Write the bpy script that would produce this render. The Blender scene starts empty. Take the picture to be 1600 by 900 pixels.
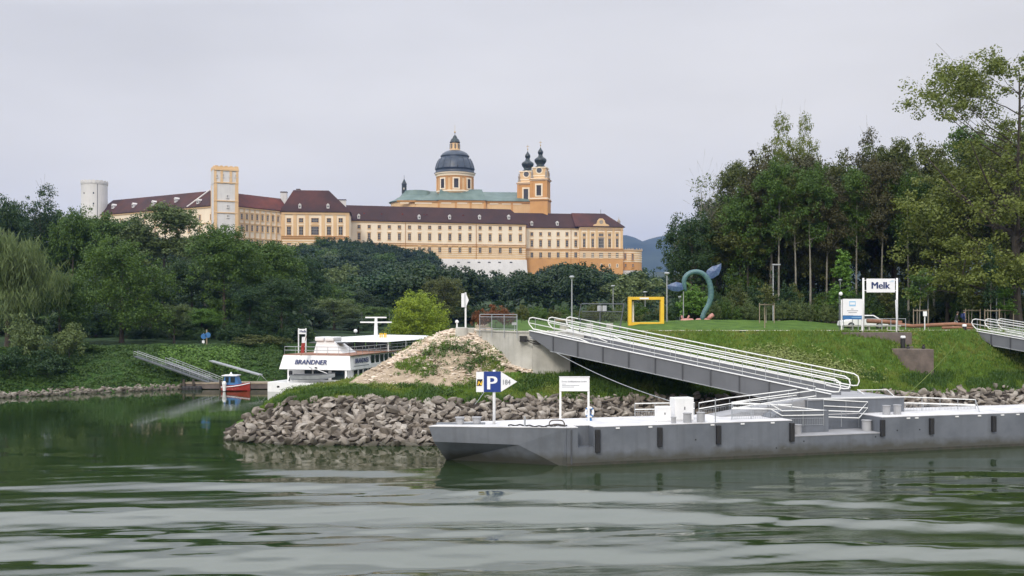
import bpy, bmesh, math, random
import numpy as np
from mathutils import Vector, Matrix, noise
R = random.Random(7)
rad = math.radians
sc = bpy.context.scene
COL = sc.collection
F = 1600.0; HZ = 485.0; EYE = 9.0

# ---------------------------------------------------------------- geometry helpers
def W(px, py, Y):
    return Vector(((px-800)/F*Y, Y, EYE-(py-HZ)/F*Y))
def zof(py, Y): return EYE-(py-HZ)/F*Y
def lerp(a, b, t): return a+(b-a)*t
def interp(x, pts): return float(np.interp(x, [p[0] for p in pts], [p[1] for p in pts]))

def tag(o, label=None, cat=None, group=None, kind=None):
    if label: o['label'] = label
    if cat: o['category'] = cat
    if group: o['group'] = group
    if kind: o['kind'] = kind
    return o
def thing(name, label, cat, loc=(0, 0, 0), rz=0, group=None):
    o = bpy.data.objects.new(name, None); COL.objects.link(o)
    o.empty_display_size = .3
    o.location = loc; o.rotation_euler = (0, 0, rz)
    return tag(o, label, cat, group)
def origin_of(p):
    v = Vector((0, 0, 0))
    while p is not None:
        v += p.location; p = p.parent
    return v

class MB:
    def __init__(s): s.v = []; s.f = []; s.m = []; s.cur = 0
    def mi(s, i): s.cur = i; return s
    def add(s, vs, fs):
        n = len(s.v); s.v += [tuple(v) for v in vs]
        s.f += [tuple(i+n for i in f) for f in fs]; s.m += [s.cur]*len(fs); return s
    def hexa(s, b, t):
        return s.add(list(b)+list(t), [(3, 2, 1, 0), (4, 5, 6, 7), (0, 1, 5, 4), (1, 2, 6, 5), (2, 3, 7, 6), (3, 0, 4, 7)])
    def box(s, x0, x1, y0, y1, z0, z1):
        return s.hexa([(x0, y0, z0), (x1, y0, z0), (x1, y1, z0), (x0, y1, z0)], [(x0, y0, z1), (x1, y0, z1), (x1, y1, z1), (x0, y1, z1)])
    def obox(s, c, u, a, b, z0, z1):      # oriented box: centre c(x,y), unit dir u, half len a, half width b
        u = Vector((u[0], u[1])).normalized(); n = Vector((-u.y, u.x)); c = Vector((c[0], c[1]))
        q = [c-u*a-n*b, c+u*a-n*b, c+u*a+n*b, c-u*a+n*b]
        return s.hexa([(p.x, p.y, z0) for p in q], [(p.x, p.y, z1) for p in q])
    def prism(s, poly, z0, z1):
        n = len(poly)
        vs = [(p[0], p[1], z0) for p in poly]+[(p[0], p[1], z1) for p in poly]
        fs = [tuple(range(n-1, -1, -1)), tuple(range(n, 2*n))]+[(i, (i+1) % n, n+(i+1) % n, n+i) for i in range(n)]
        return s.add(vs, fs)
    def vprism(s, poly, o, u, n, th):     # polygon (a,z) in vertical plane through o, dir u, thickness th along n
        o = Vector(o); u = Vector(u); n = Vector(n); k = len(poly)
        f = [o+u*a+Vector((0, 0, z)) for a, z in poly]; b = [p+n*th for p in f]
        fs = [tuple(range(k)), tuple(range(2*k-1, k-1, -1))]+[((i+1) % k, i, k+i, k+(i+1) % k) for i in range(k)]
        return s.add(f+b, fs)
    def tube(s, pts, r, n=6, cap=True):
        pts = [Vector(p) for p in pts]; rs = r if isinstance(r, (list, tuple)) else [r]*len(pts)
        vs = []; fs = []; prev = None
        for i, p in enumerate(pts):
            d = (pts[min(i+1, len(pts)-1)]-pts[max(i-1, 0)]).normalized()
            if prev is None:
                up = Vector((0, 0, 1)) if abs(d.z) < .9 else Vector((1, 0, 0))
                a = d.cross(up).normalized()
            else:
                a = (prev-d*prev.dot(d)).normalized()
            prev = a; b = d.cross(a)
            for k in range(n):
                t = 2*math.pi*k/n; vs.append(p+(a*math.cos(t)+b*math.sin(t))*rs[i])
        for i in range(len(pts)-1):
            for k in range(n):
                fs.append((i*n+k, i*n+(k+1) % n, (i+1)*n+(k+1) % n, (i+1)*n+k))
        if cap: fs += [tuple(range(n-1, -1, -1)), tuple(range((len(pts)-1)*n, len(pts)*n))]
        return s.add(vs, fs)
    def lathe(s, prof, c, n=24, a0=0, sx=1, sy=1):
        vs = []; fs = []; m = len(prof)
        for r, z in prof:
            for k in range(n):
                t = a0+2*math.pi*k/n; vs.append((c[0]+r*sx*math.cos(t), c[1]+r*sy*math.sin(t), c[2]+z))
        for i in range(m-1):
            for k in range(n):
                fs.append((i*n+k, i*n+(k+1) % n, (i+1)*n+(k+1) % n, (i+1)*n+k))
        fs += [tuple(range(n-1, -1, -1)), tuple(range((m-1)*n, m*n))]
        return s.add(vs, fs)
    def build(s, name, mat, parent=None, smooth=False, world=True, bevel=0):
        me = bpy.data.meshes.new(name)
        off = origin_of(parent) if (parent is not None and world) else Vector((0, 0, 0))
        me.from_pydata([(v[0]-off.x, v[1]-off.y, v[2]-off.z) for v in s.v], [], s.f)
        mats = mat if isinstance(mat, (list, tuple)) else [mat]
        for m in mats: me.materials.append(m)
        me.polygons.foreach_set('material_index', s.m)
        if smooth: me.polygons.foreach_set('use_smooth', [True]*len(s.f))
        me.update()
        o = bpy.data.objects.new(name, me); COL.objects.link(o)
        if parent is not None: o.parent = parent
        if bevel:
            b = o.modifiers.new('bevel', 'BEVEL'); b.width = bevel; b.segments = 2; b.limit_method = 'ANGLE'
        return o

def solo(mb, name, mat, label, cat, group=None, kind=None, smooth=False, org=None, bevel=0):
    """a thing that is one mesh; its origin is put at its base"""
    if org is None:
        a = np.array(mb.v); org = (a[:, 0].mean(), a[:, 1].mean(), a[:, 2].min())
    mb.v = [(v[0]-org[0], v[1]-org[1], v[2]-org[2]) for v in mb.v]
    o = mb.build(name, mat, smooth=smooth, bevel=bevel); o.location = org
    return tag(o, label, cat, group, kind)

def np_mesh(name, V, Fq, mats, smooth=False, attr=None):
    me = bpy.data.meshes.new(name)
    V = np.asarray(V, dtype=np.float32); Fq = np.asarray(Fq, dtype=np.int32); k = Fq.shape[1]
    me.vertices.add(len(V)); me.vertices.foreach_set('co', V.ravel())
    me.loops.add(Fq.size); me.loops.foreach_set('vertex_index', Fq.ravel())
    me.polygons.add(len(Fq)); me.polygons.foreach_set('loop_start', np.arange(0, Fq.size, k, dtype=np.int32))
    me.polygons.foreach_set('loop_total', np.full(len(Fq), k, dtype=np.int32))
    if smooth: me.polygons.foreach_set('use_smooth', np.ones(len(Fq), dtype=bool))
    for m in mats: me.materials.append(m)
    me.update(calc_edges=True); me.validate()
    if attr is not None:
        for nm, arr in attr.items():
            at = me.attributes.new(nm, 'FLOAT', 'POINT'); at.data.foreach_set('value', np.asarray(arr, dtype=np.float32))
    return me
def link(name, me, parent=None):
    o = bpy.data.objects.new(name, me); COL.objects.link(o)
    if parent is not None: o.parent = parent
    return o

def copy_tree(o, parent=None):
    c = o.copy(); COL.objects.link(c)
    if parent is not None: c.parent = parent
    for ch in list(o.children): copy_tree(ch, c)
    return c

def lettering(txt, size, o, u, n, mat, parent, name='lettering', ext=.01, sx=1.0, align='LEFT', bold=0.0, shear=0, up=Vector((0, 0, 1))):
    """text as real flat letters. o world origin (baseline), u right dir, n outward dir"""
    cu = bpy.data.curves.new(name, 'FONT'); cu.body = txt; cu.size = size; cu.extrude = ext; cu.align_x = align
    cu.shear = shear; cu.resolution_u = 3
    t = bpy.data.objects.new(name, cu); COL.objects.link(t)
    bpy.context.view_layer.update()
    me = bpy.data.meshes.new_from_object(t.evaluated_get(bpy.context.evaluated_depsgraph_get()))
    bpy.data.objects.remove(t); bpy.data.curves.remove(cu)
    u = Vector(u).normalized(); n = Vector(n).normalized(); o = Vector(o)-origin_of(parent)
    for v in me.vertices:
        c = v.co; v.co = o+u*(c.x*sx)+up*c.y+n*c.z
    if bold:       # heavier strokes: the same letters laid side by side a little apart
        bm = bmesh.new(); bm.from_mesh(me); base = bm.verts[:]+bm.edges[:]+bm.faces[:]
        for k, dx in enumerate((-bold, bold, -bold/2, bold/2)):
            r = bmesh.ops.duplicate(bm, geom=base)
            for v in r['geom']:
                if isinstance(v, bmesh.types.BMVert): v.co += u*dx+n*.0015*(k+1)
        bm.to_mesh(me); bm.free()
    me.materials.clear(); me.materials.append(mat); me.name = name
    ob = bpy.data.objects.new(name, me); COL.objects.link(ob); ob.parent = parent
    return ob

# ---------------------------------------------------------------- materials
MATS = {}
def nodes(name):
    m = bpy.data.materials.new(name); m.use_nodes = True; nt = m.node_tree; nt.nodes.clear()
    out = nt.nodes.new('ShaderNodeOutputMaterial'); MATS[name] = m
    return m, nt, out
def nn(nt, t, **kw):
    n = nt.nodes.new(t)
    for k, v in kw.items():
        if k.startswith('i_'):
            key = k[2:]; key = int(key) if key.isdigit() else key.replace('_', ' ')
            n.inputs[key].default_value = v
        else: setattr(n, k, v)
    return n
def c4(c): return (c[0], c[1], c[2], 1)
def pm(name, c1, c2=None, rough=.6, metal=0, scale=1.0, bump=0, bscale=None, streak=0, spec=.5, lo=.35, hi=.65, wet=0):
    """Principled with noise-mixed colour, optional bump and vertical dirt streaks"""
    m, nt, out = nodes(name); L = nt.links
    b = nn(nt, 'ShaderNodeBsdfPrincipled'); b.inputs['Roughness'].default_value = rough; b.inputs['Metallic'].default_value = metal
    b.inputs['Specular IOR Level'].default_value = spec
    L.new(b.outputs[0], out.inputs[0])
    if c2 is None: c2 = [x*.82 for x in c1]
    g = nn(nt, 'ShaderNodeNewGeometry')
    nz = nn(nt, 'ShaderNodeTexNoise'); nz.inputs['Scale'].default_value = scale; nz.inputs['Detail'].default_value = 6; nz.inputs['Roughness'].default_value = .65
    L.new(g.outputs['Position'], nz.inputs['Vector'])
    rp = nn(nt, 'ShaderNodeMapRange'); rp.inputs[1].default_value = lo; rp.inputs[2].default_value = hi
    L.new(nz.outputs['Fac'], rp.inputs[0])
    mx = nn(nt, 'ShaderNodeMix', data_type='RGBA'); mx.inputs[6].default_value = c4(c1); mx.inputs[7].default_value = c4(c2)
    L.new(rp.outputs[0], mx.inputs[0]); col = mx.outputs[2]
    if streak:
        mp = nn(nt, 'ShaderNodeMapping'); mp.inputs['Scale'].default_value = (1.6, 1.6, .08)
        L.new(g.outputs['Position'], mp.inputs[0])
        n2 = nn(nt, 'ShaderNodeTexNoise'); n2.inputs['Scale'].default_value = 1.5; n2.inputs['Detail'].default_value = 5
        L.new(mp.outputs[0], n2.inputs['Vector'])
        r2 = nn(nt, 'ShaderNodeMapRange'); r2.inputs[1].default_value = .5; r2.inputs[2].default_value = .75; r2.inputs[4].default_value = streak
        L.new(n2.outputs['Fac'], r2.inputs[0])
        m2 = nn(nt, 'ShaderNodeMix', data_type='RGBA'); m2.inputs[7].default_value = c4([x*.45+.02 for x in c1])
        L.new(r2.outputs[0], m2.inputs[0]); L.new(col, m2.inputs[6]); col = m2.outputs[2]
    if wet:      # dirt and algae line just above the water
        sz = nn(nt, 'ShaderNodeSeparateXYZ'); L.new(g.outputs['Position'], sz.inputs[0])
        n4 = nn(nt, 'ShaderNodeTexNoise'); n4.inputs['Scale'].default_value = 1.3; n4.inputs['Detail'].default_value = 6; L.new(g.outputs['Position'], n4.inputs['Vector'])
        ma = nn(nt, 'ShaderNodeMath', operation='MULTIPLY_ADD'); ma.inputs[1].default_value = -.9; L.new(n4.outputs['Fac'], ma.inputs[0]); L.new(sz.outputs[2], ma.inputs[2])
        r4 = nn(nt, 'ShaderNodeMapRange'); r4.inputs[1].default_value = wet-.75; r4.inputs[2].default_value = wet-.25; r4.inputs[3].default_value = .8; r4.inputs[4].default_value = 0; L.new(ma.outputs[0], r4.inputs[0])
        m4 = nn(nt, 'ShaderNodeMix', data_type='RGBA'); m4.inputs[7].default_value = (.05, .048, .032, 1); L.new(r4.outputs[0], m4.inputs[0]); L.new(col, m4.inputs[6]); col = m4.outputs[2]
        # thin paint scuffs
        mp5 = nn(nt, 'ShaderNodeMapping'); mp5.inputs['Scale'].default_value = (.5, .5, 5); L.new(g.outputs['Position'], mp5.inputs[0])
        n5 = nn(nt, 'ShaderNodeTexNoise'); n5.inputs['Scale'].default_value = 2.2; n5.inputs['Detail'].default_value = 8; n5.inputs['Roughness'].default_value = .75; L.new(mp5.outputs[0], n5.inputs['Vector'])
        r5 = nn(nt, 'ShaderNodeMapRange'); r5.inputs[1].default_value = .66; r5.inputs[2].default_value = .72; r5.inputs[4].default_value = .55; L.new(n5.outputs['Fac'], r5.inputs[0])
        m5 = nn(nt, 'ShaderNodeMix', data_type='RGBA'); m5.inputs[7].default_value = (.36, .36, .36, 1); L.new(r5.outputs[0], m5.inputs[0]); L.new(col, m5.inputs[6]); col = m5.outputs[2]
    L.new(col, b.inputs['Base Color'])
    if bump:
        n3 = nn(nt, 'ShaderNodeTexNoise'); n3.inputs['Scale'].default_value = bscale or scale*4; n3.inputs['Detail'].default_value = 5
        L.new(g.outputs['Position'], n3.inputs['Vector'])
        bp = nn(nt, 'ShaderNodeBump'); bp.inputs['Strength'].default_value = bump; bp.inputs['Distance'].default_value = .1
        L.new(n3.outputs['Fac'], bp.inputs['Height']); L.new(bp.outputs[0], b.inputs['Normal'])
    return m

def leafmat(name, c1, c2, c3=None, trans=.25, dry=0):
    """leaves: colour differs per leaf and per tree"""
    m, nt, out = nodes(name); L = nt.links
    g = nn(nt, 'ShaderNodeNewGeometry'); oi = nn(nt, 'ShaderNodeObjectInfo')
    tc = nn(nt, 'ShaderNodeTexCoord')
    nz = nn(nt, 'ShaderNodeTexNoise'); nz.inputs['Scale'].default_value = .45; nz.inputs['Detail'].default_value = 3
    L.new(tc.outputs['Object'], nz.inputs['Vector'])
    mx = nn(nt, 'ShaderNodeMix', data_type='RGBA'); mx.inputs[6].default_value = c4(c1); mx.inputs[7].default_value = c4(c2)
    a = nn(nt, 'ShaderNodeMath', operation='MULTIPLY_ADD'); a.inputs[1].default_value = .5
    ms = nn(nt, 'ShaderNodeMapRange'); ms.inputs[1].default_value = .35; ms.inputs[2].default_value = .65; ms.inputs[4].default_value = .5
    L.new(nz.outputs['Fac'], ms.inputs[0]); L.new(g.outputs['Random Per Island'], a.inputs[0]); L.new(ms.outputs[0], a.inputs[2])
    L.new(a.outputs[0], mx.inputs[0])
    m2 = nn(nt, 'ShaderNodeMix', data_type='RGBA'); m2.inputs[7].default_value = c4(c3 or c2)
    r = nn(nt, 'ShaderNodeMath', operation='MULTIPLY'); r.inputs[1].default_value = .55; L.new(oi.outputs['Random'], r.inputs[0])
    L.new(r.outputs[0], m2.inputs[0]); L.new(mx.outputs[2], m2.inputs[6])
    if dry:
        nd = nn(nt, 'ShaderNodeTexNoise'); nd.inputs['Scale'].default_value = .22; nd.inputs['Detail'].default_value = 7; nd.inputs['Roughness'].default_value = .7; L.new(g.outputs['Position'], nd.inputs['Vector'])
        rd = nn(nt, 'ShaderNodeMapRange'); rd.inputs[1].default_value = .5; rd.inputs[2].default_value = .66; rd.inputs[4].default_value = dry; L.new(nd.outputs['Fac'], rd.inputs[0])
        m3 = nn(nt, 'ShaderNodeMix', data_type='RGBA'); m3.inputs[7].default_value = (.26, .27, .07, 1); L.new(rd.outputs[0], m3.inputs[0]); L.new(m2.outputs[2], m3.inputs[6]); m2 = m3
    d = nn(nt, 'ShaderNodeBsdfPrincipled'); d.inputs['Roughness'].default_value = .55; d.inputs['Specular IOR Level'].default_value = .35
    t = nn(nt, 'ShaderNodeBsdfTranslucent')
    L.new(m2.outputs[2], d.inputs['Base Color']); L.new(m2.outputs[2], t.inputs['Color'])
    ms2 = nn(nt, 'ShaderNodeMixShader'); ms2.inputs[0].default_value = trans
    L.new(d.outputs[0], ms2.inputs[1]); L.new(t.outputs[0], ms2.inputs[2]); L.new(ms2.outputs[0], out.inputs[0])
    return m

M = {}
M['white'] = pm('white_paint', (.80, .80, .80), (.72, .73, .74), .4, scale=1.2, streak=.15)
M['railwhite'] = pm('rail_paint', (.82, .83, .82), (.74, .75, .73), .4, scale=3)
M['signwhite'] = pm('sign_white', (.80, .81, .83), (.76, .77, .8), .35, scale=2)
M['signblue'] = pm('sign_blue', (.010, .035, .20), (.012, .04, .22), .35, scale=2)
M['navy'] = pm('navy_letters', (.015, .03, .12), (.02, .035, .13), .4)
M['greytext'] = pm('grey_letters', (.25, .27, .3), None, .5)
M['lightblue'] = pm('light_blue', (.22, .45, .68), (.3, .52, .72), .4)
M['midblue'] = pm('mid_blue', (.03, .13, .34), (.04, .16, .38), .4)
M['yellow'] = pm('yellow_paint', (.78, .50, .03), (.70, .43, .03), .45, scale=2, streak=.2)
M['black'] = pm('black_rubber', (.012, .012, .014), (.02, .02, .02), .6)
M['hull'] = pm('hull_grey', (.145, .16, .185), (.10, .112, .132), .42, scale=.35, streak=.6, bump=.35, bscale=.7, wet=.62)
M['deck'] = pm('deck_pale', (.66, .66, .67), (.48, .48, .49), .75, scale=.7, bump=.1, bscale=8)
M['deckgrey'] = pm('deck_grey', (.34, .345, .36), (.27, .275, .29), .7, scale=.8)
M['girder'] = pm('girder_grey', (.14, .148, .165), (.11, .118, .132), .5, scale=.4, streak=.25)
M['stiff'] = pm('stiffener_grey', (.07, .075, .085), None, .5)
M['galv'] = pm('galvanised', (.42, .44, .46), (.32, .34, .36), .45, metal=.4, scale=2)
M['darksteel'] = pm('dark_steel', (.10, .115, .125), (.075, .085, .095), .5, metal=.2)
M['concrete'] = pm('concrete', (.50, .49, .45), (.38, .37, .33), .85, scale=.6, streak=.45, bump=.15, bscale=6)
M['oldwall'] = pm('old_stone_wall', (.16, .13, .115), (.10, .085, .08), .9, scale=.9, streak=.5, bump=.3, bscale=3)
M['oldstep'] = pm('old_stone_step', (.17, .135, .115), (.10, .082, .07), .9, scale=1.0, bump=.3, bscale=3)
M['bark'] = pm('bark', (.085, .07, .055), (.045, .037, .03), .9, scale=2, bump=.4, bscale=7)
M['palebark'] = pm('pale_bark', (.26, .25, .21), (.13, .12, .10), .9, scale=1.5, bump=.2, bscale=6)
M['timber'] = pm('brown_timber', (.30, .15, .09), (.20, .095, .06), .75, scale=1.5, bump=.2, bscale=6)
M['stake'] = pm('stake_wood', (.32, .27, .2), (.22, .18, .13), .85, scale=2)
M['red'] = pm('red_paint', (.36, .04, .03), (.28, .03, .025), .35, scale=1)
M['glass'] = pm('dark_glass', (.012, .02, .022), (.02, .032, .034), .2, scale=.3, spec=.3)
M['aglass'] = pm('abbey_glass', (.035, .035, .04), (.02, .016, .014), .3, scale=.25, spec=.6, lo=.45, hi=.55)
M['skin'] = pm('skin', (.5, .3, .22), None, .5)
# abbey
M['cream'] = pm('plaster_cream', (.86, .74, .57), (.80, .67, .50), .85, scale=.12, streak=.12)
M['ochre'] = pm('plaster_ochre', (.62, .33, .12), (.54, .28, .10), .85, scale=.12, streak=.12)
M['ltochre'] = pm('plaster_light_ochre', (.72, .50, .27), (.65, .43, .22), .85, scale=.12, streak=.12)
M['grey_plaster'] = pm('plaster_white', (.70, .68, .66), (.60, .58, .56), .85, scale=.08, streak=.25)
M['sill'] = pm('ochre_trim', (.48, .24, .07), None, .8)
M['roofdark'] = pm('roof_tile_dark', (.030, .012, .007), (.050, .018, .010), .8, scale=.1, bump=.3, bscale=1.5)
M['roofred'] = pm('roof_tile_red', (.16, .034, .014), (.05, .017, .010), .8, scale=.08, bump=.3, bscale=1.5)
M['roofbrown'] = pm('roof_tile_brown', (.034, .012, .007), (.10, .026, .012), .8, scale=.06, lo=.45, hi=.75, bump=.3, bscale=1.5)
M['copper'] = pm('roof_copper', (.09, .14, .12), (.15, .21, .185), .6, scale=.15, streak=.4)
M['slate'] = pm('dome_slate', (.030, .042, .058), (.055, .072, .095), .45, scale=.2, streak=.5)
M['onion'] = pm('onion_dark', (.02, .027, .024), (.05, .085, .065), .35, scale=.3, lo=.5, hi=.8)
M['gold'] = pm('gold', (.5, .33, .08), None, .4, metal=.7)
M['sandstone'] = pm('statue_stone', (.40, .35, .29), (.28, .24, .2), .85, scale=.8)
# leaves
M['leaf_mid'] = leafmat('leaf_mid', (0.041, 0.083, 0.014), (0.100, 0.173, 0.024), (0.063, 0.123, 0.024))
M['leaf_dark'] = leafmat('leaf_dark', (0.021, 0.046, 0.014), (0.047, 0.091, 0.025), (0.031, 0.076, 0.025))
M['leaf_willow'] = leafmat('leaf_willow', (0.082, 0.123, 0.037), (0.155, 0.198, 0.061), (0.100, 0.148, 0.055))
M['leaf_olive'] = leafmat('leaf_olive', (.055, .072, .018), (.135, .145, .030), (.065, .095, .024))
M['leaf_brown'] = leafmat('leaf_brown', (.045, .046, .018), (.10, .092, .035), (.06, .07, .024))
M['leaf_lime'] = leafmat('leaf_lime', (0.173, 0.265, 0.020), (0.324, 0.384, 0.027), (0.203, 0.293, 0.027))
M['leaf_poplar'] = leafmat('leaf_poplar', (0.092, 0.132, 0.024), (0.203, 0.229, 0.043), (0.132, 0.165, 0.034))
M['leaf_rust'] = leafmat('leaf_rust', (0.128, 0.050, 0.018), (0.201, 0.074, 0.024), (0.109, 0.057, 0.024))
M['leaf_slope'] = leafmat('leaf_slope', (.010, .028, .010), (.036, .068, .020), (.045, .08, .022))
M['leaf_bright'] = leafmat('leaf_bright', (0.073, 0.165, 0.024), (0.155, 0.281, 0.037), (0.109, 0.198, 0.037))
M['grass'] = leafmat('grass_blades', (.075, .150, .018), (.19, .27, .035), (.12, .20, .03), .3, .7)
M['grassdark'] = leafmat('grass_dark', (.04, .095, .016), (.09, .17, .028), (.06, .11, .025), .3)
M['vine'] = leafmat('vine_leaves', (.20, .26, .07), (.42, .44, .18), (.22, .28, .08), .3)
# ---------------------------------------------------------------- terrain
def fbm(x, y, s, o=4):
    return noise.fractal(Vector((x*s, y*s, 3.7)), 1.0, 2.0, o)

# right bank and spit: control profile (Y,z) for each bearing
def prof_right(px):
    Yw = interp(px, [(355, 71.3), (400, 69.6), (460, 68.6), (660, 68.0), (830, 68.6), (1000, 69.8), (1200, 72.2), (1400, 75), (1600, 79), (2600, 100)])
    rz = interp(px, [(355, .5), (400, 1.7), (450, 2.5), (550, 2.75), (700, 2.3), (850, 2.55), (2600, 2.5)])
    rY = Yw+interp(px, [(355, .6), (400, 2.6), (450, 3.6), (550, 5), (700, 5.4), (850, 6), (1000, 6), (2600, 5)])
    cz = interp(px, [(355, .55), (400, 1.6), (450, 2.85), (500, 3.2), (550, 3.5), (585, 4.5), (620, 5.4), (655, 6.45), (690, 7.2), (725, 7.4), (790, 7.25), (850, 7.15), (1000, 7.17), (2600, 7.1)])
    cY = interp(px, [(355, 72.5), (400, 74), (450, 77.5), (500, 79), (550, 81), (620, 84), (690, 86), (730, 86), (790, 84), (830, 84.5), (900, 85.3), (1000, 86), (1200, 87), (1400, 88), (1600, 91), (2600, 112)])
    mz = interp(px, [(355, .52), (400, 1.55), (450, 2.65), (550, 3.1), (700, 3.25), (800, 3.7), (850, 4.3), (1000, 3.9), (2600, 4.0)])
    mY = rY+interp(px, [(355, .5), (450, 2.5), (550, 4.5), (700, 4.5), (800, 4.5), (900, 4.2), (2600, 3.4)])
    mY = min(mY, cY-.4)
    p = [(Yw-6, -2.4), (Yw, -.02), (rY, rz), (mY, mz), (cY, cz)]
    if px < 742:
        k = interp(px, [(355, 1.5), (450, 5), (620, 7), (700, 9), (742, 14)])
        p += [(cY+k*.5, cz*.75), (cY+k+2, -.5), (cY+k+5, -1.5), (cY+k+6, -2), (cY+k+8, -2.2)]
    else:
        m = interp(px, [(742, 0), (960, .0), (1000, .6), (1100, .8), (1250, .7), (1330, .15), (1420, .0), (2600, 0)])
        p += [(cY+3, cz+.05), (cY+14, 7.3+m), (125, 7.5), (160, 7.5), (215, 6.6)]
    return p
def right_z(X, Y):
    px = 800+X/Y*F
    p = prof_right(px)
    z = float(np.interp(Y, [a[0] for a in p], [a[1] for a in p]))
    return z
ZONE = {}
def zone_right(px, py):
    """1 = bare pale soil, 0 = grass (read off where the mound is bare)"""
    pts_top = interp(px, [(540, 603), (600, 562), (650, 535), (700, 515), (760, 505), (830, 560), (850, 575)])
    pts_bot = interp(px, [(540, 604), (600, 603), (650, 606), (700, 606), (740, 600), (790, 585), (830, 578), (850, 575)])
    if px < 540 or px > 850: return 0
    return 1 if pts_top-2 < py < pts_bot else 0

cols = list(np.arange(352, 742, 5))+list(np.arange(742, 1000, 7))+list(np.arange(1000, 1700, 9))+list(np.arange(1700, 2700, 60))
rows = 120
V = []; zone = []; stony = []
for px in cols:
    p = prof_right(px); n = len(p)
    wts = [3, 14, 14, 26] + [ (55.0/(n-5)) ]*(n-5)
    cum = np.concatenate([[0], np.cumsum(wts)]); cum = cum/cum[-1]
    for j in range(rows):
        Y = float(np.interp(j/(rows-1), cum, [a[0] for a in p]))
        z = float(np.interp(Y, [a[0] for a in p], [a[1] for a in p]))
        X = (px-800)/F*Y
        if z > .3:
            amp = .16 if Y < 92 else .05
            z += amp*fbm(X, Y, .5)+(.12 if Y < 92 else .02)*fbm(X, Y, 1.9)
        V.append((X, Y, z)); zone.append(zone_right(px, HZ+(EYE-z)/Y*F)); stony.append(1.0 if Y < p[2][0]-.1 or (px < 742 and z < p[4][1]*.72 and Y > p[4][0]) or px < 372 else 0.0)
V = np.array(V); nc = len(cols)
Fq = [(i*rows+j, (i+1)*rows+j, (i+1)*rows+j+1, i*rows+j+1) for i in range(nc-1) for j in range(rows-1)]
# smooth the bare-soil mask a little
Z = np.array(zone, dtype=float).reshape(nc, rows)
for _ in range(3): Z[1:-1, 1:-1] = (Z[1:-1, 1:-1]*2+Z[:-2, 1:-1]+Z[2:, 1:-1]+Z[1:-1, :-2]+Z[1:-1, 2:])/6

def groundmat(name, g1, g2, s1, s2, usezone=False, gs=.8):
    m, nt, out = nodes(name); L = nt.links
    b = nn(nt, 'ShaderNodeBsdfPrincipled'); b.inputs['Roughness'].default_value = .95; b.inputs['Specular IOR Level'].default_value = .2
    L.new(b.outputs[0], out.inputs[0]); g = nn(nt, 'ShaderNodeNewGeometry')
    def nz(s, d=6):
        n = nn(nt, 'ShaderNodeTexNoise'); n.inputs['Scale'].default_value = s; n.inputs['Detail'].default_value = d; n.inputs['Roughness'].default_value = .7
        L.new(g.outputs['Position'], n.inputs['Vector']); return n.outputs['Fac']
    def rng(x, a, c):
        r = nn(nt, 'ShaderNodeMapRange'); r.inputs[1].default_value = a; r.inputs[2].default_value = c; L.new(x, r.inputs[0]); return r.outputs[0]
    def mix(f, a, c):
        x = nn(nt, 'ShaderNodeMix', data_type='RGBA'); L.new(f, x.inputs[0])
        for k, v in ((6, a), (7, c)):
            if isinstance(v, tuple): x.inputs[k].default_value = c4(v)
            else: L.new(v, x.inputs[k])
        return x.outputs[2]
    gr = mix(rng(nz(gs), .38, .62), g1, g2)
    so = mix(rng(nz(1.4), .4, .6), s1, s2)
    if usezone:
        at = nn(nt, 'ShaderNodeAttribute', attribute_name='zone'); a2 = nn(nt, 'ShaderNodeAttribute', attribute_name='stony')
        ad = nn(nt, 'ShaderNodeMath', operation='ADD'); L.new(at.outputs['Fac'], ad.inputs[0])
        sb = nn(nt, 'ShaderNodeMath', operation='MULTIPLY_ADD'); L.new(nz(.5, 8), sb.inputs[0]); sb.inputs[1].default_value = 1.7; sb.inputs[2].default_value = -1.1
        L.new(sb.outputs[0], ad.inputs[1]); f = rng(ad.outputs[0], .38, .56)
    else: f = rng(nz(.35, 8), .62, .7)
    cc = mix(f, gr, so)
    if usezone: cc = mix(rng(a2.outputs['Fac'], .3, .7), cc, (.05, .042, .035))
    L.new(cc, b.inputs['Base Color'])
    bp = nn(nt, 'ShaderNodeBump'); bp.inputs['Strength'].default_value = .7; bp.inputs['Distance'].default_value = .15
    L.new(nz(3.5), bp.inputs['Height']); L.new(bp.outputs[0], b.inputs['Normal'])
    return m
M['bank'] = groundmat('bank_ground', (.045, .095, .015), (.085, .155, .025), (.42, .34, .25), (.30, .24, .17), True)
M['farground'] = groundmat('wood_floor', (.02, .042, .014), (.032, .062, .018), (.04, .05, .02), (.03, .04, .02))
me = np_mesh('riverbank', V, Fq, [M['bank']], True, {'zone': Z.ravel(), 'stony': stony})
tag(link('riverbank', me), kind='structure')

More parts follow.
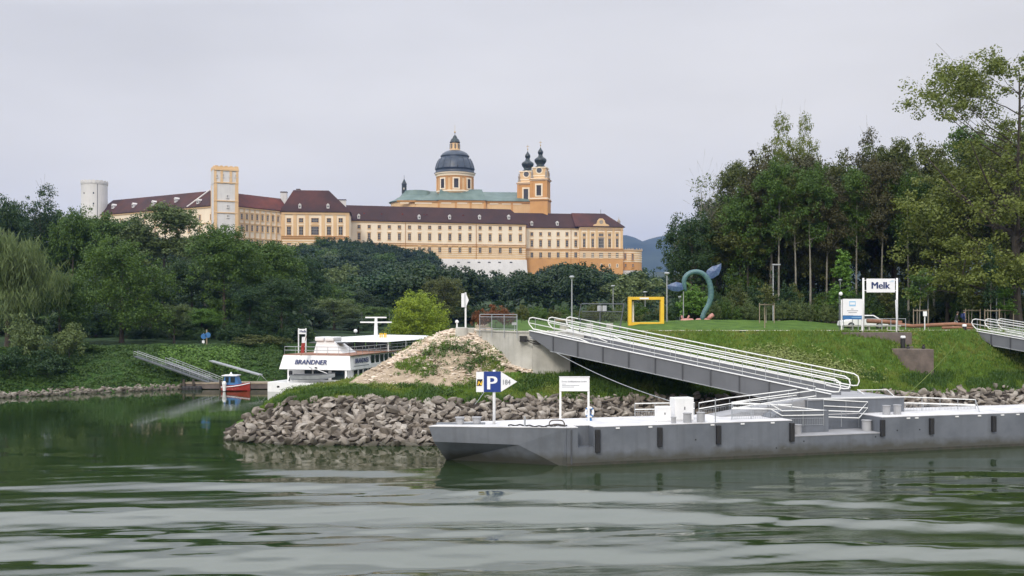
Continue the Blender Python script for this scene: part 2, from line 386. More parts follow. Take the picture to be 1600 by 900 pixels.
# left bank, woods and abbey hill
FH = [(-1500, 40), (0, 44), (150, 46), (300, 46), (400, 43), (480, 40), (560, 38), (640, 33), (690, 29), (740, 22), (822, 12), (850, 21), (900, 24), (950, 20), (1000, 16), (1050, 13), (1150, 10), (1400, 8), (2700, 8)]
def prof_left(px):
    Yw = interp(px, [(-1500, 80), (-200, 98), (0, 105), (285, 117), (430, 123), (500, 141), (560, 156), (700, 172), (760, 195), (2700, 195)])
    b = interp(px, [(0, 4.6), (430, 4.4), (700, 4.6), (800, 6.4), (2700, 6.4)])
    fh = interp(px, FH)
    p = [(Yw-5, -2.5), (Yw, -.02), (Yw+1.2, .8), (Yw+5, 2.9), (Yw+10, b), (Yw+30, b+.4)]
    if px > 745: p = [(Yw-5, 5), (Yw, 6.2), (Yw+1, 6.3), (Yw+5, 6.4), (Yw+10, 6.4), (Yw+30, 6.5)]
    p += [(260, b+2), (400, lerp(b, fh, .42)), (500, lerp(b, fh, .72)), (585, fh), (620, fh+interp(px, [(545, 4), (700, 4), (1060, 0)])), (720, fh+8 if px < 1000 else fh), (900, fh*.6), (1100, 8)]
    return p
def left_z(X, Y):
    p = prof_left(800+X/Y*F)
    return float(np.interp(Y, [a[0] for a in p], [a[1] for a in p]))
cols = list(np.arange(-1500, -100, 100))+list(np.arange(-100, 1100, 12))+list(np.arange(1100, 2701, 80)); rows = 110
V = []
for px in cols:
    p = prof_left(px); cum = np.linspace(0, 1, len(p)); 
    for j in range(rows):
        Y = float(np.interp(j/(rows-1), cum, [a[0] for a in p]))
        z = float(np.interp(Y, [a[0] for a in p], [a[1] for a in p])); X = (px-800)/F*Y
        if z > .7: z += (.25 if Y < 150 else 1.2 if Y > 280 else .3)*fbm(X, Y, .3 if Y < 150 else .04)
        V.append((X, Y, z))
nc = len(cols)
Fq = [(i*rows+j, (i+1)*rows+j, (i+1)*rows+j+1, i*rows+j+1) for i in range(nc-1) for j in range(rows-1)]
M['leftground'] = groundmat('left_bank_grass', (.022, .055, .012), (.05, .10, .02), (.05, .06, .03), (.06, .06, .03), gs=.5)
me = np_mesh('hillside', V, Fq, [M['farground'], M['leftground']], True)
mi = np.zeros(len(Fq), dtype=np.int32)
for k, f in enumerate(Fq):
    if V[f[0]][1] < 190 and V[f[0]][2] < 4.5: mi[k] = 1
me.polygons.foreach_set('material_index', mi)
tag(link('hillside', me), kind='structure')
# river bed side plain far away
mb = MB(); mb.add([(-9000, 1080, 5), (9000, 1080, 5), (9000, 12000, 5), (-9000, 12000, 5)], [(0, 1, 2, 3)])
tag(mb.build('plain', M['farground']), kind='structure')

# distant wooded hills
M['farhill'] = pm('far_hill_woods', (.012, .026, .016), (.028, .045, .022), .95, scale=.004, bump=.6, bscale=.02)
def ridge(name, Y0, pts, depth, seed, amp):
    xs = np.arange(-1600, 3400, 12); rows = 26; V = []
    for px in xs:
        top = interp(px, pts)
        for j in range(rows):
            t = j/(rows-1); Y = Y0+depth*(t*2-1)
            z = 3+(zof(top, Y0)-3)*max(0, math.cos((t-.5)*math.pi))**.8 if 0 < j < rows-1 else -5
            X = (px-800)/F*Y
            z += amp*noise.fractal(Vector((X*.004, Y*.004, seed)), 1, 2, 6)*min(1, 4*t*(1-t))
            V.append((X, Y, z))
    n = len(xs)
    Fq = [(i*rows+j, (i+1)*rows+j, (i+1)*rows+j+1, i*rows+j+1) for i in range(n-1) for j in range(rows-1)]
    tag(link(name, np_mesh(name, V, Fq, [M['farhill']], True)), kind='structure')
ridge('far_hill', 3800, [(-1600, 420), (300, 430), (700, 410), (860, 395), (960, 381), (985, 377), (1003, 381), (1020, 378), (1060, 373), (1150, 360), (1300, 350), (1500, 370), (3400, 400)], 1100, 5, 25)
ridge('near_hill', 1700, [(-1600, 440), (700, 440), (960, 436), (1010, 428), (1050, 422), (1120, 415), (1400, 410), (3400, 440)], 450, 9, 10)

# ---------------------------------------------------------------- water
def wave(X, Y):
    a = np.interp(Y, [20, 34, 44, 52, 58, 66, 80], [1.0, 1.0, .92, .6, .2, .04, .0])
    w = 0
    for amp, lam, ang, ph in ((.125, 6.4, 4, .3), (.075, 4.2, -6, 1.9), (.026, 2.3, 11, 4.0), (.013, 1.3, -16, 2.2), (.0045, .62, 24, .7)):
        t = math.radians(ang); k = 2*math.pi/lam
        w = w+amp*np.sin(k*(Y*np.cos(t)+X*np.sin(t))+ph+1.1*np.sin(X*.13+ph+.25*Y)+.9*np.sin(X*.047-Y*.10+ph*2))
    m = .75+.3*np.sin(X*.09+1.3+.5*np.sin(Y*.21))*np.sin(Y*.17+X*.03)
    return w*a*m
xs = np.concatenate([[-6000, -1500, -400, -150, -80, -55], np.arange(-46, 48, .42), [55, 80, 150, 400, 1500, 6000]])
ys = np.concatenate([[-1500, -300, -60, 0, 12, 18], np.arange(21, 60, .13), np.arange(60, 82, .4), [90, 110, 140, 180, 220]])
XX, YY = np.meshgrid(xs, ys); ZZ = wave(XX, YY); ZZ[(np.abs(XX) > 46)] = 0; ZZ[YY < 20] = 0
V = np.stack([XX.ravel(), YY.ravel(), ZZ.ravel()], 1); nx = len(xs); ny = len(ys)
ii = np.arange((ny-1)*nx).reshape(ny-1, nx)[:, :-1].ravel()
Fq = np.stack([ii, ii+1, ii+nx+1, ii+nx], 1)
m, nt, out = nodes('river_water'); L = nt.links
b = nn(nt, 'ShaderNodeBsdfPrincipled'); b.inputs['Base Color'].default_value = (.018, .034, .010, 1)
b.inputs['Roughness'].default_value = .04; b.inputs['IOR'].default_value = 2.15
g = nn(nt, 'ShaderNodeNewGeometry')
mp = nn(nt, 'ShaderNodeMapping'); mp.inputs['Scale'].default_value = (.55, 1.25, 1); L.new(g.outputs['Position'], mp.inputs[0])
n1 = nn(nt, 'ShaderNodeTexNoise'); n1.inputs['Scale'].default_value = 2.0; n1.inputs['Detail'].default_value = 8; n1.inputs['Roughness'].default_value = .72
L.new(mp.outputs[0], n1.inputs['Vector'])
# ripple patches: calm slicks against rippled water
mp2 = nn(nt, 'ShaderNodeMapping'); mp2.inputs['Scale'].default_value = (.055, .28, 1); L.new(g.outputs['Position'], mp2.inputs[0])
n2 = nn(nt, 'ShaderNodeTexNoise'); n2.inputs['Scale'].default_value = 1.0; n2.inputs['Detail'].default_value = 3; L.new(mp2.outputs[0], n2.inputs['Vector'])
r2 = nn(nt, 'ShaderNodeMapRange'); r2.inputs[1].default_value = .42; r2.inputs[2].default_value = .58; r2.inputs[3].default_value = .015; r2.inputs[4].default_value = .13
L.new(n2.outputs['Fac'], r2.inputs[0])
sy = nn(nt, 'ShaderNodeSeparateXYZ'); L.new(g.outputs['Position'], sy.inputs[0]); r3 = nn(nt, 'ShaderNodeMapRange'); r3.inputs[1].default_value = 44; r3.inputs[2].default_value = 62; r3.inputs[3].default_value = 1; r3.inputs[4].default_value = .3; L.new(sy.outputs[1], r3.inputs[0])
ml = nn(nt, 'ShaderNodeMath', operation='MULTIPLY'); L.new(r2.outputs[0], ml.inputs[0]); L.new(r3.outputs[0], ml.inputs[1])
bp = nn(nt, 'ShaderNodeBump'); bp.inputs['Distance'].default_value = .10; L.new(ml.outputs[0], bp.inputs['Strength']); L.new(n1.outputs['Fac'], bp.inputs['Height'])
L.new(bp.outputs[0], b.inputs['Normal']); L.new(b.outputs[0], out.inputs[0])
M['water'] = m
tag(link('water', np_mesh('water', V, Fq, [m], True)), kind='structure')

# ---------------------------------------------------------------- world, sun, camera
SUN_EL, SUN_AZ = 35, 197      # azimuth measured clockwise from +Y: behind the viewer's left shoulder
w = bpy.data.worlds.new('World'); sc.world = w; w.use_nodes = True; nt = w.node_tree; nt.nodes.clear(); L = nt.links
out = nn(nt, 'ShaderNodeOutputWorld'); bg = nn(nt, 'ShaderNodeBackground')
sky = nn(nt, 'ShaderNodeTexSky', sky_type='NISHITA'); sky.sun_disc = False
sky.sun_elevation = rad(SUN_EL); sky.sun_rotation = rad(SUN_AZ); sky.air_density = 1; sky.dust_density = 3
tc = nn(nt, 'ShaderNodeTexCoord')
mp = nn(nt, 'ShaderNodeMapping'); mp.inputs['Scale'].default_value = (1, 1, 3.2); L.new(tc.outputs['Generated'], mp.inputs[0])
cn = nn(nt, 'ShaderNodeTexNoise'); cn.inputs['Scale'].default_value = 2.2; cn.inputs['Detail'].default_value = 5; L.new(mp.outputs[0], cn.inputs['Vector'])
sx = nn(nt, 'ShaderNodeSeparateXYZ'); L.new(tc.outputs['Generated'], sx.inputs[0])
cr = nn(nt, 'ShaderNodeValToRGB')
cr.color_ramp.elements[0].position = 0; cr.color_ramp.elements[0].color = (7.35, 7.0, 6.6, 1)
cr.color_ramp.elements[1].position = .75; cr.color_ramp.elements[1].color = (16, 16.3, 17.5, 1)
e = cr.color_ramp.elements.new(.42); e.color = (12.6, 12.7, 13.0, 1)
e = cr.color_ramp.elements.new(.16); e.color = (7.2, 6.9, 6.6, 1)
e = cr.color_ramp.elements.new(.30); e.color = (6.6, 6.5, 6.6, 1)
# west side of the cloud deck is a little bluer
ma = nn(nt, 'ShaderNodeMath', operation='MULTIPLY_ADD'); ma.inputs[1].default_value = -.10; ma.inputs[2].default_value = 0
L.new(sx.outputs[0], ma.inputs[0])
ad = nn(nt, 'ShaderNodeMath', operation='ADD'); L.new(sx.outputs[2], ad.inputs[0]); L.new(ma.outputs[0], ad.inputs[1])
L.new(ad.outputs[0], cr.inputs[0])
cm = nn(nt, 'ShaderNodeMapRange'); cm.inputs[1].default_value = .3; cm.inputs[2].default_value = .7; cm.inputs[3].default_value = .89; cm.inputs[4].default_value = 1.08
L.new(cn.outputs['Fac'], cm.inputs[0])
vm = nn(nt, 'ShaderNodeVectorMath', operation='SCALE'); L.new(cr.outputs[0], vm.inputs[0]); L.new(cm.outputs[0], vm.inputs['Scale'])
mx = nn(nt, 'ShaderNodeMix', data_type='RGBA'); mx.inputs[0].default_value = .90
L.new(sky.outputs[0], mx.inputs[6]); L.new(vm.outputs[0], mx.inputs[7])
L.new(mx.outputs[2], bg.inputs[0]); bg.inputs[1].default_value = .10; L.new(bg.outputs[0], out.inputs[0])
ld = bpy.data.lights.new('sun', 'SUN'); ld.energy = 1.5; ld.angle = rad(12); ld.color = (1, .92, .80)
lo = bpy.data.objects.new('sun', ld); COL.objects.link(lo)
dv = Vector((math.sin(rad(SUN_AZ))*math.cos(rad(SUN_EL)), math.cos(rad(SUN_AZ))*math.cos(rad(SUN_EL)), math.sin(rad(SUN_EL))))
lo.rotation_euler = dv.to_track_quat('Z', 'Y').to_euler()
cd = bpy.data.cameras.new('camera'); cam = bpy.data.objects.new('camera', cd); COL.objects.link(cam)
cam.location = (0, 0, EYE); cam.rotation_euler = (rad(90), 0, 0); cd.sensor_width = 36; cd.lens = 36; cd.shift_y = (HZ-450)/1600
cd.clip_start = .5; cd.clip_end = 30000; sc.camera = cam
sc.view_settings.view_transform = 'Standard'; sc.view_settings.look = 'None'; sc.view_settings.exposure = .28; sc.view_settings.gamma = 1
# ---------------------------------------------------------------- the abbey
class Wing:
    def __init__(s, label, cat, name, pA, YA, pB, YB, group=None):
        s.A = Vector(((pA-800)/F*YA, YA)); s.B = Vector(((pB-800)/F*YB, YB))
        s.u = (s.B-s.A).normalized(); s.n = Vector((-s.u.y, s.u.x)); s.len = (s.B-s.A).length
        s.ang = math.atan2(s.u.y, s.u.x)
        mid = (s.A+s.B)/2
        s.t = thing(name, label, cat, (mid.x, mid.y, 0), 0, group) if label else None
    def at(s, px, off=0):     # distance along facade at bearing px (plane shifted by off towards viewer)
        b = (px-800)/F; A = s.A-s.n*off
        k = (b*A.y-A.x)/(s.u.x-b*s.u.y); return k
    def Y(s, px): return s.A.y+s.u.y*s.at(px)
    def z(s, px, py): return zof(py, s.Y(px))
    def P(s, k, d, z): # along, inward, z
        q = s.A+s.u*k+s.n*d; return (q.x, q.y, z)
    def block(s, mb, k0, k1, d0, d1, z0, z1):
        b = [s.P(k0, d0, z0), s.P(k1, d0, z0), s.P(k1, d1, z0), s.P(k0, d1, z0)]
        return mb.hexa(b, [(x, y, z1) for x, y, _ in b])
    def setz(s, z):
        s.t.location.z = z
WIN = {}
def window_meshes(w, h, style, frame, pane):
    key = (round(w, 2), round(h, 2), style, frame.name, pane.name)
    if key in WIN: return WIN[key]
    mb = MB(); fw = .28
    def ring(x0, x1, z0, z1, y0, y1, t):
        mb.box(x0-t, x0, y0, y1, z0-t, z1+t); mb.box(x1, x1+t, y0, y1, z0-t, z1+t)
        mb.box(x0, x1, y0, y1, z0-t, z0); mb.box(x0, x1, y0, y1, z1, z1+t)
    ring(-w/2, w/2, 0, h, -.16, .05, fw)
    mb.box(-w/2-fw-.12, w/2+fw+.12, -.32, .03, -fw-.16, -fw+.02)          # sill
    if style in ('ped', 'arch'):
        mb.box(-w/2-fw-.2, w/2+fw+.2, -.4, .03, h+fw+.25, h+fw+.55)
        mb.box(-w/2-fw+.1, w/2+fw-.1, -.12, .03, h+fw, h+fw+.25)
    if style == 'arch':
        for i in range(6):
            a0 = math.pi*i/6; a1 = math.pi*(i+1)/6; r = w/2+fw
            mb.vprism([(r*math.cos(a0), h+fw+.5+r*.35*math.sin(a0)), (r*math.cos(a1), h+fw+.5+r*.35*math.sin(a1)), (0, h+fw+.5)], (0, -.3, 0), (1, 0, 0), (0, 1, 0), .3)
    f = mb.build('tmpf', frame).data
    mb2 = MB(); mb2.mi(0).box(-w/2, w/2, -.05, .02, 0, h)
    mb2.mi(1).box(-.07, .07, -.12, -.03, 0, h)
    k = 2 if h > 2.6 else 1
    for j in range(1, k+1): mb2.box(-w/2, w/2, -.12, -.031, h*j/(k+1)-.05, h*j/(k+1)+.05)
    if w > 2.3:
        for x in (-w/4, w/4): mb2.box(x-.06, x+.06, -.12, -.032, 0, h)
    p = mb2.build('tmpp', [pane, M['sandwhite']]).data
    for o in [o for o in bpy.data.objects if o.name.startswith('tmp')]: bpy.data.objects.remove(o)
    f.name = 'window'; p.name = 'pane'
    WIN[key] = (f, p); return WIN[key]
M['sandwhite'] = pm('window_bars', (.55, .52, .48), None, .6)
def window(wg, px, py0, py1, wpx, style='plain', frame=None, pane=None, off=0.0, parent=None):
    k = wg.at(px, off); Yp = wg.Y(px)
    z1 = zof(py0, Yp); z0 = zof(py1, Yp); w = wpx*Yp/F
    f, p = window_meshes(w, z1-z0, style, frame or M['ltochre'], pane or M['aglass'])
    o = link('window', f, parent or wg.t); q = wg.P(k, -off-.02, z0)
    og = origin_of(parent or wg.t); o.location = Vector(q)-og; o.rotation_euler = (0, 0, wg.ang)
    c = link('pane', p, o); return o

def gable_roof(wg, k0, k1, d0, d1, ze, zr, over=.9, hipL=0, hipR=0, mat=None, name='roof', parent=None, curb=None):
    mb = MB(); dm = (d0+d1)/2
    a = [wg.P(k0-over, d0-over, ze), wg.P(k1+over, d0-over, ze), wg.P(k1+over, d1+over, ze), wg.P(k0-over, d1+over, ze)]
    r = [wg.P(k0+hipL-(over if not hipL else 0), dm, zr), wg.P(k1-hipR+(over if not hipR else 0), dm, zr)]
    lo = [(x, y, z-.35) for x, y, z in a]
    mb.add(lo+a+r, [(3, 2, 1, 0), (0, 1, 5, 4), (1, 2, 6, 5), (2, 3, 7, 6), (3, 0, 4, 7), (4, 5, 9, 8), (6, 7, 8, 9), (5, 6, 9), (7, 4, 8)])
    return mb.build(name, mat, parent or wg.t)
def dormer(wg, px, py, ze, zr, d0, d1, mat=None):
    """small white dormer on the front slope"""
    k = wg.at(px); z = zof(py, wg.Y(px)); dm = (d0+d1)/2
    d = d0-.9+(z-ze)/(zr-ze)*(dm-d0+.9)
    o = bpy.data.objects.new('dormer', None)
    mb = MB()
    wg.block(mb, k-.75, k+.75, d-.9, d+1.6, z-.6, z+1.3)
    mb.vprism([(k-1.0, z+1.28), (k+1.0, z+1.28), (k, z+2.3)], wg.P(0, d-1.1, 0), (wg.u.x, wg.u.y, 0), (wg.n.x, wg.n.y, 0), 3.2)
    dd = mb.build('dormer', M['grey_plaster'], wg.t)
    m2 = MB(); wg.block(m2, k-.35, k+.35, d-.98, d-.88, z, z+.9); m2.build('pane', M['glass'], dd)
def bands(wg, k0, k1, pys, th, out, mat, name, ref, parent=None):
    mb = MB()
    for py in pys:
        z = zof(py, wg.Y(ref)); wg.block(mb, k0, k1, -out, .02, z-th/2, z+th/2)
    return mb.build(name, mat, parent or wg.t)
def body(wg, k0, k1, d0, d1, z0, z1, mat, name='wall', parent=None):
    mb = MB(); wg.block(mb, k0, k1, d0, d1, z0, z1); return mb.build(name, mat, parent or wg.t)

# --- long wing with the white bastion
g = Wing('long cream abbey wing with three rows of windows above the white battered wall', 'building', 'abbey_wing', 545, 600, 822, 627)
D = 15; ze = g.z(822, 350); zr = 71.4; zm = g.z(822, 385); zl = g.z(822, 406)
g.setz(zl)
body(g, 0, g.len, 0, D, zm, ze, M['cream'])
body(g, -.0, g.len, -.12, D, zl-18, zm-.02, M['ltochre'], 'lower_wall')
# white battered bastion below
mb = MB(); k0 = g.at(640)
b = [g.P(k0, -4.2, 17), g.P(g.len+.8, -4.2, 17), g.P(g.len+.8, D, 17), g.P(k0, D, 17)]
t = [g.P(k0, -.5, zl), g.P(g.len+.2, -.5, zl), g.P(g.len+.2, D, zl), g.P(k0, D, zl)]
mb.hexa(b, t); mb.build('bastion_wall', M['grey_plaster'], g.t)
for px in (716, 732, 748, 764, 780, 798):
    mb = MB(); k = g.at(px); z = g.z(px, 410); g.block(mb, k-.8, k+.8, -.95, -.3, z-.35, z+.35); mb.build('embrasure', M['stiff'], g.t)
bands(g, 0, g.len, [351.8], .9, .45, M['ltochre'], 'cornice', 822)
bands(g, 0, g.len, [383.5, 386.5], .35, .32, M['sill'], 'string_course', 822)
bands(g, 0, g.len, [390, 393, 396, 399, 402], .42, .22, M['cream'], 'rustication', 822)
for px in (545.5, 633.5, 744, 821.5):
    mb = MB(); k = g.at(px); g.block(mb, k-.12, k+.12, -.5, -.2, zl, ze-.6); mb.build('downpipe', M['sill'], g.t)
xs = [561+15.75*i for i in range(17)]
for i, px in enumerate(xs):
    f = (px-545)/277.0; y0 = lerp(-3, 0, f)
    window(g, px, 354.5+y0, 359.5+y0, 4.2, frame=M['ltochre'], pane=M['aglass'])
    window(g, px, 367+y0, 377+y0, 4.0, 'ped', frame=M['ltochre'])
    if i > 5: window(g, px, 387.5+y0*.6, 395.5+y0*.6, 4.2, 'arch', frame=M['ltochre'], off=.15)
gable_roof(g, 0, g.len, 0, D, ze, zr, hipR=8, mat=M['roofdark'])
for px in (560.5, 655, 703, 750, 796): dormer(g, px, 340 if px < 600 else 341, ze, zr, 0, D)
for px, py in ((570, 334), (597, 335), (630, 335), (664, 336), (725, 337), (668, 336)):
    k = g.at(px); z = zof(py, g.Y(px)+3); d = -.9+(z-ze)/(zr-ze)*(D/2+.9)
    mb = MB(); g.block(mb, k-.5, k+.5, d-.25, d+.5, z-.9, z+.6); mb.build('skylight', M['roofred'], g.t)

# --- right wing with its ornate end pavilion
g = Wing('cream and orange abbey wing with gabled roof ornament above its right end', 'building', 'abbey_wing', 824, 634, 972.5, 645)
zl = g.z(972, 405); g.setz(zl-8); kp = g.at(905); D = 16; ze = g.z(900, 356); zr = g.z(900, 332.2)
body(g, -1, kp, 0, D, g.z(900, 389), ze, M['cream'])
body(g, -1, kp, -.1, D, g.z(900, 404), g.z(900, 389)-.02, M['ltochre'], 'lower_wall')
body(g, -1, kp+.02, -.2, D, 18, g.z(900, 404)-.02, M['ochre'], 'base_wall')
zp = g.z(940, 354.5)
body(g, kp, g.len, -1.3, D+1, g.z(940, 388.5), zp, M['cream'], 'pavilion_wall')
body(g, kp, g.len, -1.4, D+1, g.z(940, 404), g.z(940, 388.5)-.02, M['ltochre'], 'pavilion_lower_wall')
body(g, kp, g.len+.01, -1.55, D+1, 18, g.z(940, 404)-.02, M['ochre'], 'pavilion_base_wall')
bands(g, -1, kp, [357.5], .9, .45, M['ltochre'], 'cornice', 900)
bands(g, -1, kp, [389.5, 391.5], .3, .25, M['sill'], 'string_course', 900)
bands(g, -1, kp, [394.5, 397.5, 400.5], .4, .2, M['cream'], 'rustication', 900)
def pbands(pys, th, out, mat, name):
    mb = MB()
    for py in pys:
        z = g.z(940, py); g.block(mb, kp-.1, g.len+.1, -1.3-out, -.5, z-th/2, z+th/2)
    mb.build(name, mat, g.t)
pbands([356.4], .9, .6, M['ltochre'], 'pavilion_cornice')
pbands([359.6], .3, .35, M['sill'], 'pavilion_string')
pbands([389, 391.5], .4, .5, M['sill'], 'pavilion_string')
pbands([394.5, 397.5, 400.5, 403], .4, .3, M['cream'], 'pavilion_rustication')
ze2 = g.z(940, 389)
for px in (906.5, 919.5, 932.3, 946.5, 958.5, 971.3):
    mb = MB(); k = g.at(px, 1.3); g.block(mb, k-.75, k+.75, -1.62, -1.25, ze2, zp-.9); mb.build('pilaster', M['ltochre'], g.t)
for i in range(6):
    px = 831+13.7*i
    if px > 903: px = 899.5
    window(g, px, 363, 368.3, 3.9); window(g, px, 375.5, 385.5, 3.9, 'ped'); window(g, px, 394.5, 402.5, 4.2, off=.14)
for px in (912.8, 926, 939.2, 952.3, 964.3):
    c = px == 939.2
    window(g, px, 365.5, 369.5, 7 if c else 4, 'arch', off=1.3); window(g, px, 373.5, 386.5, 7.5 if c else 3.8, 'ped', off=1.3, frame=M['sandstone'] if c else None)
    window(g, px, 395.5, 403.5, 6.5 if c else 4, off=1.42)
for px in (939.5, 952.5, 964.5): window(g, px, 413, 417, 2.2, off=1.55, frame=M['cream'])
for px in (906.5,): pass
gable_roof(g, -6, kp+1, 0, D, ze, zr, mat=M['roofdark'])
zq = g.z(940, 331.8)
gable_roof(g, kp-2, g.len, -1.3, D+1, zp, zq, hipR=9.5, mat=M['roofbrown'], name='pavilion_roof', over=1.1)
# roof ornament
k = g.at(939.5, 2); zo = zp+.1
mb = MB(); o0 = g.P(0, -2.0, 0); uu = (g.u.x, g.u.y, 0); nv = (g.n.x, g.n.y, 0)
mb.vprism([(k-5.5, zo), (k+5.5, zo), (k+4.6, zo+1.2), (k+2.8, zo+1.8), (k+2.2, zo+3.8), (k+1, zo+5.0), (k-1, zo+5.0), (k-2.2, zo+3.8), (k-2.8, zo+1.8), (k-4.6, zo+1.2)], o0, uu, nv, 1.2)
orn = mb.build('gable_ornament', M['ltochre'], g.t)
mb = MB(); mb.vprism([(k+1.25*math.cos(a*math.pi/6), zo+2.8+1.25*math.sin(a*math.pi/6)) for a in range(12)], g.P(0, -2.15, 0), uu, nv, .2); mb.build('cartouche', M['sandstone'], orn)
mb = MB(); q = g.P(g.len-1.5, 3, 0); mb.lathe([(1.1, 0), (1.0, 2.2), (1.3, 2.4), (.7, 3.5), (.2, 4.2), (.1, 5.4)], (q[0], q[1], zp+1.2), 10); mb.build('corner_urn', M['sandstone'], g.t)
mb = MB(); q = g.P(g.at(944), D/2, zq); mb.tube([q, (q[0], q[1], q[2]+2.6)], .12); mb.build('finial', M['onion'], g.t)
# lightning strip seam
mb = MB(); k = g.at(903)
mb.tube([g.P(k, -.9, ze+.1), g.P(k+2.2, 2, ze+3), g.P(k+4.4, D/2, zr+.1)], .28, 5); mb.build('roof_seam', M['galv'], g.t)
mb = MB(); 
for px in (892.0,): k = g.at(px); g.block(mb, k-.12, k+.12, -.5, -.2, 18, ze-.6)
mb.build('downpipe', M['sill'], g.t)
for px in (831, 871): dormer(g, px, 351, ze, zr, 0, D)

# --- low round-cornered terrace at the far right
t = thing('terrace_building', 'low orange terrace building with rounded corner and flat balustraded top, right end of the abbey', 'building', ((990-800)/F*648, 648, 30))
Yt = 648; c0 = Vector(((993-800)/F*Yt, Yt+9)); 
def arc(r, z, n=14): return [(c0.x+r*math.cos(a)*1.0+2.0, c0.y+r*math.sin(a)) for a in np.linspace(-math.pi/2, math.pi/2, n)]
def shell(r, z0, z1): 
    pl = [((973-800)/F*646, c0.y-r)]+arc(r*.62 if False else r, 0)+[((973-800)/F*646, c0.y+r)]
    return pl
def tb(name, r, z0, z1, mat, par=t):
    mb = MB(); pl = [((973-800)/F*646, c0.y-r)]+[(c0.x-4.2+r*.98*math.cos(a), c0.y+r*math.sin(a)) for a in np.linspace(-math.pi/2, math.pi/2, 18)]+[((973-800)/F*646, c0.y+r)]
    mb.prism(pl, z0, z1); return mb.build(name, mat, par)
tb('base_wall', 9.6, 16, zof(422.5, Yt), M['grey_plaster']); tb('string_course', 9.75, zof(422.5, Yt), zof(421.5, Yt), M['sill'])
tb('lower_wall', 9.4, zof(421.5, Yt), zof(409.5, Yt), M['ochre']); tb('upper_wall', 9.4, zof(409.5, Yt)+.02, zof(391.5, Yt), M['ltochre'])
for i, py in enumerate((394.5, 398, 401.5, 405, 408.6)): tb('rustication', 9.55, zof(py, Yt)-.25, zof(py, Yt)+.25, M['cream'])
tb('cornice', 9.9, zof(391.5, Yt), zof(390, Yt), M['ltochre'])
mb = MB()
for a in np.linspace(-math.pi/2, math.pi/2, 12): 
    x = c0.x-4.2+9.4*math.cos(a); y = c0.y+9.4*math.sin(a); mb.box(x-.25, x+.25, y-.25, y+.25, zof(390, Yt), zof(387.6, Yt))
for i in range(5):
    x = (975+i*3.2-800)/F*646; mb.box(x-.25, x+.25, c0.y-9.4, c0.y-8.9, zof(390, Yt), zof(387.6, Yt))
mb.build('balustrade', M['sandstone'], t)
gt = Wing(None, None, None, 973, 648, 1006, 648); gt.t = t
gt.A.y = gt.B.y = c0.y-9.45
for px, a, b in ((977, 396, 404.5), (988.5, 396.5, 406), (977.5, 412.5, 417), (989, 412.5, 417)): window(gt, px, a, b, 2.3, frame=M['ochre'], off=.1)

# --- pavilion left of the long wing
g = Wing('abbey pavilion with tall hipped brown roof, ochre pilasters and a wide centre window', 'building', 'abbey_pavilion', 440.5, 573, 545.5, 577)
ze = g.z(490, 330.5); zr = g.z(490, 298)-0; g.setz(40); D = 22
body(g, 0, g.len, 0, D, g.z(490, 371), ze, M['cream']); body(g, 0, g.len, -.3, D, 30, g.z(490, 371)-.02, M['ltochre'], 'lower_wall')
bands(g, -.2, g.len+.2, [332, 334.2], .7, .6, M['ltochre'], 'cornice', 490)
bands(g, -.1, g.len+.1, [369.5, 372.5], .5, .6, M['sill'], 'string_course', 490)
bands(g, 0, g.len, [376, 379.5, 383, 386.5, 390], .5, .4, M['cream'], 'rustication', 490)
for px in (442.5, 461, 479.8, 505, 523.5, 543):
    mb = MB(); k = g.at(px); g.block(mb, k-.95, k+.95, -.4, .01, g.z(490, 369), ze-1.2); mb.build('pilaster', M['ltochre'], g.t)
for px in (451.5, 470.5, 492.2, 514, 532.3):
    c = px == 492.2
    window(g, px, 341, 347.5, 11 if c else 6, 'plain'); window(g, px, 354, 367, 11.5 if c else 6, 'arch' if c else 'ped')
    window(g, px, 379.5, 389, 6, 'plain', off=.3)
# curb roof rising from 20 px above long wing; truncated hip
mb = MB(); a = [g.P(-1, -1, ze), g.P(g.len+1, -1, ze), g.P(g.len+1, D+1, ze), g.P(-1, D+1, ze)]
r = [g.P(g.at(456), 8.5, zr+1.2), g.P(g.at(512), 8.5, zr+1.2), g.P(g.at(512), D-8.5, zr+1.2), g.P(g.at(456), D-8.5, zr+1.2)]
mb.hexa([(x, y, z-.4) for x, y, z in a], a); mb.hexa([(x, y, z+.002) for x, y, z in a], r); mb.build('roof', M['roofbrown'], g.t)
for px in (468.5, 512.5): dormer(g, px, 324, ze, zr+1.2, 0, 17)
for px, py0, py1, w in ((441.5, 302, 308, 2.2), (464, 297.5, 300, 1.2), (533, 313, 320, 3.6)):
    mb = MB(); k = g.at(px); g.block(mb, k-w, k+w*.6, 9, 12, ze, zof(py0, 586)); c = mb.build('chimney', M['grey_plaster'], g.t)
    mb = MB(); g.block(mb, k-w-.2, k+w*.6+.2, 8.8, 12.2, zof(py0, 586), zof(py0, 586)+.5); mb.build('chimney_cap', M['roofdark'], c)

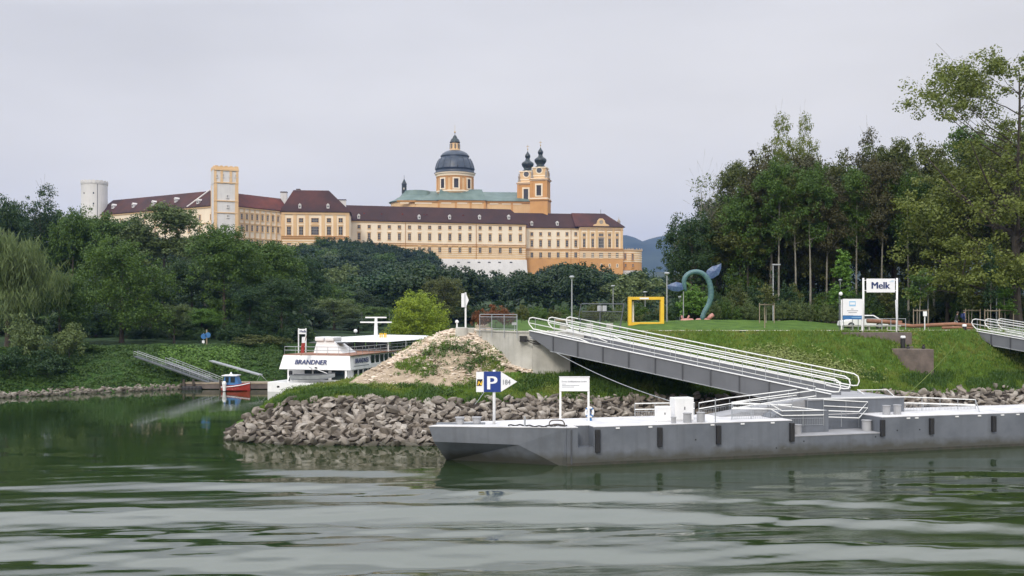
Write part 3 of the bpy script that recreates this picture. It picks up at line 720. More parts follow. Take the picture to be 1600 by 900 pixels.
# --- red-roofed wing between the square tower and the pavilion
g = Wing('abbey wing with bright red roof between the square tower and the pavilion', 'building', 'abbey_wing', 366, 546, 441, 574)
za = g.z(373, 322); g.setz(45); D = 13
zr = 72.5; body(g, 0, g.len, 0, D, 35, za, M['cream'])
bands(g, 0, g.len, [324.3], .7, .5, M['ltochre'], 'cornice', 373)
bands(g, 0, g.len, [348.5, 371], .5, .35, M['ltochre'], 'string_course', 373)
for i in range(9):
    mb = MB(); k = g.at(373.2+8.35*i); g.block(mb, max(k-.45, 0), k+.45, -.35, .01, 38, za-1); mb.build('pilaster', M['ltochre'], g.t)
for i in range(8):
    px = 377.5+8.1*i; f = (px-373)/68
    window(g, px, 334+5*f, 342+5*f, 3.3, 'arch', frame=M['ltochre']); window(g, px, 351+4*f, 360+4*f, 3.3, 'plain', frame=M['ltochre']); window(g, px, 374+3*f, 380+3*f, 3.0)
gable_roof(g, 0, g.len+4, 0, D, za, zr, over=.8, mat=M['roofred'])

# --- square tower
g = Wing('tall square abbey tower with ochre corners and a scalloped parapet', 'tower', 'square_tower', 334.5, 536, 372.5, 541)
g.setz(45); D = 13; zc = g.z(353, 287)
body(g, .15, g.len-.15, .15, D-.15, 35, zc+.2, M['grey_plaster'])
for k0, k1 in ((0, 1.5), (g.len-1.7, g.len)):
    for d0, d1 in ((-.15, 1.5), (D-1.5, D+.15)):
        mb = MB(); g.block(mb, k0, k1, d0, d1, 35, zc); mb.build('corner_pilaster', M['ltochre'], g.t)
zt = g.z(353, 264.5)
body(g, 0, g.len, 0, D, zc+.2, zt, M['grey_plaster'], 'upper_storey')
for k in (.6, 3.9, g.len-3.9, g.len-.6):
    mb = MB(); g.block(mb, k-.65, k+.65, -.25, .01, zc, zt); mb.build('pilaster', M['ltochre'], g.t)
bands(g, -.3, g.len+.3, [265.3], .9, .5, M['ltochre'], 'cornice', 353)
bands(g, -.1, g.len+.1, [285.5, 314, 332.5], .5, .3, M['ltochre'], 'string_course', 353)
mb = MB()
for k in range(5):     # scalloped parapet: shallow half discs
    kc = (k+.5)*g.len/5; r = g.len/10
    for d in (-.1, D-.4):
        mb.vprism([(kc-r, zt)]+[(kc-r*math.cos(a), zt+1.0+.9*math.sin(a)) for a in np.linspace(0, math.pi, 8)]+[(kc+r, zt)], g.P(0, d, 0), (g.u.x, g.u.y, 0), (g.n.x, g.n.y, 0), .5)
for d0 in range(5):
    kc = (d0+.5)*D/5; r = D/10
    for k in (-.05, g.len-.4):
        mb.vprism([(kc-r, zt)]+[(kc-r*math.cos(a), zt+1.0+.9*math.sin(a)) for a in np.linspace(0, math.pi, 8)]+[(kc+r, zt)], g.P(k, 0, 0), (g.n.x, g.n.y, 0), (g.u.x, g.u.y, 0), .5)
mb.build('parapet', M['ltochre'], g.t)
for px, py, h in ((339, 273, 3.4), (348.5, 272.5, 3.6), (359.5, 272.5, 3.6), (369, 273, 3.4), (355.5, 305, 3.5), (356, 320.5, 3.5), (356, 336, 3.5)): window(g, px, py, py+h, 1.6, frame=M['grey_plaster'], off=.05)

# --- receding left wing and round tower
g = Wing('dark-roofed abbey wing with white dormers receding left behind the trees', 'building', 'abbey_wing', 150, 606, 337, 548)
g.setz(45); D = 16; za = g.z(325, 321.5); zr = zof(297.5, 560)
body(g, 0, g.len, 0, D, 40, za, M['cream'])
bands(g, 0, g.len, [323.5], .8, .5, M['ltochre'], 'cornice', 325)
bands(g, 0, g.len, [349], .5, .35, M['ltochre'], 'string_course', 325)
for i in range(9):
    px = 190+17.5*i; yy = interp(px, [(190, 8), (330, 0)])
    window(g, px, 335+yy, 343+yy, 3.6); window(g, px, 353+yy*.8, 361+yy*.8, 3.6)
gable_roof(g, 0, g.len, 0, D, za, zr, hipL=5, mat=M['roofbrown'])
for px, py in ((171, 324), (204, 322.5), (234, 319), (268, 314), (308, 317)): dormer(g, px, py, za, zr, 0, D)
mb = MB(); k = g.at(298); mb.tube([g.P(k-2, -.9, za+.2), g.P(k+6, D/2, zr+.5)], .45, 5); mb.build('fire_wall', M['grey_plaster'], g.t)

cx = (140-800)/F*600; t = thing('round_tower', 'plain white round tower with a scalloped rim at the left end of the abbey', 'tower', (cx, 607, 50))
zt = zof(286, 600); mb = MB(); mb.lathe([(7.35, -8), (7.35, zt-50)], (cx, 607, 50), 40); mb.build('wall', M['grey_plaster'], t)
mb = MB(); mb.lathe([(7.35, 0), (7.6, .2), (7.6, .7), (7.4, .9)], (cx, 607, zt-.4), 40)
for i in range(20):
    a = 2*math.pi*i/20; r = 7.3; c = (cx+r*math.cos(a), 607+r*math.sin(a)); u = (-math.sin(a), math.cos(a), 0)
    mb.vprism([(-1.15, 0)]+[(-1.15*math.cos(b), .9+.75*math.sin(b)) for b in np.linspace(0, math.pi, 7)]+[(1.15, 0)], (c[0], c[1], zt+.4), u, (math.cos(a), math.sin(a), 0), .35)
mb.build('parapet', M['grey_plaster'], t)
mb = MB(); mb.tube([(cx+4.2, 607-6.1, 40), (cx+4.2, 607-6.1, zt)], .14, 5); mb.build('downpipe', M['stiff'], t)
for px, py in ((131, 301.5), (146, 301.5), (146, 318)):
    mb = MB(); x = (px-800)/F*600; y = 607-math.sqrt(7.35**2-(x-cx)**2)-.03; z = zof(py, 600); mb.box(x-.3, x+.3, y-.05, y+.3, z-.5, z+.5); mb.build('window', M['glass'], t)

# --- church
Yc = 655
g = Wing('abbey church body with green copper roof carrying the great dome', 'church', 'abbey_church', 625, Yc, 826, Yc+8)
g.setz(50); D = 36; zE = g.z(720, 313.2); zR = zof(298.4, Yc+18); k0 = 0
k0 = g.at(650)
body(g, k0, g.len+8, 0, D, 50, zE, M['ltochre'])
# rounded apse at the left end
c = g.P(g.at(652), D/2, 0); mb = MB(); mb.lathe([(D/2*.96, 0), (D/2*.96, zE-50)], (c[0], c[1], 50), 28); mb.build('apse_wall', M['ltochre'], g.t)
gable_roof(g, g.at(652), g.len+2, 0, D, zE, zR, over=.9, mat=M['copper'])
mb = MB(); mb.lathe([(D/2+.6, -.3), (D/2+.6, 0), (D/2*.84, 1.6), (D/2*.62, 4.0), (D/2*.47, zR-zE-.1), (.5, zR-zE)], (c[0], c[1], zE), 28); mb.build('apse_roof', M['copper'], g.t, smooth=False)
# transept bulge under the dome
kd0, kd1 = g.at(686), g.at(757)
body(g, kd0, kd1, -2.2, 3, 50, zE-.1, M['ltochre'], 'transept_wall')
mb = MB(); q = [g.P(kd0-1, -3.2, zE-.1), g.P(kd1+1, -3.2, zE-.1), g.P(kd1-1, 9.5, zR+.6), g.P(kd0+1, 9.5, zR+.6), g.P(kd1-1, D-8, zR+.6), g.P(kd0+1, D-8, zR+.6)]
mb.add(q+[g.P(kd0-1, 6, zE), g.P(kd1+1, 6, zE), g.P(kd0-1, D, zE), g.P(kd1+1, D, zE)], [(0, 1, 2, 3), (3, 2, 4, 5), (0, 3, 5, 8, 6), (1, 7, 9, 4, 2), (5, 4, 9, 8)]); mb.build('transept_roof', M['copper'], g.t)
bands(g, -2, kd0, [315.2], 1.0, .6, M['sill'], 'cornice', 720); bands(g, kd1, g.len+8, [315.2], 1.0, .6, M['sill'], 'cornice', 720)
mb = MB(); z = g.z(720, 315.2); g.block(mb, kd0-.4, kd1+.4, -2.8, -1, z-.5, z+.5); mb.build('transept_cornice', M['sill'], g.t)
for px in (632, 655, 668, 772, 791, 808):
    mb = MB(); k = g.at(px); g.block(mb, k-2.8, k+2.8, -.3, .01, g.z(720, 319), g.z(720, 317)); mb.build('wall_panel', M['cream'], g.t)
for px in (697, 722, 745):
    mb = MB(); k = g.at(px); g.block(mb, k-3.2, k+3.2, -2.5, -2.1, g.z(720, 319), g.z(720, 317)); mb.build('wall_panel', M['cream'], g.t)
for px in (685.5, 712, 735, 757, 800):
    mb = MB(); k = g.at(px); g.block(mb, k-.6, k+.6, -2.6 if 684 < px < 758 else -.4, .02, 50, g.z(720, 316)); mb.build('pilaster', M['ochre'], g.t)
# little black turret on the apse
q = ((631.5-800)/F*(Yc+16), Yc+16); zt = zof(300.5, Yc+16)
tt = MB(); tt.lathe([(1.6, -.8), (1.6, 5.2), (1.9, 5.3), (1.0, 7.0), (.4, 8.4), (.12, 8.6), (.1, 11.2)], (q[0], q[1], zt), 8); tu = tt.build('turret', M['onion'], g.t)
mb = MB(); mb.box(q[0]-.35, q[0]+.35, q[1]-1.72, q[1]-1.5, zt+1.6, zt+2.9); mb.build('turret_opening', M['sandwhite'], tu)

# dome
Yd = 675.5; s = Yd/F/5.3333; cx = (710.8-800)/F*Yd; zd = zof(300.6, Yd)
dm = thing('church_dome', 'great blue-grey dome on a windowed ochre drum, topped by a lantern', 'dome', (cx, Yd, zd))
def zz(zy): return zof(190+zy/5.3333, Yd)-zd
def lz(prof, name, mat, par, n=32, smooth=True):
    mb = MB(); mb.lathe([(r*s, zz(y)) for r, y in prof], (cx, Yd, zd), n); return mb.build(name, mat, par, smooth=smooth)
lz([(152, 606), (152, 462)], 'drum', M['ltochre'], dm, 48, False)
lz([(158, 596), (158, 584)], 'drum_base', M['cream'], dm, 48, False)
lz([(156, 480), (156, 466)], 'drum_string', M['sill'], dm, 48, False)
lz([(158, 466), (160, 452), (168, 446), (170, 436)], 'drum_cornice', M['cream'], dm, 48, False)
lz([(163, 440), (168, 437), (174, 434), (160, 428), (161, 404), (166, 402), (164, 396), (160, 385), (154, 360), (143, 335), (128, 313)], 'dome_shell', M['slate'], dm, 48)
lz([(128, 313), (118, 311), (117, 296), (121, 293), (118, 286), (106, 270), (88, 257), (66, 247), (46, 243)], 'dome_cap', M['slate'], dm, 48)
# ribs
for i in range(16):
    a = 2*math.pi*(i+.5)/16; mb = MB()
    mb.tube([(cx+math.cos(a)*r*s, Yd+math.sin(a)*r*s, zd+zz(y)) for r, y in ((165, 396), (161, 385), (155, 360), (144, 335), (129, 313))], .28, 5); mb.build('dome_rib', M['slate'], dm, True)
for i in range(8):
    a = -math.pi/2+2*math.pi*i/8+.125
    nv = Vector((math.cos(a), math.sin(a), 0)); u = Vector((-math.sin(a), math.cos(a), 0)); c = Vector((cx, Yd, zd))+nv*152*s
    w, h0, h1 = 1.45, zz(568), zz(492)
    mb = MB()
    P = lambda x, z, d: c+u*x+Vector((0, 0, z))+nv*d
    def bx(x0, x1, z0, z1, d0, d1): mb.hexa([P(x0, z0, d1), P(x1, z0, d1), P(x1, z0, d0), P(x0, z0, d0)], [P(x0, z1, d1), P(x1, z1, d1), P(x1, z1, d0), P(x0, z1, d0)])
    bx(-w-.9, -w, h0-.7, h1+.9, -.8, .28); bx(w, w+.9, h0-.7, h1+.9, -.8, .28); bx(-w, w, h1, h1+.9, -.8, .28); bx(-w, w, h0-.7, h0, -.8, .28)
    wo = mb.build('drum_window', M['cream'], dm)
    mb = MB(); bx(-w, w, h0, h1, -.8, .06); mb.build('pane', M['aglass'], wo)
    a2 = a+math.pi/8; nv = Vector((math.cos(a2), math.sin(a2), 0)); u = Vector((-math.sin(a2), math.cos(a2), 0)); c = Vector((cx, Yd, zd))+nv*152*s
    for xo in (-1.5, 1.5):
        mb = MB(); bx(xo-.5, xo+.5, zz(586), zz(478), -.8, .35); mb.build('drum_pilaster', M['ochre'], dm)
lz([(46, 246), (46, 236), (40, 234), (38, 178)], 'lantern', M['ltochre'], dm, 16, False)
for i in range(8):
    mb = MB(); a = 2*math.pi*i/8+.1; x = cx+39*s*math.cos(a); y = Yd+39*s*math.sin(a); mb.box(x-.35, x+.35, y-.35, y+.35, zd+zz(228), zd+zz(188)); mb.build('lantern_window', M['stiff'], dm)
lz([(42, 180), (44, 172), (40, 168), (37, 156), (30, 145), (20, 138), (19, 132), (14, 122), (5, 113), (2, 108), (2, 96)], 'lantern_cap', M['onion'], dm, 16)
lz([(1, 98), (6, 93), (6, 84), (1, 79), (1, 30)], 'finial', M['gold'], dm, 8)

# twin towers
def tower(pxc, Y, sc_, dy, label, rot=-.22):
    """built from the front tower's outline; zoom units of 1/6 px"""
    s = Y/F/6; cx = (pxc-800)/F*Y; zb = zof(331, Y)-8
    t = thing('church_tower', label, 'tower', (cx, Y, zb), 0, 'twin church towers')
    Zf = lambda y: zof(200+(y+dy)/6, Y)
    u = Vector((math.cos(rot), math.sin(rot), 0)); n = Vector((-math.sin(rot), math.cos(rot), 0)); C0 = Vector((cx, Y, 0))
    def bx(mb, x0, x1, y0, y1, z0, z1):
        b = [C0+u*x+n*y+Vector((0, 0, z0)) for x, y in ((x0, y0), (x1, y0), (x1, y1), (x0, y1))]
        mb.hexa(b, [(p.x, p.y, z1) for p in b])
    def part(name, mat, boxes, par=t):
        mb = MB()
        for b in boxes: bx(mb, *b)
        return mb.build(name, mat, par)
    h = 83*s
    part('lower_wall', M['ochre'], [(-h, h, -h, h, zb, Zf(680))])
    part('cornice', M['sill'], [(-h-.5, h+.5, -h-.5, h+.5, Zf(688), Zf(676))]); part('string_course', M['cream'], [(-h-.15, h+.15, -h-.15, h+.15, Zf(674), Zf(662))])
    part('belfry_wall', M['ochre'], [(-h+.3, h-.3, -h+.3, h-.3, Zf(662), Zf(495))])
    part('upper_cornice', M['cream'], [(-h-.3, h+.3, -h-.3, h+.3, Zf(500), Zf(492)), (-h*.95, h*.95, -h*.95, h*.95, Zf(492), Zf(478))])
    part('cornice', M['sill'], [(-h-.6, h+.6, -h-.6, h+.6, Zf(492.2), Zf(487))])
    for a in (-h+.8, h-.8):
        part('pilaster', M['ochre'], [(a-.5, a+.5, -h-.1, -h+.5, Zf(660), Zf(502))])
        part('pilaster', M['ochre'], [(-h-.1, -h+.5, a-.5, a+.5, Zf(660), Zf(502))])
    # windows on front and left faces
    for face in (0, 1):
        def fb(x0, x1, d0, d1, z0, z1): return (x0, x1, -h+.3-d1, -h+.3-d0, z0, z1) if face == 0 else (-h+.3-d1, -h+.3-d0, x0, x1, z0, z1)
        w = 22*s
        f = part('belfry_window', M['cream'], [fb(-w-.9, -w, -.3, .3, Zf(652), Zf(530)), fb(w, w+.9, -.3, .3, Zf(652), Zf(530)), fb(-w, w, -.3, .3, Zf(545), Zf(530)), fb(-w, w, -.3, .3, Zf(652), Zf(642))])
        part('pane', M['aglass'], [fb(-w, w, -.2, .08, Zf(642), Zf(545))], f)
        f = part('lower_window', M['cream'], [fb(-w-.9, w+.9, -.3-.3, .25-.3, Zf(760), Zf(728))])
        part('pane', M['sandstone'], [fb(-w*.6, w*.6, -.2, .1, Zf(795), Zf(750))], f)
    hc = 62*s
    part('clock_storey', M['ltochre'], [(-hc, hc, -hc, hc, Zf(480), Zf(378))])
    part('clock_cornice', M['cream'], [(-hc-.5, hc+.5, -hc-.5, hc+.5, Zf(384), Zf(374)), (-hc-.2, hc+.2, -hc-.2, hc+.2, Zf(460), Zf(450))])
    for face in (0, 1):
        cc = C0+(n*(-hc-.12) if face == 0 else u*(-hc-.12)); uu = u if face == 0 else n; mb = MB(); nv = n if face == 0 else u
        cz = Zf(405); mb.vprism([(34*s*math.cos(a), cz+34*s*math.sin(a)) for a in np.linspace(0, 2*math.pi, 20, endpoint=False)], cc, uu, nv, .3)
        f = mb.build('clock_surround', M['cream'], t); mb = MB()
        mb.vprism([(24*s*math.cos(a), cz+24*s*math.sin(a)) for a in np.linspace(0, 2*math.pi, 20, endpoint=False)], cc-nv*.1, uu, nv, .2); c2 = mb.build('clock_face', M['stiff'], f)
    # statues and urns on corners
    for sx_, sy_ in ((-1, -1), (1, -1), (-1, 1), (1, 1)):
        c = C0+u*sx_*(h-1.1)+n*sy_*(h-1.1); mb = MB()
        mb.lathe([(.9, 0), (.9, 1.3), (.55, 1.5), (.65, 2.6), (.75, 3.6), (.45, 4.4), (.3, 4.7), (.42, 5.2), (.1, 5.7)], (c.x, c.y, Zf(480)), 8); mb.build('corner_statue', M['sandstone'], t)
    mb = MB(); mb.lathe([(64*s, Zf(376)), (52*s, Zf(366)), (44*s, Zf(358)), (34*s, Zf(350)), (40*s, Zf(338)), (52*s, Zf(322)), (58*s, Zf(305)), (54*s, Zf(291)), (40*s, Zf(280)), (26*s, Zf(270)), (20*s, Zf(258)), (19*s, Zf(246)), (24*s, Zf(240)), (26*s, Zf(228)), (23*s, Zf(216)), (14*s, Zf(204)), (6*s, Zf(190)), (2*s, Zf(180))], (cx, Y, 0), 16)
    mb.build('onion_dome', M['onion'], t, True)
    mb = MB(); mb.lathe([(1.2*s, Zf(184)), (1.2*s, Zf(172)), (5*s, Zf(166)), (5*s, Zf(160)), (1.2*s, Zf(154)), (1.2*s, Zf(120))], (cx, Y, 0), 6); mb.box(cx-.9, cx+.9, Y-.1, Y+.1, Zf(138), Zf(134)); mb.build('cross', M['gold'], t)
tower(844.5, 650, 1, 0, 'front church tower with the clock face and dark onion dome, nearest the right')
tower(824.5, 672, 1, 36, 'rear church tower with dark onion dome, half hidden behind the clock tower')
# ---------------------------------------------------------------- trees
def leafcloud(rs, centres, radii, n, size, flat=.75, up=.5, droop=0.0, aspect=.62):
    """leaf-sized quads gathered in clumps round the given centres"""
    C = np.repeat(np.asarray(centres), n, axis=0); Rr = np.repeat(np.asarray(radii), n)[:, None]; N = len(C)
    d = rs.normal(size=(N, 3)); d /= np.linalg.norm(d, axis=1)[:, None]+1e-9
    r = rs.uniform(0, 1, (N, 1))**.45
    off = d*r*Rr; off[:, 2] *= flat
    if droop: off[:, 2] -= droop*rs.uniform(0, 1, N)**1.5*Rr[:, 0]*2
    P = C+off
    nrm = d*.9+np.array([0, 0, up])+rs.normal(size=(N, 3))*.55; nrm /= np.linalg.norm(nrm, axis=1)[:, None]
    t = np.cross(nrm, rs.normal(size=(N, 3))); t /= np.linalg.norm(t, axis=1)[:, None]+1e-9
    if droop: t = t*.6+np.array([0, 0, -1.0]); t /= np.linalg.norm(t, axis=1)[:, None]
    b = np.cross(nrm, t); b /= np.linalg.norm(b, axis=1)[:, None]+1e-9
    s = size*rs.uniform(.6, 1.35, (N, 1))
    t = t*s*.5*(1.9 if droop else 1.0); b = b*s*.5*aspect*(.6 if droop else 1.0)
    V = np.stack([P-t*1.0, P-b, P+t*1.0, P+b], 1).reshape(-1, 3)
    return V, np.arange(N*4).reshape(N, 4)
def clumps(rs, lobes, n, rmin, rmax, surf=2.6):
    w = np.array([(l[3]*l[4]*l[5])**.667 for l in lobes]); w /= w.sum()
    idx = rs.choice(len(lobes), n, p=w); out = []; rad_ = []
    for i in idx:
        l = lobes[i]; d = rs.normal(size=3); d /= np.linalg.norm(d)
        if d[2] < -.55: d[2] *= -.5
        r = rs.uniform(0, 1)**(1/surf)
        p = np.array(l[:3])+d*np.array(l[3:6])*r
        out.append(p); rad_.append(rs.uniform(rmin, rmax))
    return np.array(out), np.array(rad_)
def limbs(rs, H, base_r, targets, lean=.0, splits=None, twig=0):
    mb = MB(); top = H
    ax = [Vector((lean*H*t*t+.012*H*math.sin(5*t+1)*t, .012*H*math.cos(4*t)*t, H*t)) for t in np.linspace(0, 1, 9)]
    mb.tube(ax, [base_r*(1.35 if i == 0 else 1-.92*i/8) for i in range(9)], 7)
    def axp(z):
        t = max(0, min(1, z/H))*8; i = min(int(t), 7); return ax[i].lerp(ax[i+1], t-i)
    for p in targets:
        p = Vector(p); hz = math.hypot(p.x, p.y)
        z0 = max(H*.16, min(p.z-hz*rs.uniform(.5, .95), H*.9)); s = axp(z0); q = s.lerp(p, .5)+Vector((0, 0, -.08*hz+rs.uniform(-.2, .2)))
        r0 = base_r*(1-.9*z0/H)*rs.uniform(.35, .55)
        mb.tube([s, s.lerp(q, .5)+Vector((0, 0, .03*hz)), q, p], [r0, r0*.8, r0*.55, r0*.15], 5, False)
        for _ in range(twig):
            a = s.lerp(p, rs.uniform(.4, .9)); e = a+Vector((rs.normal()*.9, rs.normal()*.9, abs(rs.normal())*1.1+.3))
            mb.tube([a, a.lerp(e, .5)+Vector((0, 0, .1)), e], [r0*.3, r0*.2, .012], 4, False)
    return mb
PROTO = {}
def proto(key, seed, H, lobes, n, per, leaf, rmin, rmax, trunk_r=.3, nl=12, lean=0, twig=0, **kw):
    rs = np.random.RandomState(seed)
    c, r = clumps(rs, lobes, n, rmin, rmax, kw.pop('surf', 2.6))
    V, Fc = leafcloud(rs, c, r, per, leaf, **kw)
    crown = np_mesh('crown', V, Fc, [M['leaf_mid']])
    th = max(l[2] for l in lobes)
    tg = c[rs.choice(len(c), nl, replace=False)] if nl else []
    tr = limbs(rs, th, trunk_r, tg, lean, twig=twig).build('trunk', M['bark']); tme = tr.data; bpy.data.objects.remove(tr)
    hi = V[:, 2].max(); wi = np.percentile(np.abs(V[:, 0]), 98)*2
    PROTO[key] = (crown, tme, hi, wi)
def lobeset(seed, H, Wd, z0, n, big=.55, top=1.0):
    """overlapping ellipsoids between z0 and H, an uneven crown"""
    rs = np.random.RandomState(seed); L_ = [(0, 0, z0+(H-z0)*.5, Wd*.36, Wd*.36, (H-z0)*.46)]
    for i in range(n):
        a = 2*math.pi*i/n*1.6+rs.uniform(-.5, .5); f = rs.uniform(.05, .95); z = z0+(H-z0)*f
        prof = math.sin(math.pi*(.15+.8*f))**.7
        r = Wd*.5*prof*rs.uniform(.45, .75); s = Wd*rs.uniform(.16, .26)*big/.55
        L_.append((r*math.cos(a), r*math.sin(a), min(z, H-s*.8), s, s, s*.85))
    return L_
proto('round1', 1, 14, lobeset(1, 14, 12, 2.0, 12), 330, 60, .27, .6, 1.25)
proto('round2', 2, 14, lobeset(22, 14, 12, 2.6, 14), 330, 60, .27, .55, 1.2)
proto('broad', 3, 13, lobeset(23, 13, 14, 1.2, 16, .7), 420, 60, .27, .6, 1.3)
proto('tall1', 4, 20, lobeset(24, 20, 9, 4, 16, .75), 380, 60, .28, .5, 1.1, .28, 16)
proto('tall2', 5, 20, lobeset(25, 20, 8, 5, 14, .75), 330, 58, .28, .5, 1.05, .26, 16)
proto('oval', 6, 15, lobeset(26, 15, 9.5, 1.0, 14, .8), 380, 58, .27, .5, 1.1)
proto('willow', 7, 12, lobeset(27, 12, 12, 1.5, 14, .75), 420, 42, .42, .6, 1.3, droop=.9, flat=.8, aspect=.35)
proto('pole', 71, 20, lobeset(72, 20, 7, 10, 12, .75), 230, 52, .26, .45, 1.0, .2, 18)
proto('ball', 91, 12, [(0, 0, 7.4, 4.7, 4.7, 4.3), (2.2, 1, 5.6, 3, 3, 2.4), (-2.2, -.6, 5.8, 3, 3, 2.4), (.4, .3, 9.4, 2.6, 2.6, 2.2)], 420, 60, .26, .6, 1.15)
proto('bush1', 8, 3.4, [(0, 0, 1.4, 1.6, 1.5, 1.5), (1.2, .3, 1.1, 1.0, 1, 1.1), (-1.2, -.2, 1.2, 1.1, 1, 1.2)], 110, 36, .17, .25, .5, .05, 6)
proto('bush2', 9, 4.4, [(0, 0, 2.0, 1.1, 1.1, 2.2), (.8, .2, 1.5, .8, .8, 1.5), (-.8, -.2, 1.6, .8, .8, 1.6)], 110, 36, .17, .22, .45, .05, 6)
proto('airy', 10, 20, lobeset(30, 20, 9, 5, 18, .6), 300, 40, .24, .4, 1.0, .25, 26, twig=4)
proto('bare', 11, 16, lobeset(31, 16, 8, 4, 12, .7), 120, 9, .28, .5, 1.1, .2, 60, twig=7)
proto('slender', 12, 9, [(0, 0, 5.2, .9, .9, 3.6), (.3, 0, 3.4, .9, .9, 1.6), (-.2, .2, 7.2, .55, .55, 1.6)], 130, 26, .22, .22, .45, .07, 10)
proto('sapling', 13, 6, [(0, 0, 4.0, .9, .9, 1.7), (.3, 0, 3.2, .7, .7, 1.0)], 46, 22, .2, .2, .42, .05, 8)
for i in range(3):
    proto('far%d' % i, 40+i, 12, lobeset(50+i, 12, 13, -.5, 13, .8), 190, 34, .68, .8, 1.7, .3, 4)
# the great open tree at the right: long ascending limbs, leaves in loose sprays
rs = np.random.RandomState(77); H = 24
big = lobeset(78, H, 21, 2.2, 30, .5); c1, r1 = clumps(rs, big[0:], 1050, .45, 1.15, 1.6)
keep = np.array([noise.noise(Vector(p*.5)) > -.30 for p in c1]); c1 = c1[keep]; r1 = r1[keep]
V, Fc = leafcloud(rs, c1, r1, 84, .21, aspect=.7)
cr_ = np_mesh('crown', V, Fc, [M['leaf_poplar']])
mb = limbs(rs, H*.93, .42, c1[rs.choice(len(c1), 70, replace=False)], .0, twig=2)
for a, e, l in ((2.6, .55, 10), (3.5, .5, 9), (.4, .6, 9), (1.6, .7, 9), (4.6, .6, 9), (3.0, .9, 12), (.0, 1.0, 12)):
    d = Vector((math.cos(a)*math.cos(e), math.sin(a)*math.cos(e), math.sin(e))); s0 = Vector((0, 0, 5+rs.uniform(0, 5)))
    mb.tube([s0, s0+d*l*.3+Vector((0, 0, -.2)), s0+d*l*.65+Vector((0, 0, .3)), s0+d*l+Vector((0, 0, 1.4))], [.17, .13, .09, .03], 6, False)
tr = mb.build('trunk', M['bark']); PROTO['great'] = (cr_, tr.data, V[:, 2].max(), np.percentile(np.abs(V[:, 0]), 98)*2); bpy.data.objects.remove(tr)

def gz(px, Y, land):
    X = (px-800)/F*Y
    return right_z(X, Y) if land == 'R' else left_z(X, Y)
def tree(name, kind, px, Y, pytop, wpx, mat, label, cat='tree', group=None, land='L', zb=None, bark=None, sink=.25):
    crown, tme, hi, wi = PROTO[kind]
    z = gz(px, Y, land) if zb is None else zb
    h = zof(pytop, Y)-z; h = max(h, 1.0); sxy = wpx*Y/F/wi
    t = thing(name, label, cat, ((px-800)/F*Y, Y, z-sink), R.uniform(0, 6.28), group); t.scale = (sxy, sxy, (h+sink)/hi)
    for nm, me, m in (('trunk', tme, bark or M['bark']), ('crown', crown, M[mat])):
        o = link(nm, me, t)
        if me.materials[0] != m:
            o.material_slots[0].link = 'OBJECT'; o.material_slots[0].material = m
    return t

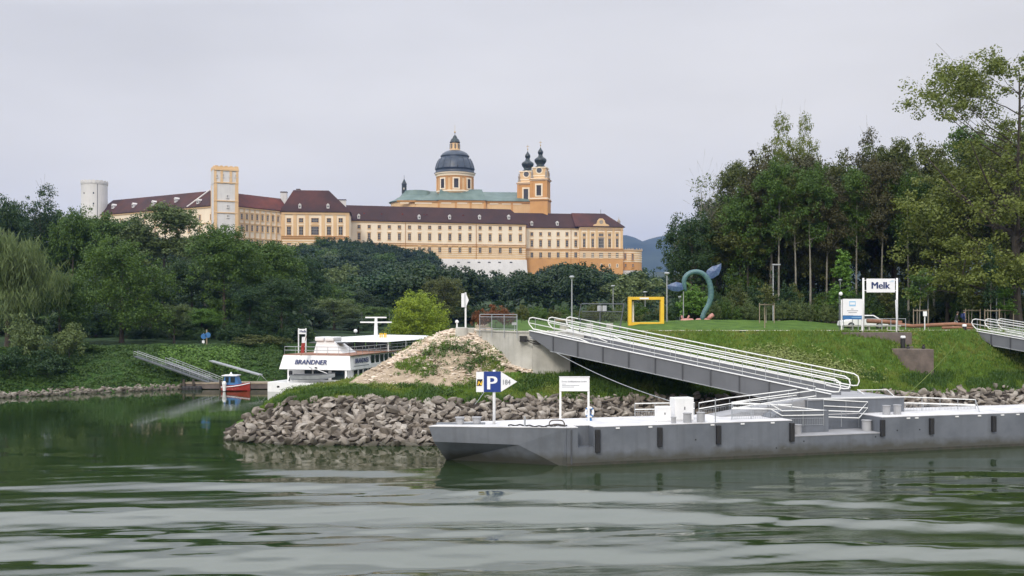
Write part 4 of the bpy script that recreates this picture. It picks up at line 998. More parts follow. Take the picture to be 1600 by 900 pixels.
# --- left bank, single trees
LT = [
 ('willow_tree', 'willow', 12, 118, 350, 150, 'leaf_willow', 'large grey-green willow overhanging the water at the left edge of the photo'),
 ('broadleaf_tree', 'round1', -50, 122, 380, 120, 'leaf_dark', None),
 ('broadleaf_tree', 'airy', 62, 172, 284, 88, 'leaf_dark', 'tall loose-crowned dark tree standing up against the sky left of the round tower'),
 ('broadleaf_tree', 'round2', 5, 165, 300, 100, 'leaf_dark', 'dark tree whose top cuts the left edge of the photo above the willow'),
 ('broadleaf_tree', 'oval', 113, 168, 318, 84, 'leaf_mid', 'rounded tree just left of the foot of the round tower'),
 ('broadleaf_tree', 'broad', 190, 134, 362, 138, 'leaf_mid', 'big round green tree with a deep shaded crown above the floating dock ramps'),
 ('broadleaf_tree', 'round2', 93, 130, 424, 100, 'leaf_mid', 'mid-green tree between the grey willow and the big round tree'),
 ('broadleaf_tree', 'tall1', 255, 178, 316, 130, 'leaf_willow', 'tall grey-green tree covering the far left abbey wing'),
 ('broadleaf_tree', 'oval', 350, 150, 344, 112, 'leaf_mid', 'tall mid-green tree below the square abbey tower'),
 ('broadleaf_tree', 'round1', 425, 160, 372, 110, 'leaf_mid', 'green tree in front of the red-roofed abbey wing'),
 ('broadleaf_tree', 'oval', 300, 158, 400, 110, 'leaf_dark', 'dark tree filling the gap right of the big round tree'),
 ('broadleaf_tree', 'round1', 150, 175, 330, 110, 'leaf_mid', 'green tree under the right side of the round tower'),
 ('broadleaf_tree', 'round2', 470, 172, 392, 90, 'leaf_dark', 'dark tree behind the small landing sign, left of the ship'),
 ('broadleaf_tree', 'round2', 375, 175, 376, 90, 'leaf_dark', 'dark tree behind the tall mid-green tree'),
 ('broadleaf_tree', 'oval', 440, 142, 430, 80, 'leaf_dark', 'low dark tree behind the stern of the white ship'),
 ('flowering_tree', 'round1', 272, 137, 474, 62, 'leaf_willow', 'small pale grey-green tree with light stems on the bank top'),
 ('broadleaf_tree', 'round1', 315, 146, 480, 62, 'leaf_bright', 'small bright green tree beside the blue road sign'),
 ('broadleaf_tree', 'round2', 522, 196, 464, 92, 'leaf_willow', 'rounded light green tree behind the funnel of the ship'),
 ('broadleaf_tree', 'round1', 590, 200, 478, 70, 'leaf_mid', 'green tree behind the mast of the ship'),
 ('lime_tree', 'ball', 655, 166, 451, 88, 'leaf_lime', 'round bright yellow-green tree on a clear trunk behind the ship'),
 ('broadleaf_tree', 'round2', 695, 215, 430, 80, 'leaf_olive', 'dull olive tree rising behind the yellow-green one'),
 ('broadleaf_tree', 'oval', 488, 180, 480, 60, 'leaf_dark', 'dark tree behind the stern rail of the ship'),
 ('broadleaf_tree', 'round1', 630, 185, 490, 50, 'leaf_dark', 'small dark tree between the mast and the yellow-green tree'),
 ('broadleaf_tree', 'round2', 560, 182, 496, 70, 'leaf_dark', 'dark low tree above the wheelhouse roof of the ship'),
 ('broadleaf_tree', 'oval', 40, 140, 440, 90, 'leaf_dark', 'dark tree behind the grey willow, above the shrubs'),
 ('broadleaf_tree', 'round1', 235, 150, 440, 80, 'leaf_dark', None), ('broadleaf_tree', 'oval', 390, 145, 445, 70, 'leaf_dark', None),
 ('broadleaf_tree', 'round1', 345, 165, 440, 80, 'leaf_dark', None), ('broadleaf_tree', 'round2', 150, 150, 470, 90, 'leaf_dark', None),
 ('broadleaf_tree', 'round1', 500, 205, 440, 90, 'leaf_mid', None), ('broadleaf_tree', 'round2', 440, 200, 420, 90, 'leaf_mid', None),
 ('broadleaf_tree', 'round2', 550, 225, 450, 90, 'leaf_slope', None), ('broadleaf_tree', 'oval', 420, 215, 395, 90, 'leaf_dark', None),
 ('broadleaf_tree', 'round1', 60, 200, 330, 100, 'leaf_dark', None), ('broadleaf_tree', 'round1', 200, 210, 335, 110, 'leaf_dark', None),
 ('broadleaf_tree', 'round2', 320, 215, 352, 90, 'leaf_dark', None), ('broadleaf_tree', 'oval', 0, 220, 312, 100, 'leaf_dark', None),
 ('broadleaf_tree', 'broad', 735, 230, 480, 90, 'leaf_slope', None), ('broadleaf_tree', 'broad', 770, 240, 486, 90, 'leaf_slope', None),
 ('broadleaf_tree', 'broad', 610, 235, 462, 90, 'leaf_slope', None), ('broadleaf_tree', 'round2', 665, 245, 455, 90, 'leaf_slope', None),
]
for nm, kd, px, Y, top, wd, mt, lb in LT:
    if lb: tree(nm, kd, px, Y, top, wd, mt, lb)
    else: tree(nm, kd, px, Y, top, wd, mt, 'dark green tree crowded in the wood behind the left bank', group='trees of the left bank wood')
SB = [
 ('bush1', 108, 116, 502, 78, 'leaf_willow', 'rounded grey-green shrub at the water under the mid-green tree'),
 ('bush1', 40, 113, 486, 90, 'leaf_willow', 'wide grey shrub under the willow at the left'),
 ('bush1', 75, 111, 545, 80, 'leaf_dark', 'low dark shrub on the stones at the water below the willow'),
 ('bush1', 15, 109, 540, 70, 'leaf_dark', 'low dark shrub at the water in the left corner'),
 ('bush1', 405, 133, 522, 95, 'leaf_olive', 'spreading olive shrub on the bank beside the stern of the ship'),
 ('bush1', 378, 140, 505, 60, 'leaf_dark', 'dark shrub on the bank top right of the road sign'),
 ('bush1', 135, 120, 552, 60, 'leaf_mid', 'green shrub on the grassy slope right of the grey shrub'),
 ('bush1', 445, 145, 515, 50, 'leaf_dark', 'dark shrub left of the small landing sign'),
]
for kd, px, Y, top, wd, mt, lb in SB: tree('shrub', kd, px, Y, top, wd, mt, lb, 'shrub')
k = 0
for px in range(200, 470, 22):      # dark undergrowth along the bank top
    tree('shrub', 'bush1', px+R.uniform(-5, 5), 140+R.uniform(-2, 6), 508+R.uniform(-8, 6), 40, 'leaf_dark', 'dark shrub in the undergrowth along the top of the left bank', 'shrub', 'undergrowth on the left bank')

for i in range(70):
    tree('shrub', R.choice(['bush1', 'bush2']), -30+i*7.4+R.uniform(-5, 5), R.uniform(146, 172), 500+R.uniform(-22, 10), R.uniform(34, 52), R.choice(['leaf_dark', 'leaf_dark', 'leaf_mid']), 'dark shrub in the undergrowth along the top of the left bank', 'shrub', 'undergrowth on the left bank')
# --- wooded slope below the abbey: 270 single trees
rs = np.random.RandomState(5); pts = []
def topline(px): return interp(px, [(100, 345), (400, 378), (470, 384), (500, 370), (560, 372), (640, 384), (690, 398), (740, 424), (800, 448), (822, 456), (838, 424), (860, 414), (900, 413), (950, 426), (1000, 437), (1060, 444)])
tries = 0
while len(pts) < 262 and tries < 60000:
    tries += 1; Y = 235+345*rs.uniform()**.8; px = rs.uniform(180, 1120)
    if px < 420 and Y > 420 and rs.uniform() < .6: continue
    X = (px-800)/F*Y
    if all((X-a)**2+(Y-b)**2 > (7.5+Y*.008)**2 for a, b in pts): pts.append((X, Y))
row = [((px-800)/F*573, 573+rs.uniform(-5, 5)) for px in np.arange(402, 1055, 17)]
for i, (X, Y) in enumerate(pts[:258]+row):
    px = 800+X/Y*F; z = left_z(X, Y); h = rs.uniform(8.5, 13.5)
    if Y > 566: h = max(3.2 if 680 < px < 830 else 4.5, zof(topline(px), Y)-z+rs.uniform(-1.6, 1.0))
    if 690 < px < 838 and 330 < Y <= 470: h = min(h, max(4.0, zof(topline(px)+14, Y)-z))
    elif 680 < px < 842 and Y > 470: h = min(h, max(3.0, zof(topline(px)+24, Y)-z))
    elif 470 < Y <= 566: h = min(h, max(5, zof(topline(px)+3, Y)-z))
    kd = 'far%d' % rs.randint(3); crown, tme, hi, wi = PROTO[kd]; wd = rs.uniform(12, 17) if Y < 530 else rs.uniform(9, 12)
    t = thing('hillside_tree', 'dark green broadleaf tree on the wooded slope below the abbey', 'tree', (X, Y, z-.4), rs.uniform(0, 6), 'trees on the abbey slope')
    t.scale = (wd/wi, wd/wi, h/hi*1.05)
    o = link('trunk', tme, t); o = link('crown', crown, t); o.material_slots[0].link = 'OBJECT'
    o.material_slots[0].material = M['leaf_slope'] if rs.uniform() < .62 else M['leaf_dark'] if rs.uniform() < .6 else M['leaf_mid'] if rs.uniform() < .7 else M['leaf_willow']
# undergrowth that nobody could count
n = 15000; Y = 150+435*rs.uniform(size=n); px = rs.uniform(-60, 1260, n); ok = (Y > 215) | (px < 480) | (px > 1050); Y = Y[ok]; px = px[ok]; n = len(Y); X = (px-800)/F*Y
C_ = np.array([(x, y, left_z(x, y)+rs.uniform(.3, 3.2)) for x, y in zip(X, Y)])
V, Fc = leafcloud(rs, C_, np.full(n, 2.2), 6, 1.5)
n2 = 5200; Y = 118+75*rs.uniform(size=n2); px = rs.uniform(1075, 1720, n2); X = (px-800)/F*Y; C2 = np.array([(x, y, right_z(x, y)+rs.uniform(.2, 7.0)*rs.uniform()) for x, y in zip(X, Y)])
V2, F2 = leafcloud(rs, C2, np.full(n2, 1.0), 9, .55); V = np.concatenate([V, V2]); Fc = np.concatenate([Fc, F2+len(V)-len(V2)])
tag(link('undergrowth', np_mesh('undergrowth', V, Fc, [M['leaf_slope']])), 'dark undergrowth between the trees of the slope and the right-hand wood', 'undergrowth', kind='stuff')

# --- the wood on the right
RT = [
 ('bare', 1098, 128, 266, 84, 'leaf_willow', 'thin half-bare tree at the left end of the right-hand wood', 'palebark'),
 ('round2', 1080, 124, 325, 100, 'leaf_dark', 'dark tree under the half-bare tree at the left end of the wood', None),
 ('tall1', 1160, 128, 248, 88, 'leaf_olive', 'yellowish olive tree with a rounded top near the left of the wood', None),
 ('airy', 1212, 134, 172, 84, 'leaf_poplar', 'tall pointed loose tree, left of the two highest tops in mid wood', 'palebark'),
 ('airy', 1250, 136, 172, 66, 'leaf_poplar', 'tall pointed loose tree, right of the two highest tops in mid wood', 'palebark'),
 ('tall2', 1205, 122, 225, 100, 'leaf_brown', 'brownish tree with pale trunk in front of the pointed tops', 'palebark'),
 ('tall1', 1270, 124, 238, 110, 'leaf_brown', 'broad brownish-green tree in the middle of the wood', None),
 ('airy', 1352, 130, 198, 90, 'leaf_brown', 'thin brown-crowned tree with bare twigs at its top', 'palebark'),
 ('tall2', 1310, 128, 235, 90, 'leaf_olive', 'olive tree left of the thin brown-crowned tree', None),
 ('tall1', 1395, 126, 212, 95, 'leaf_olive', 'olive tree with yellowing top right of the thin brown tree', None),
 ('tall2', 1440, 128, 205, 90, 'leaf_olive', 'olive-green tree directly left of the great open tree', 'palebark'),
 ('tall1', 1500, 130, 196, 110, 'leaf_mid', 'dense green tree behind the great open tree', None),
 ('tall2', 1575, 128, 190, 110, 'leaf_mid', 'dense green tree behind the right edge of the great open tree', None),
 ('tall1', 1120, 132, 300, 80, 'leaf_dark', 'dark tree between the half-bare and the yellowish tree', None),
 ('round1', 1640, 120, 200, 150, 'leaf_mid', 'green tree cut by the right edge of the photo', None),
]
for kd, px, Y, top, wd, mt, lb, bk in RT: tree('forest_tree', kd, px, Y, top, wd, mt, lb, land='R', bark=M[bk] if bk else None)
for i, (px, top) in enumerate(((1217, 240), (1243, 262), (1266, 250), (1292, 280), (1338, 256), (1378, 240), (1419, 262), (1460, 270))):
    tree('forest_tree', 'pole', px, 115+R.uniform(-1.5, 2), top, 66, R.choice(['leaf_olive', 'leaf_brown', 'leaf_mid']), 'slim high-crowned tree with a bare pale trunk at the front of the wood', group='slim trees at the front of the wood', land='R', bark=M['palebark'])
for i in range(62):
    px = 1085+R.uniform(0, 640); Y = R.uniform(118, 178)
    top = interp(px, [(1070, 380), (1110, 330), (1160, 285), (1250, 245), (1400, 245), (1720, 220)])+R.uniform(0, 55)
    tree('forest_tree', R.choice(['tall1', 'tall2', 'tall1', 'oval']), px, Y, top, R.uniform(80, 120)*125/Y, R.choice(['leaf_brown', 'leaf_olive', 'leaf_mid', 'leaf_dark']), 'tree standing in the dark interior of the right-hand wood', group='trees inside the right-hand wood', land='R', bark=R.choice([M['bark'], M['palebark']]))
tree('great_tree', 'great', 1588, 104, 72, 340, 'leaf_poplar', 'great open-crowned tree towering over the right edge with limbs showing', land='R')
tree('forest_tree', 'oval', 1480, 112, 300, 90, 'leaf_olive', 'yellow-green leaning tree under the left limbs of the great tree', land='R')
# understorey and hedge
for i in range(70):
    px = 1060+i*8.6+R.uniform(-6, 6); Y = 108+R.uniform(0, 12)
    tree('shrub', R.choice(['bush1', 'bush2']), px, Y, R.uniform(440, 474), R.uniform(30, 54), R.choice(['leaf_dark', 'leaf_mid', 'leaf_dark', 'leaf_olive']), 'shrub in the hedge along the foot of the right-hand wood', 'shrub', 'shrubs at the foot of the wood', land='R')
for i in range(22):
    px = 1108+i*9+R.uniform(-3, 3)
    tree('tall_herb', 'bush2', px, 103.5+R.uniform(0, 2.5), R.uniform(463, 480), R.uniform(15, 24), R.choice(['leaf_mid', 'leaf_willow', 'leaf_willow']), 'feathery grey-green bush in the row along the lawn edge', 'bush', 'bushes along the lawn edge', land='R')
for i in range(26):
    px = 815+i*11+R.uniform(-4, 4)
    tree('hedge_bush', 'bush1', px, R.uniform(118, 150), R.uniform(470, 490), R.uniform(26, 46), R.choice(['leaf_mid', 'leaf_dark', 'leaf_olive', 'leaf_willow']), 'bush in the planting behind the footbridge ramp', 'bush', 'bushes behind the ramp', land='R')
tree('rust_bush', 'bush1', 774, 100, 474, 56, 'leaf_rust', 'round rust-brown bush behind the railing of the concrete abutment', 'bush', land='R')
tree('rust_bush', 'bush1', 748, 104, 484, 34, 'leaf_rust', 'low rust-brown bush left of the larger rust-brown one', 'bush', land='R')
tree('shrub', 'bush2', 1150, 106, 440, 40, 'leaf_olive', 'loose brown-green shrub right of the arched sculpture', 'shrub', land='R')
tree('shrub', 'bush2', 1083, 108, 440, 60, 'leaf_bright', 'bright green shrub seen through the arch of the sculpture', 'shrub', land='R')
tree('young_tree', 'slender', 1316, 104, 388, 34, 'leaf_bright', 'tall narrow bright green young tree behind the white info sign', land='R')
# ---------------------------------------------------------------- the pontoon
A0 = Vector((3.15, 59.1)); PU = Vector((.961, .277)).normalized(); PN = Vector((-PU.y, PU.x)); ZD = 2.2
def pt(px, w):      # plan point on the line parallel to the near edge, w metres inward
    b = (px-800)/F; A = A0+PN*w; k = (b*A.y-A.x)/(PU.x-b*PU.y); return A+PU*k
def pk(px, w=0): b = (px-800)/F; A = A0+PN*w; return (b*A.y-A.x)/(PU.x-b*PU.y)
def pq(px, py, w): q = pt(px, w); return Vector((q.x, q.y, zof(py, q.y)))
def kz(k, w, z): q = A0+PU*k+PN*w; return Vector((q.x, q.y, z))
pon = thing('pontoon', 'long grey steel landing pontoon with pale deck and raked left bow', 'pontoon', (18, 64, 0))
WD = 4.7; KE = 46
# bow polygon and hull with the recess cut in the near side
Bw = Vector((-4.86, 59.9)); Bf = Vector((-3.7, 61.9))
k1, k2 = pk(1238), pk(1378); RZ = 1.2; RW = 2.5
def hullseg(mb, ka, kb, w0, w1, z0, z1):
    mb.hexa([kz(ka, w0, z0), kz(kb, w0, z0), kz(kb, w1, z0), kz(ka, w1, z0)], [kz(ka, w0, z1), kz(kb, w0, z1), kz(kb, w1, z1), kz(ka, w1, z1)])
n1, n2 = pk(903), pk(928)
mb = MB()
hullseg(mb, .02, n1, 0, WD, -.6, ZD-.02); hullseg(mb, n1, n2, 0, WD, -.6, 1.05); hullseg(mb, n1, n2, .9, WD, 1.05, ZD-.02)
hullseg(mb, n2, k1, 0, WD, -.6, ZD-.02); hullseg(mb, k1, k2, 0, WD, -.6, RZ); hullseg(mb, k1, k2, RW, WD, RZ, ZD-.02); hullseg(mb, k2, KE, 0, WD, -.6, ZD-.02)
# raked bow: deck edge overhangs the waterline
Af = A0+PN*WD
top = [(Bw.x, Bw.y, ZD-.02), (A0.x, A0.y, ZD-.02), (Af.x, Af.y, ZD-.02), (Bf.x, Bf.y, ZD-.02)]
mid = [(Bw.x+.28, Bw.y+.04, 1.32), (.37, 59.42, 1.2), (Af.x-3.0, Af.y-.3, 1.22), (Bf.x+.1, Bf.y-.05, 1.42)]
bot = [(-3.94, 61.9, -.1), (A0.x-.25, A0.y+.35, -.1), (Af.x-.2, Af.y, -.3), (-3.4, 61.8, -.3)]
n0 = len(mb.v)
mb.v += [tuple(p) for p in top+mid+bot]+[(A0.x, A0.y, -.3), (Af.x, Af.y, -.3)]
T, Mi, Bo = n0, n0+4, n0+8
fs = [(T+3, T+2, T+1, T)[::-1], (T, Mi, Mi+1, T+1)[::-1] and (T, Mi, Mi+1, T+1), (Mi, Bo, Mi+1), (Bo, Bo+1, Mi+1), (T+1, Mi+1, Bo+1, n0+12), (T, T+3, Mi+3, Mi), (Mi, Mi+3, Bo+3, Bo), (T+3, T+2, Mi+2, Mi+3), (Mi+3, Mi+2, Bo+2, Bo+3), (T+2, n0+13, Bo+2, Mi+2)]
mb.f += fs; mb.m += [0]*len(fs)
mb.build('hull', M['hull'], pon)
# deck plating as a thin sheet
mb = MB(); th = .04
def plate(pts, z0, z1): mb.prism([(p[0], p[1]) for p in pts], z0, z1)
plate([Bw, A0, Af, Bf], ZD, ZD+th)
for a, b, w0 in ((.02, n1, 0), (n1, n2, .9), (n2, k1, 0), (k1, k2, RW), (k2, KE, 0)):
    plate([kz(a, w0, 0), kz(b, w0, 0), kz(b, WD, 0), kz(a, WD, 0)], ZD, ZD+th-.001)
mb.build('deck', M['deck'], pon)
mb = MB(); plate([kz(k1+.01, -.03, 0), kz(k2-.01, -.03, 0), kz(k2-.01, RW-.01, 0), kz(k1+.01, RW-.01, 0)], RZ+.005, RZ+.05); mb.build('lower_deck', M['deckgrey'], pon)
# rubbing strip above the waterline and the rusty wet edge
M['wetline'] = pm('wet_line', (.05, .045, .035), (.025, .03, .02), .6, scale=2)
mb = MB(); hullseg(mb, .0, KE, -.02, .05, -.3, .17); mb.build('waterline_stain', M['wetline'], pon)
for px in (933, 1030, 1121.5, 1236, 1377.5, 1454, 1551):
    k = pk(px); mb = MB(); h0 = ZD-.12; hh = 1.35 if px < 1000 else 1.15 if px < 1300 else 1.05
    mb.hexa([kz(k-.14, -.22, h0-hh), kz(k+.14, -.22, h0-hh), kz(k+.14, .01, h0-hh), kz(k-.14, .01, h0-hh)], [kz(k-.14, -.22, h0), kz(k+.14, -.22, h0), kz(k+.14, .01, h0), kz(k-.14, .01, h0)])
    mb.build('fender', M['black'], pon, bevel=.03)
for px in (965, 1016, 1113, 1160, 1207, 1419, 1455 if 0 else 1432, 1495, 1530, 1566, 1590):
    k = pk(px); mb = MB(); hullseg(mb, k-.12, k+.12, -.05, .05, ZD-.13, ZD-.05); mb.build('deck_cleat', M['white'], pon)
for px, z in ((1087, 1.25), (1213, .55), (1256, .9), (1368, 1.0), (1402, 1.35), (1437, 1.35)):
    k = pk(px); mb = MB(); mb.tube([kz(k, -.012, z), kz(k, .03, z)], .05, 8); mb.build('hull_drain', M['black'], pon)
k = pk(893); mb = MB(); hullseg(mb, k-.05, k+.03, -.05, .01, .1, ZD-.1); mb.build('weld_seam', M['stiff'], pon)
# bollards: round drum with a cap plate
def bollard(px, pyb, w, r, h, z=ZD, mat='deckgrey'):
    q = pt(px, w); mb = MB(); mb.lathe([(r, 0), (r, h-.06), (r*1.12, h-.05), (r*1.12, h)], (q.x, q.y, z+.04), 16)
    mb.build('bollard', M[mat], pon, smooth=False)
for px, w, r, h in ((712, 2.0, .0, 0),): pass
for px, w, r, h in ((1052.5, .4, .15, .38), (1074, .5, .25, .58), (1095, .5, .25, .60), (1385, 1.2, .24, .60), (1402, 1.2, .24, .62)): bollard(px, 0, w, r, h)
bollard(1246, 0, .7, .25, .62, RZ); bollard(1354, 0, 1.2, .3, .70, RZ)
for x, y in ((-3.1, 60.9), (-2.1, 61.0)):
    mb = MB(); mb.lathe([(.24, 0), (.24, .34), (.30, .35), (.30, .42)], (x, y, ZD+.04), 14); mb.build('bollard', M['deckgrey'], pon)
mb = MB(); mb.box(-4.5, -1.6, 60.7, 61.5, ZD+.041, ZD+.08); mb.build('bollard_plate', M['hull'], pon)

# raised platform in the middle and its ramps
pf = thing('boarding_platform', 'grey raised boarding platform with white handrails in the middle of the pontoon', 'platform', tuple(kz(pk(1320, 3), 3, ZD)))
PZ = 3.15; ka, kb = pk(1262, 2.6), pk(1412, 2.6)
mb = MB(); hullseg(mb, ka, kb, 2.55, 8.6, ZD-.8, PZ); mb.build('platform_block', M['hull'], pf)
mb = MB(); hullseg(mb, ka-.04, kb+.04, 2.5, 8.65, PZ+.002, PZ+.05); mb.build('platform_deck', M['deckgrey'], pf)
kr = pk(1120, 3.4)
mb = MB(); mb.hexa([kz(kr, 2.9, ZD+.041), kz(ka, 2.9, ZD+.041), kz(ka, 4.6, ZD+.041), kz(kr, 4.6, ZD+.041)], [kz(kr, 2.9, ZD+.07), kz(ka, 2.9, PZ+.04), kz(ka, 4.6, PZ+.04), kz(kr, 4.6, ZD+.07)]); mb.build('long_ramp', M['deckgrey'], pf)
# side ramp down to the low landing
mb = MB(); kc, kd = pk(1287, 1.9), pk(1352, 1.9)
k5 = pk(1205, 1.3)
mb.hexa([kz(k5, 1.35, ZD+.042), kz(k1+.0, 1.35, ZD+.042), kz(k1+.0, 2.5, ZD+.042), kz(k5, 2.5, ZD+.042)], [kz(k5, 1.35, ZD+.08), kz(k1, 1.35, ZD+.45), kz(k1, 2.5, ZD+.45), kz(k5, 2.5, ZD+.08)])
mb.hexa([kz(k1, 1.35, RZ+.06), kz(kc, 1.35, RZ+.06), kz(kc, 2.5, RZ+.06), kz(k1, 2.5, RZ+.06)], [kz(k1, 1.35, ZD+.45), kz(kc, 1.35, ZD+.42), kz(kc, 2.5, ZD+.42), kz(k1, 2.5, ZD+.45)])
mb.build('side_ramp', M['hull'], pf)

def polyrail(pts, name, parent, r=.035, hs=(1.0, .62), post=1.5, bal=False, balh=.5, matr='railwhite', close=None):
    """handrail: rails at heights hs above the foot line pts, posts, optional short balusters"""
    pts = [Vector(p) for p in pts]; mb = MB(); mb.mi(0)
    for h in hs: mb.tube([p+Vector((0, 0, h)) for p in pts], r, 6)
    if close is not None:
        e = pts[close]; d = (pts[close]-pts[close+1 if close == 0 else close-1]).normalized(); a, b = hs[0], hs[-1]
        mb.tube([e+Vector((0, 0, a)), e+d*.2+Vector((0, 0, a-.08)), e+d*.28+Vector((0, 0, (a+b)/2)), e+d*.2+Vector((0, 0, b+.08)), e+Vector((0, 0, b))], r, 6)
    mb.mi(1)
    for a, b in zip(pts[:-1], pts[1:]):
        L_ = (b-a).length; n = max(1, round(L_/post))
        for i in range(n+1):
            p = a.lerp(b, i/n); mb.tube([p, p+Vector((0, 0, hs[0]))], .022, 4)
        if bal:
            m_ = int(L_/.12); mb.tube([a+Vector((0, 0, .08)), b+Vector((0, 0, .08))], .012, 4); mb.tube([a+Vector((0, 0, balh)), b+Vector((0, 0, balh))], .012, 4)
            for i in range(m_): p = a.lerp(b, (i+.5)/m_); mb.tube([p+Vector((0, 0, .08)), p+Vector((0, 0, balh))], .009, 4, False)
    return mb.build(name, [M[matr], M['galv']], parent)
def foot(px, py, w, h=1.0): return pq(px, py, w)-Vector((0, 0, h))
R_ = lambda *a, **k: polyrail(*a, **k)
R_([foot(992, 630.5, 4.4), foot(1085, 629, 4.4)], 'railing', pf, bal=True, balh=.48)
R_([foot(1092, 629.5, 4.5), foot(1140, 621.5, 4.5), foot(1262, 606.5, 4.6)], 'railing', pf, bal=True)
R_([foot(1143, 629, 2.9), foot(1200, 620, 2.9), foot(1275, 609.5, 2.9)], 'railing', pf, bal=True)
R_([foot(1143, 636, 1.3, .8), foot(1204, 631.5, 1.3), foot(1222, 642, 1.3), foot(1287, 641, 1.3)], 'railing', pf, bal=True, hs=(1.0, .7))
R_([foot(1145, 629, 2.45), foot(1208, 632, 2.45), foot(1287, 641.5, 1.4)], 'railing', pf, hs=(1.0, .7))
R_([foot(1215, 632, 1.5), foot(1237, 632.5, 1.5)], 'railing', pf, bal=True, hs=(1.0, .5))
R_([foot(1287, 624.5, 2.5), foot(1356, 628, 2.5), foot(1342, 643.5, 1.5), foot(1287, 641.5, 1.4)], 'railing', pf, hs=(1.0, .6))
R_([foot(1286, 626, 4.0), foot(1358, 624.5, 4.0)], 'railing', pf, bal=True, hs=(1.0, .65))
R_([foot(1262, 623, 2.6), foot(1412, 620, 2.7), foot(1524, 624.5, 2.9)], 'railing', pf, bal=True, hs=(1.0, .6))
R_([foot(1340, 609.5, 6.5), foot(1386, 609.0, 6.5), foot(1399, 620.5, 4.2)], 'railing', pf, bal=True, hs=(1.0, .55))
R_([foot(1340, 609, 6.9), foot(1357, 621, 4.6)], 'railing', pf, hs=(1.0, .55))
R_([foot(1415, 627, 4.5), foot(1524, 630, 4.5)], 'railing', pf, bal=True, hs=(.9, .45))
mb = MB(); a = foot(1524, 624.5, 2.9); mb.tube([a+Vector((0, 0, 1)), kz(pk(1531, .8), .8, ZD)], .03, 5); mb.tube([kz(pk(1119), .1, ZD), kz(pk(1119), .1, ZD+1.5)], .035, 5); mb.build('rail_brace', M['galv'], pf)

# grey-white electric cabinets
def cabinet(px0, px1, py0, w, dep, label):
    a = pt(px0, w); k0, k1_ = pk(px0, w), pk(px1, w); zt = zof(py0, a.y)
    t = thing('control_cabinet', label, 'cabinet', tuple(kz((k0+k1_)/2, w, ZD+.04)))
    mb = MB(); hullseg(mb, k0, k1_, w, w+dep, ZD+.045, zt); mb.build('housing', M['white'], t, bevel=.015)
    mb = MB(); hullseg(mb, k0+.05, k1_-.05, w-.02, w+.01, ZD+.12, zt-.06); d = mb.build('door', M['white'], t)
    mb = MB(); hullseg(mb, (k0+k1_)/2-.02, (k0+k1_)/2+.03, w-.05, w-.018, ZD+.9*(zt-ZD)*.55, ZD+.62*(zt-ZD)); mb.build('handle', M['stiff'], d)
    return t, k0, k1_, zt
cabinet(1028, 1049, 635.5, 1.2, .5, 'low white cabinet left of the taller one on the pontoon')
t, a, b, zt = cabinet(1055, 1084, 622, 1.5, .8, 'tall white electric cabinet on the pontoon deck behind the bollards')
for dz in (.5, .8): mb = MB(); hullseg(mb, b-.02, b+.07, 1.75, 1.9, zt-dz, zt-dz+.12); mb.build('socket', M['black'], t)

# P sign
q = pt(772, 1.0); Ys = 60.9; q = Vector(((772-800)/F*Ys, Ys))
t = thing('parking_sign', 'white and blue arrow-shaped mooring sign with P and 184 on a white post', 'sign', (q.x, q.y, ZD+.04))
mb = MB(); mb.tube([(q.x, q.y, ZD+.04), (q.x, q.y, zof(578, Ys))], .085, 12); mb.build('post', M['white'], t, True)
X = lambda px: (px-800)/F*(Ys-.12)
Z = lambda py: zof(py, Ys-.12)
yf = Ys-.14
mb = MB(); mb.box(X(756), X(782.5), yf, yf+.05, Z(612.5), Z(580.5)); mb.build('blue_panel', M['signblue'], t)
mb = MB(); mb.box(X(744), X(755.8), yf, yf+.045, Z(612.5), Z(581)); pl = mb.build('left_panel', M['signwhite'], t)
mb = MB(); mb.vprism([(X(782.7), Z(612)), (X(808), Z(596.5)), (X(782.7), Z(581))], (0, yf, 0), (1, 0, 0), (0, 1, 0), .045); ar = mb.build('arrow_panel', M['signwhite'], t)
lettering('P', 1.13, (X(759.5), yf-.005, Z(608.3)), (1, 0, 0), (0, -1, 0), M['signwhite'], t, bold=.03, sx=1.15)
lettering('184', .42, (X(784.2), yf-.005, Z(600.8)), (1, 0, 0), (0, -1, 0), M['greytext'], t, sx=.82, bold=.006)
mb = MB(); mb.vprism([(X(744.6), Z(603)), (X(752.8), Z(603)), (X(754), Z(592.5)), (X(745.8), Z(592.5))], (0, yf-.012, 0), (1, 0, 0), (0, 1, 0), .01); mb.build('emblem', M['black'], t)
lettering('N', .36, (X(745.6), yf-.025, Z(602)), (1, 0, 0), (0, -1, 0), M['yellow'], t, bold=.018, shear=.25)

# notice board
Ys = 62.6; X = lambda px: (px-800)/F*Ys; Z = lambda py: zof(py, Ys); yf = Ys-.06
t = thing('notice_board', 'white notice board with a line of small grey text on two thin white posts', 'sign', (X(897), Ys, ZD+.04))
for px in (875.5, 919.5):
    mb = MB(); mb.box(X(px)-.06, X(px)+.06, Ys-.05, Ys+.05, ZD+.04, Z(589)); mb.build('post', M['railwhite'], t)
mb = MB(); mb.box(X(875), X(920), yf-.03, Ys-.055, Z(611), Z(589.5)); mb.build('panel', M['signwhite'], t)
mb = MB(); mb.box(X(873.5), X(921.5), yf-.06, Ys+.06, Z(589.4), Z(588.2)); mb.build('top_bar', M['white'], t)
lettering('Donau Schiffsstationen GmbH', .125, (X(877.5), yf-.036, Z(597)), (1, 0, 0), (0, -1, 0), M['greytext'], t)
for i, (a, b) in enumerate(((878, 884), (878, 905), (878, 897))):
    mb = MB(); z = Z(600+i*2.3); mb.box(X(a), X(b), yf-.035, yf-.03, z-.015, z+.015); mb.build('text_line', M['greytext'], t)
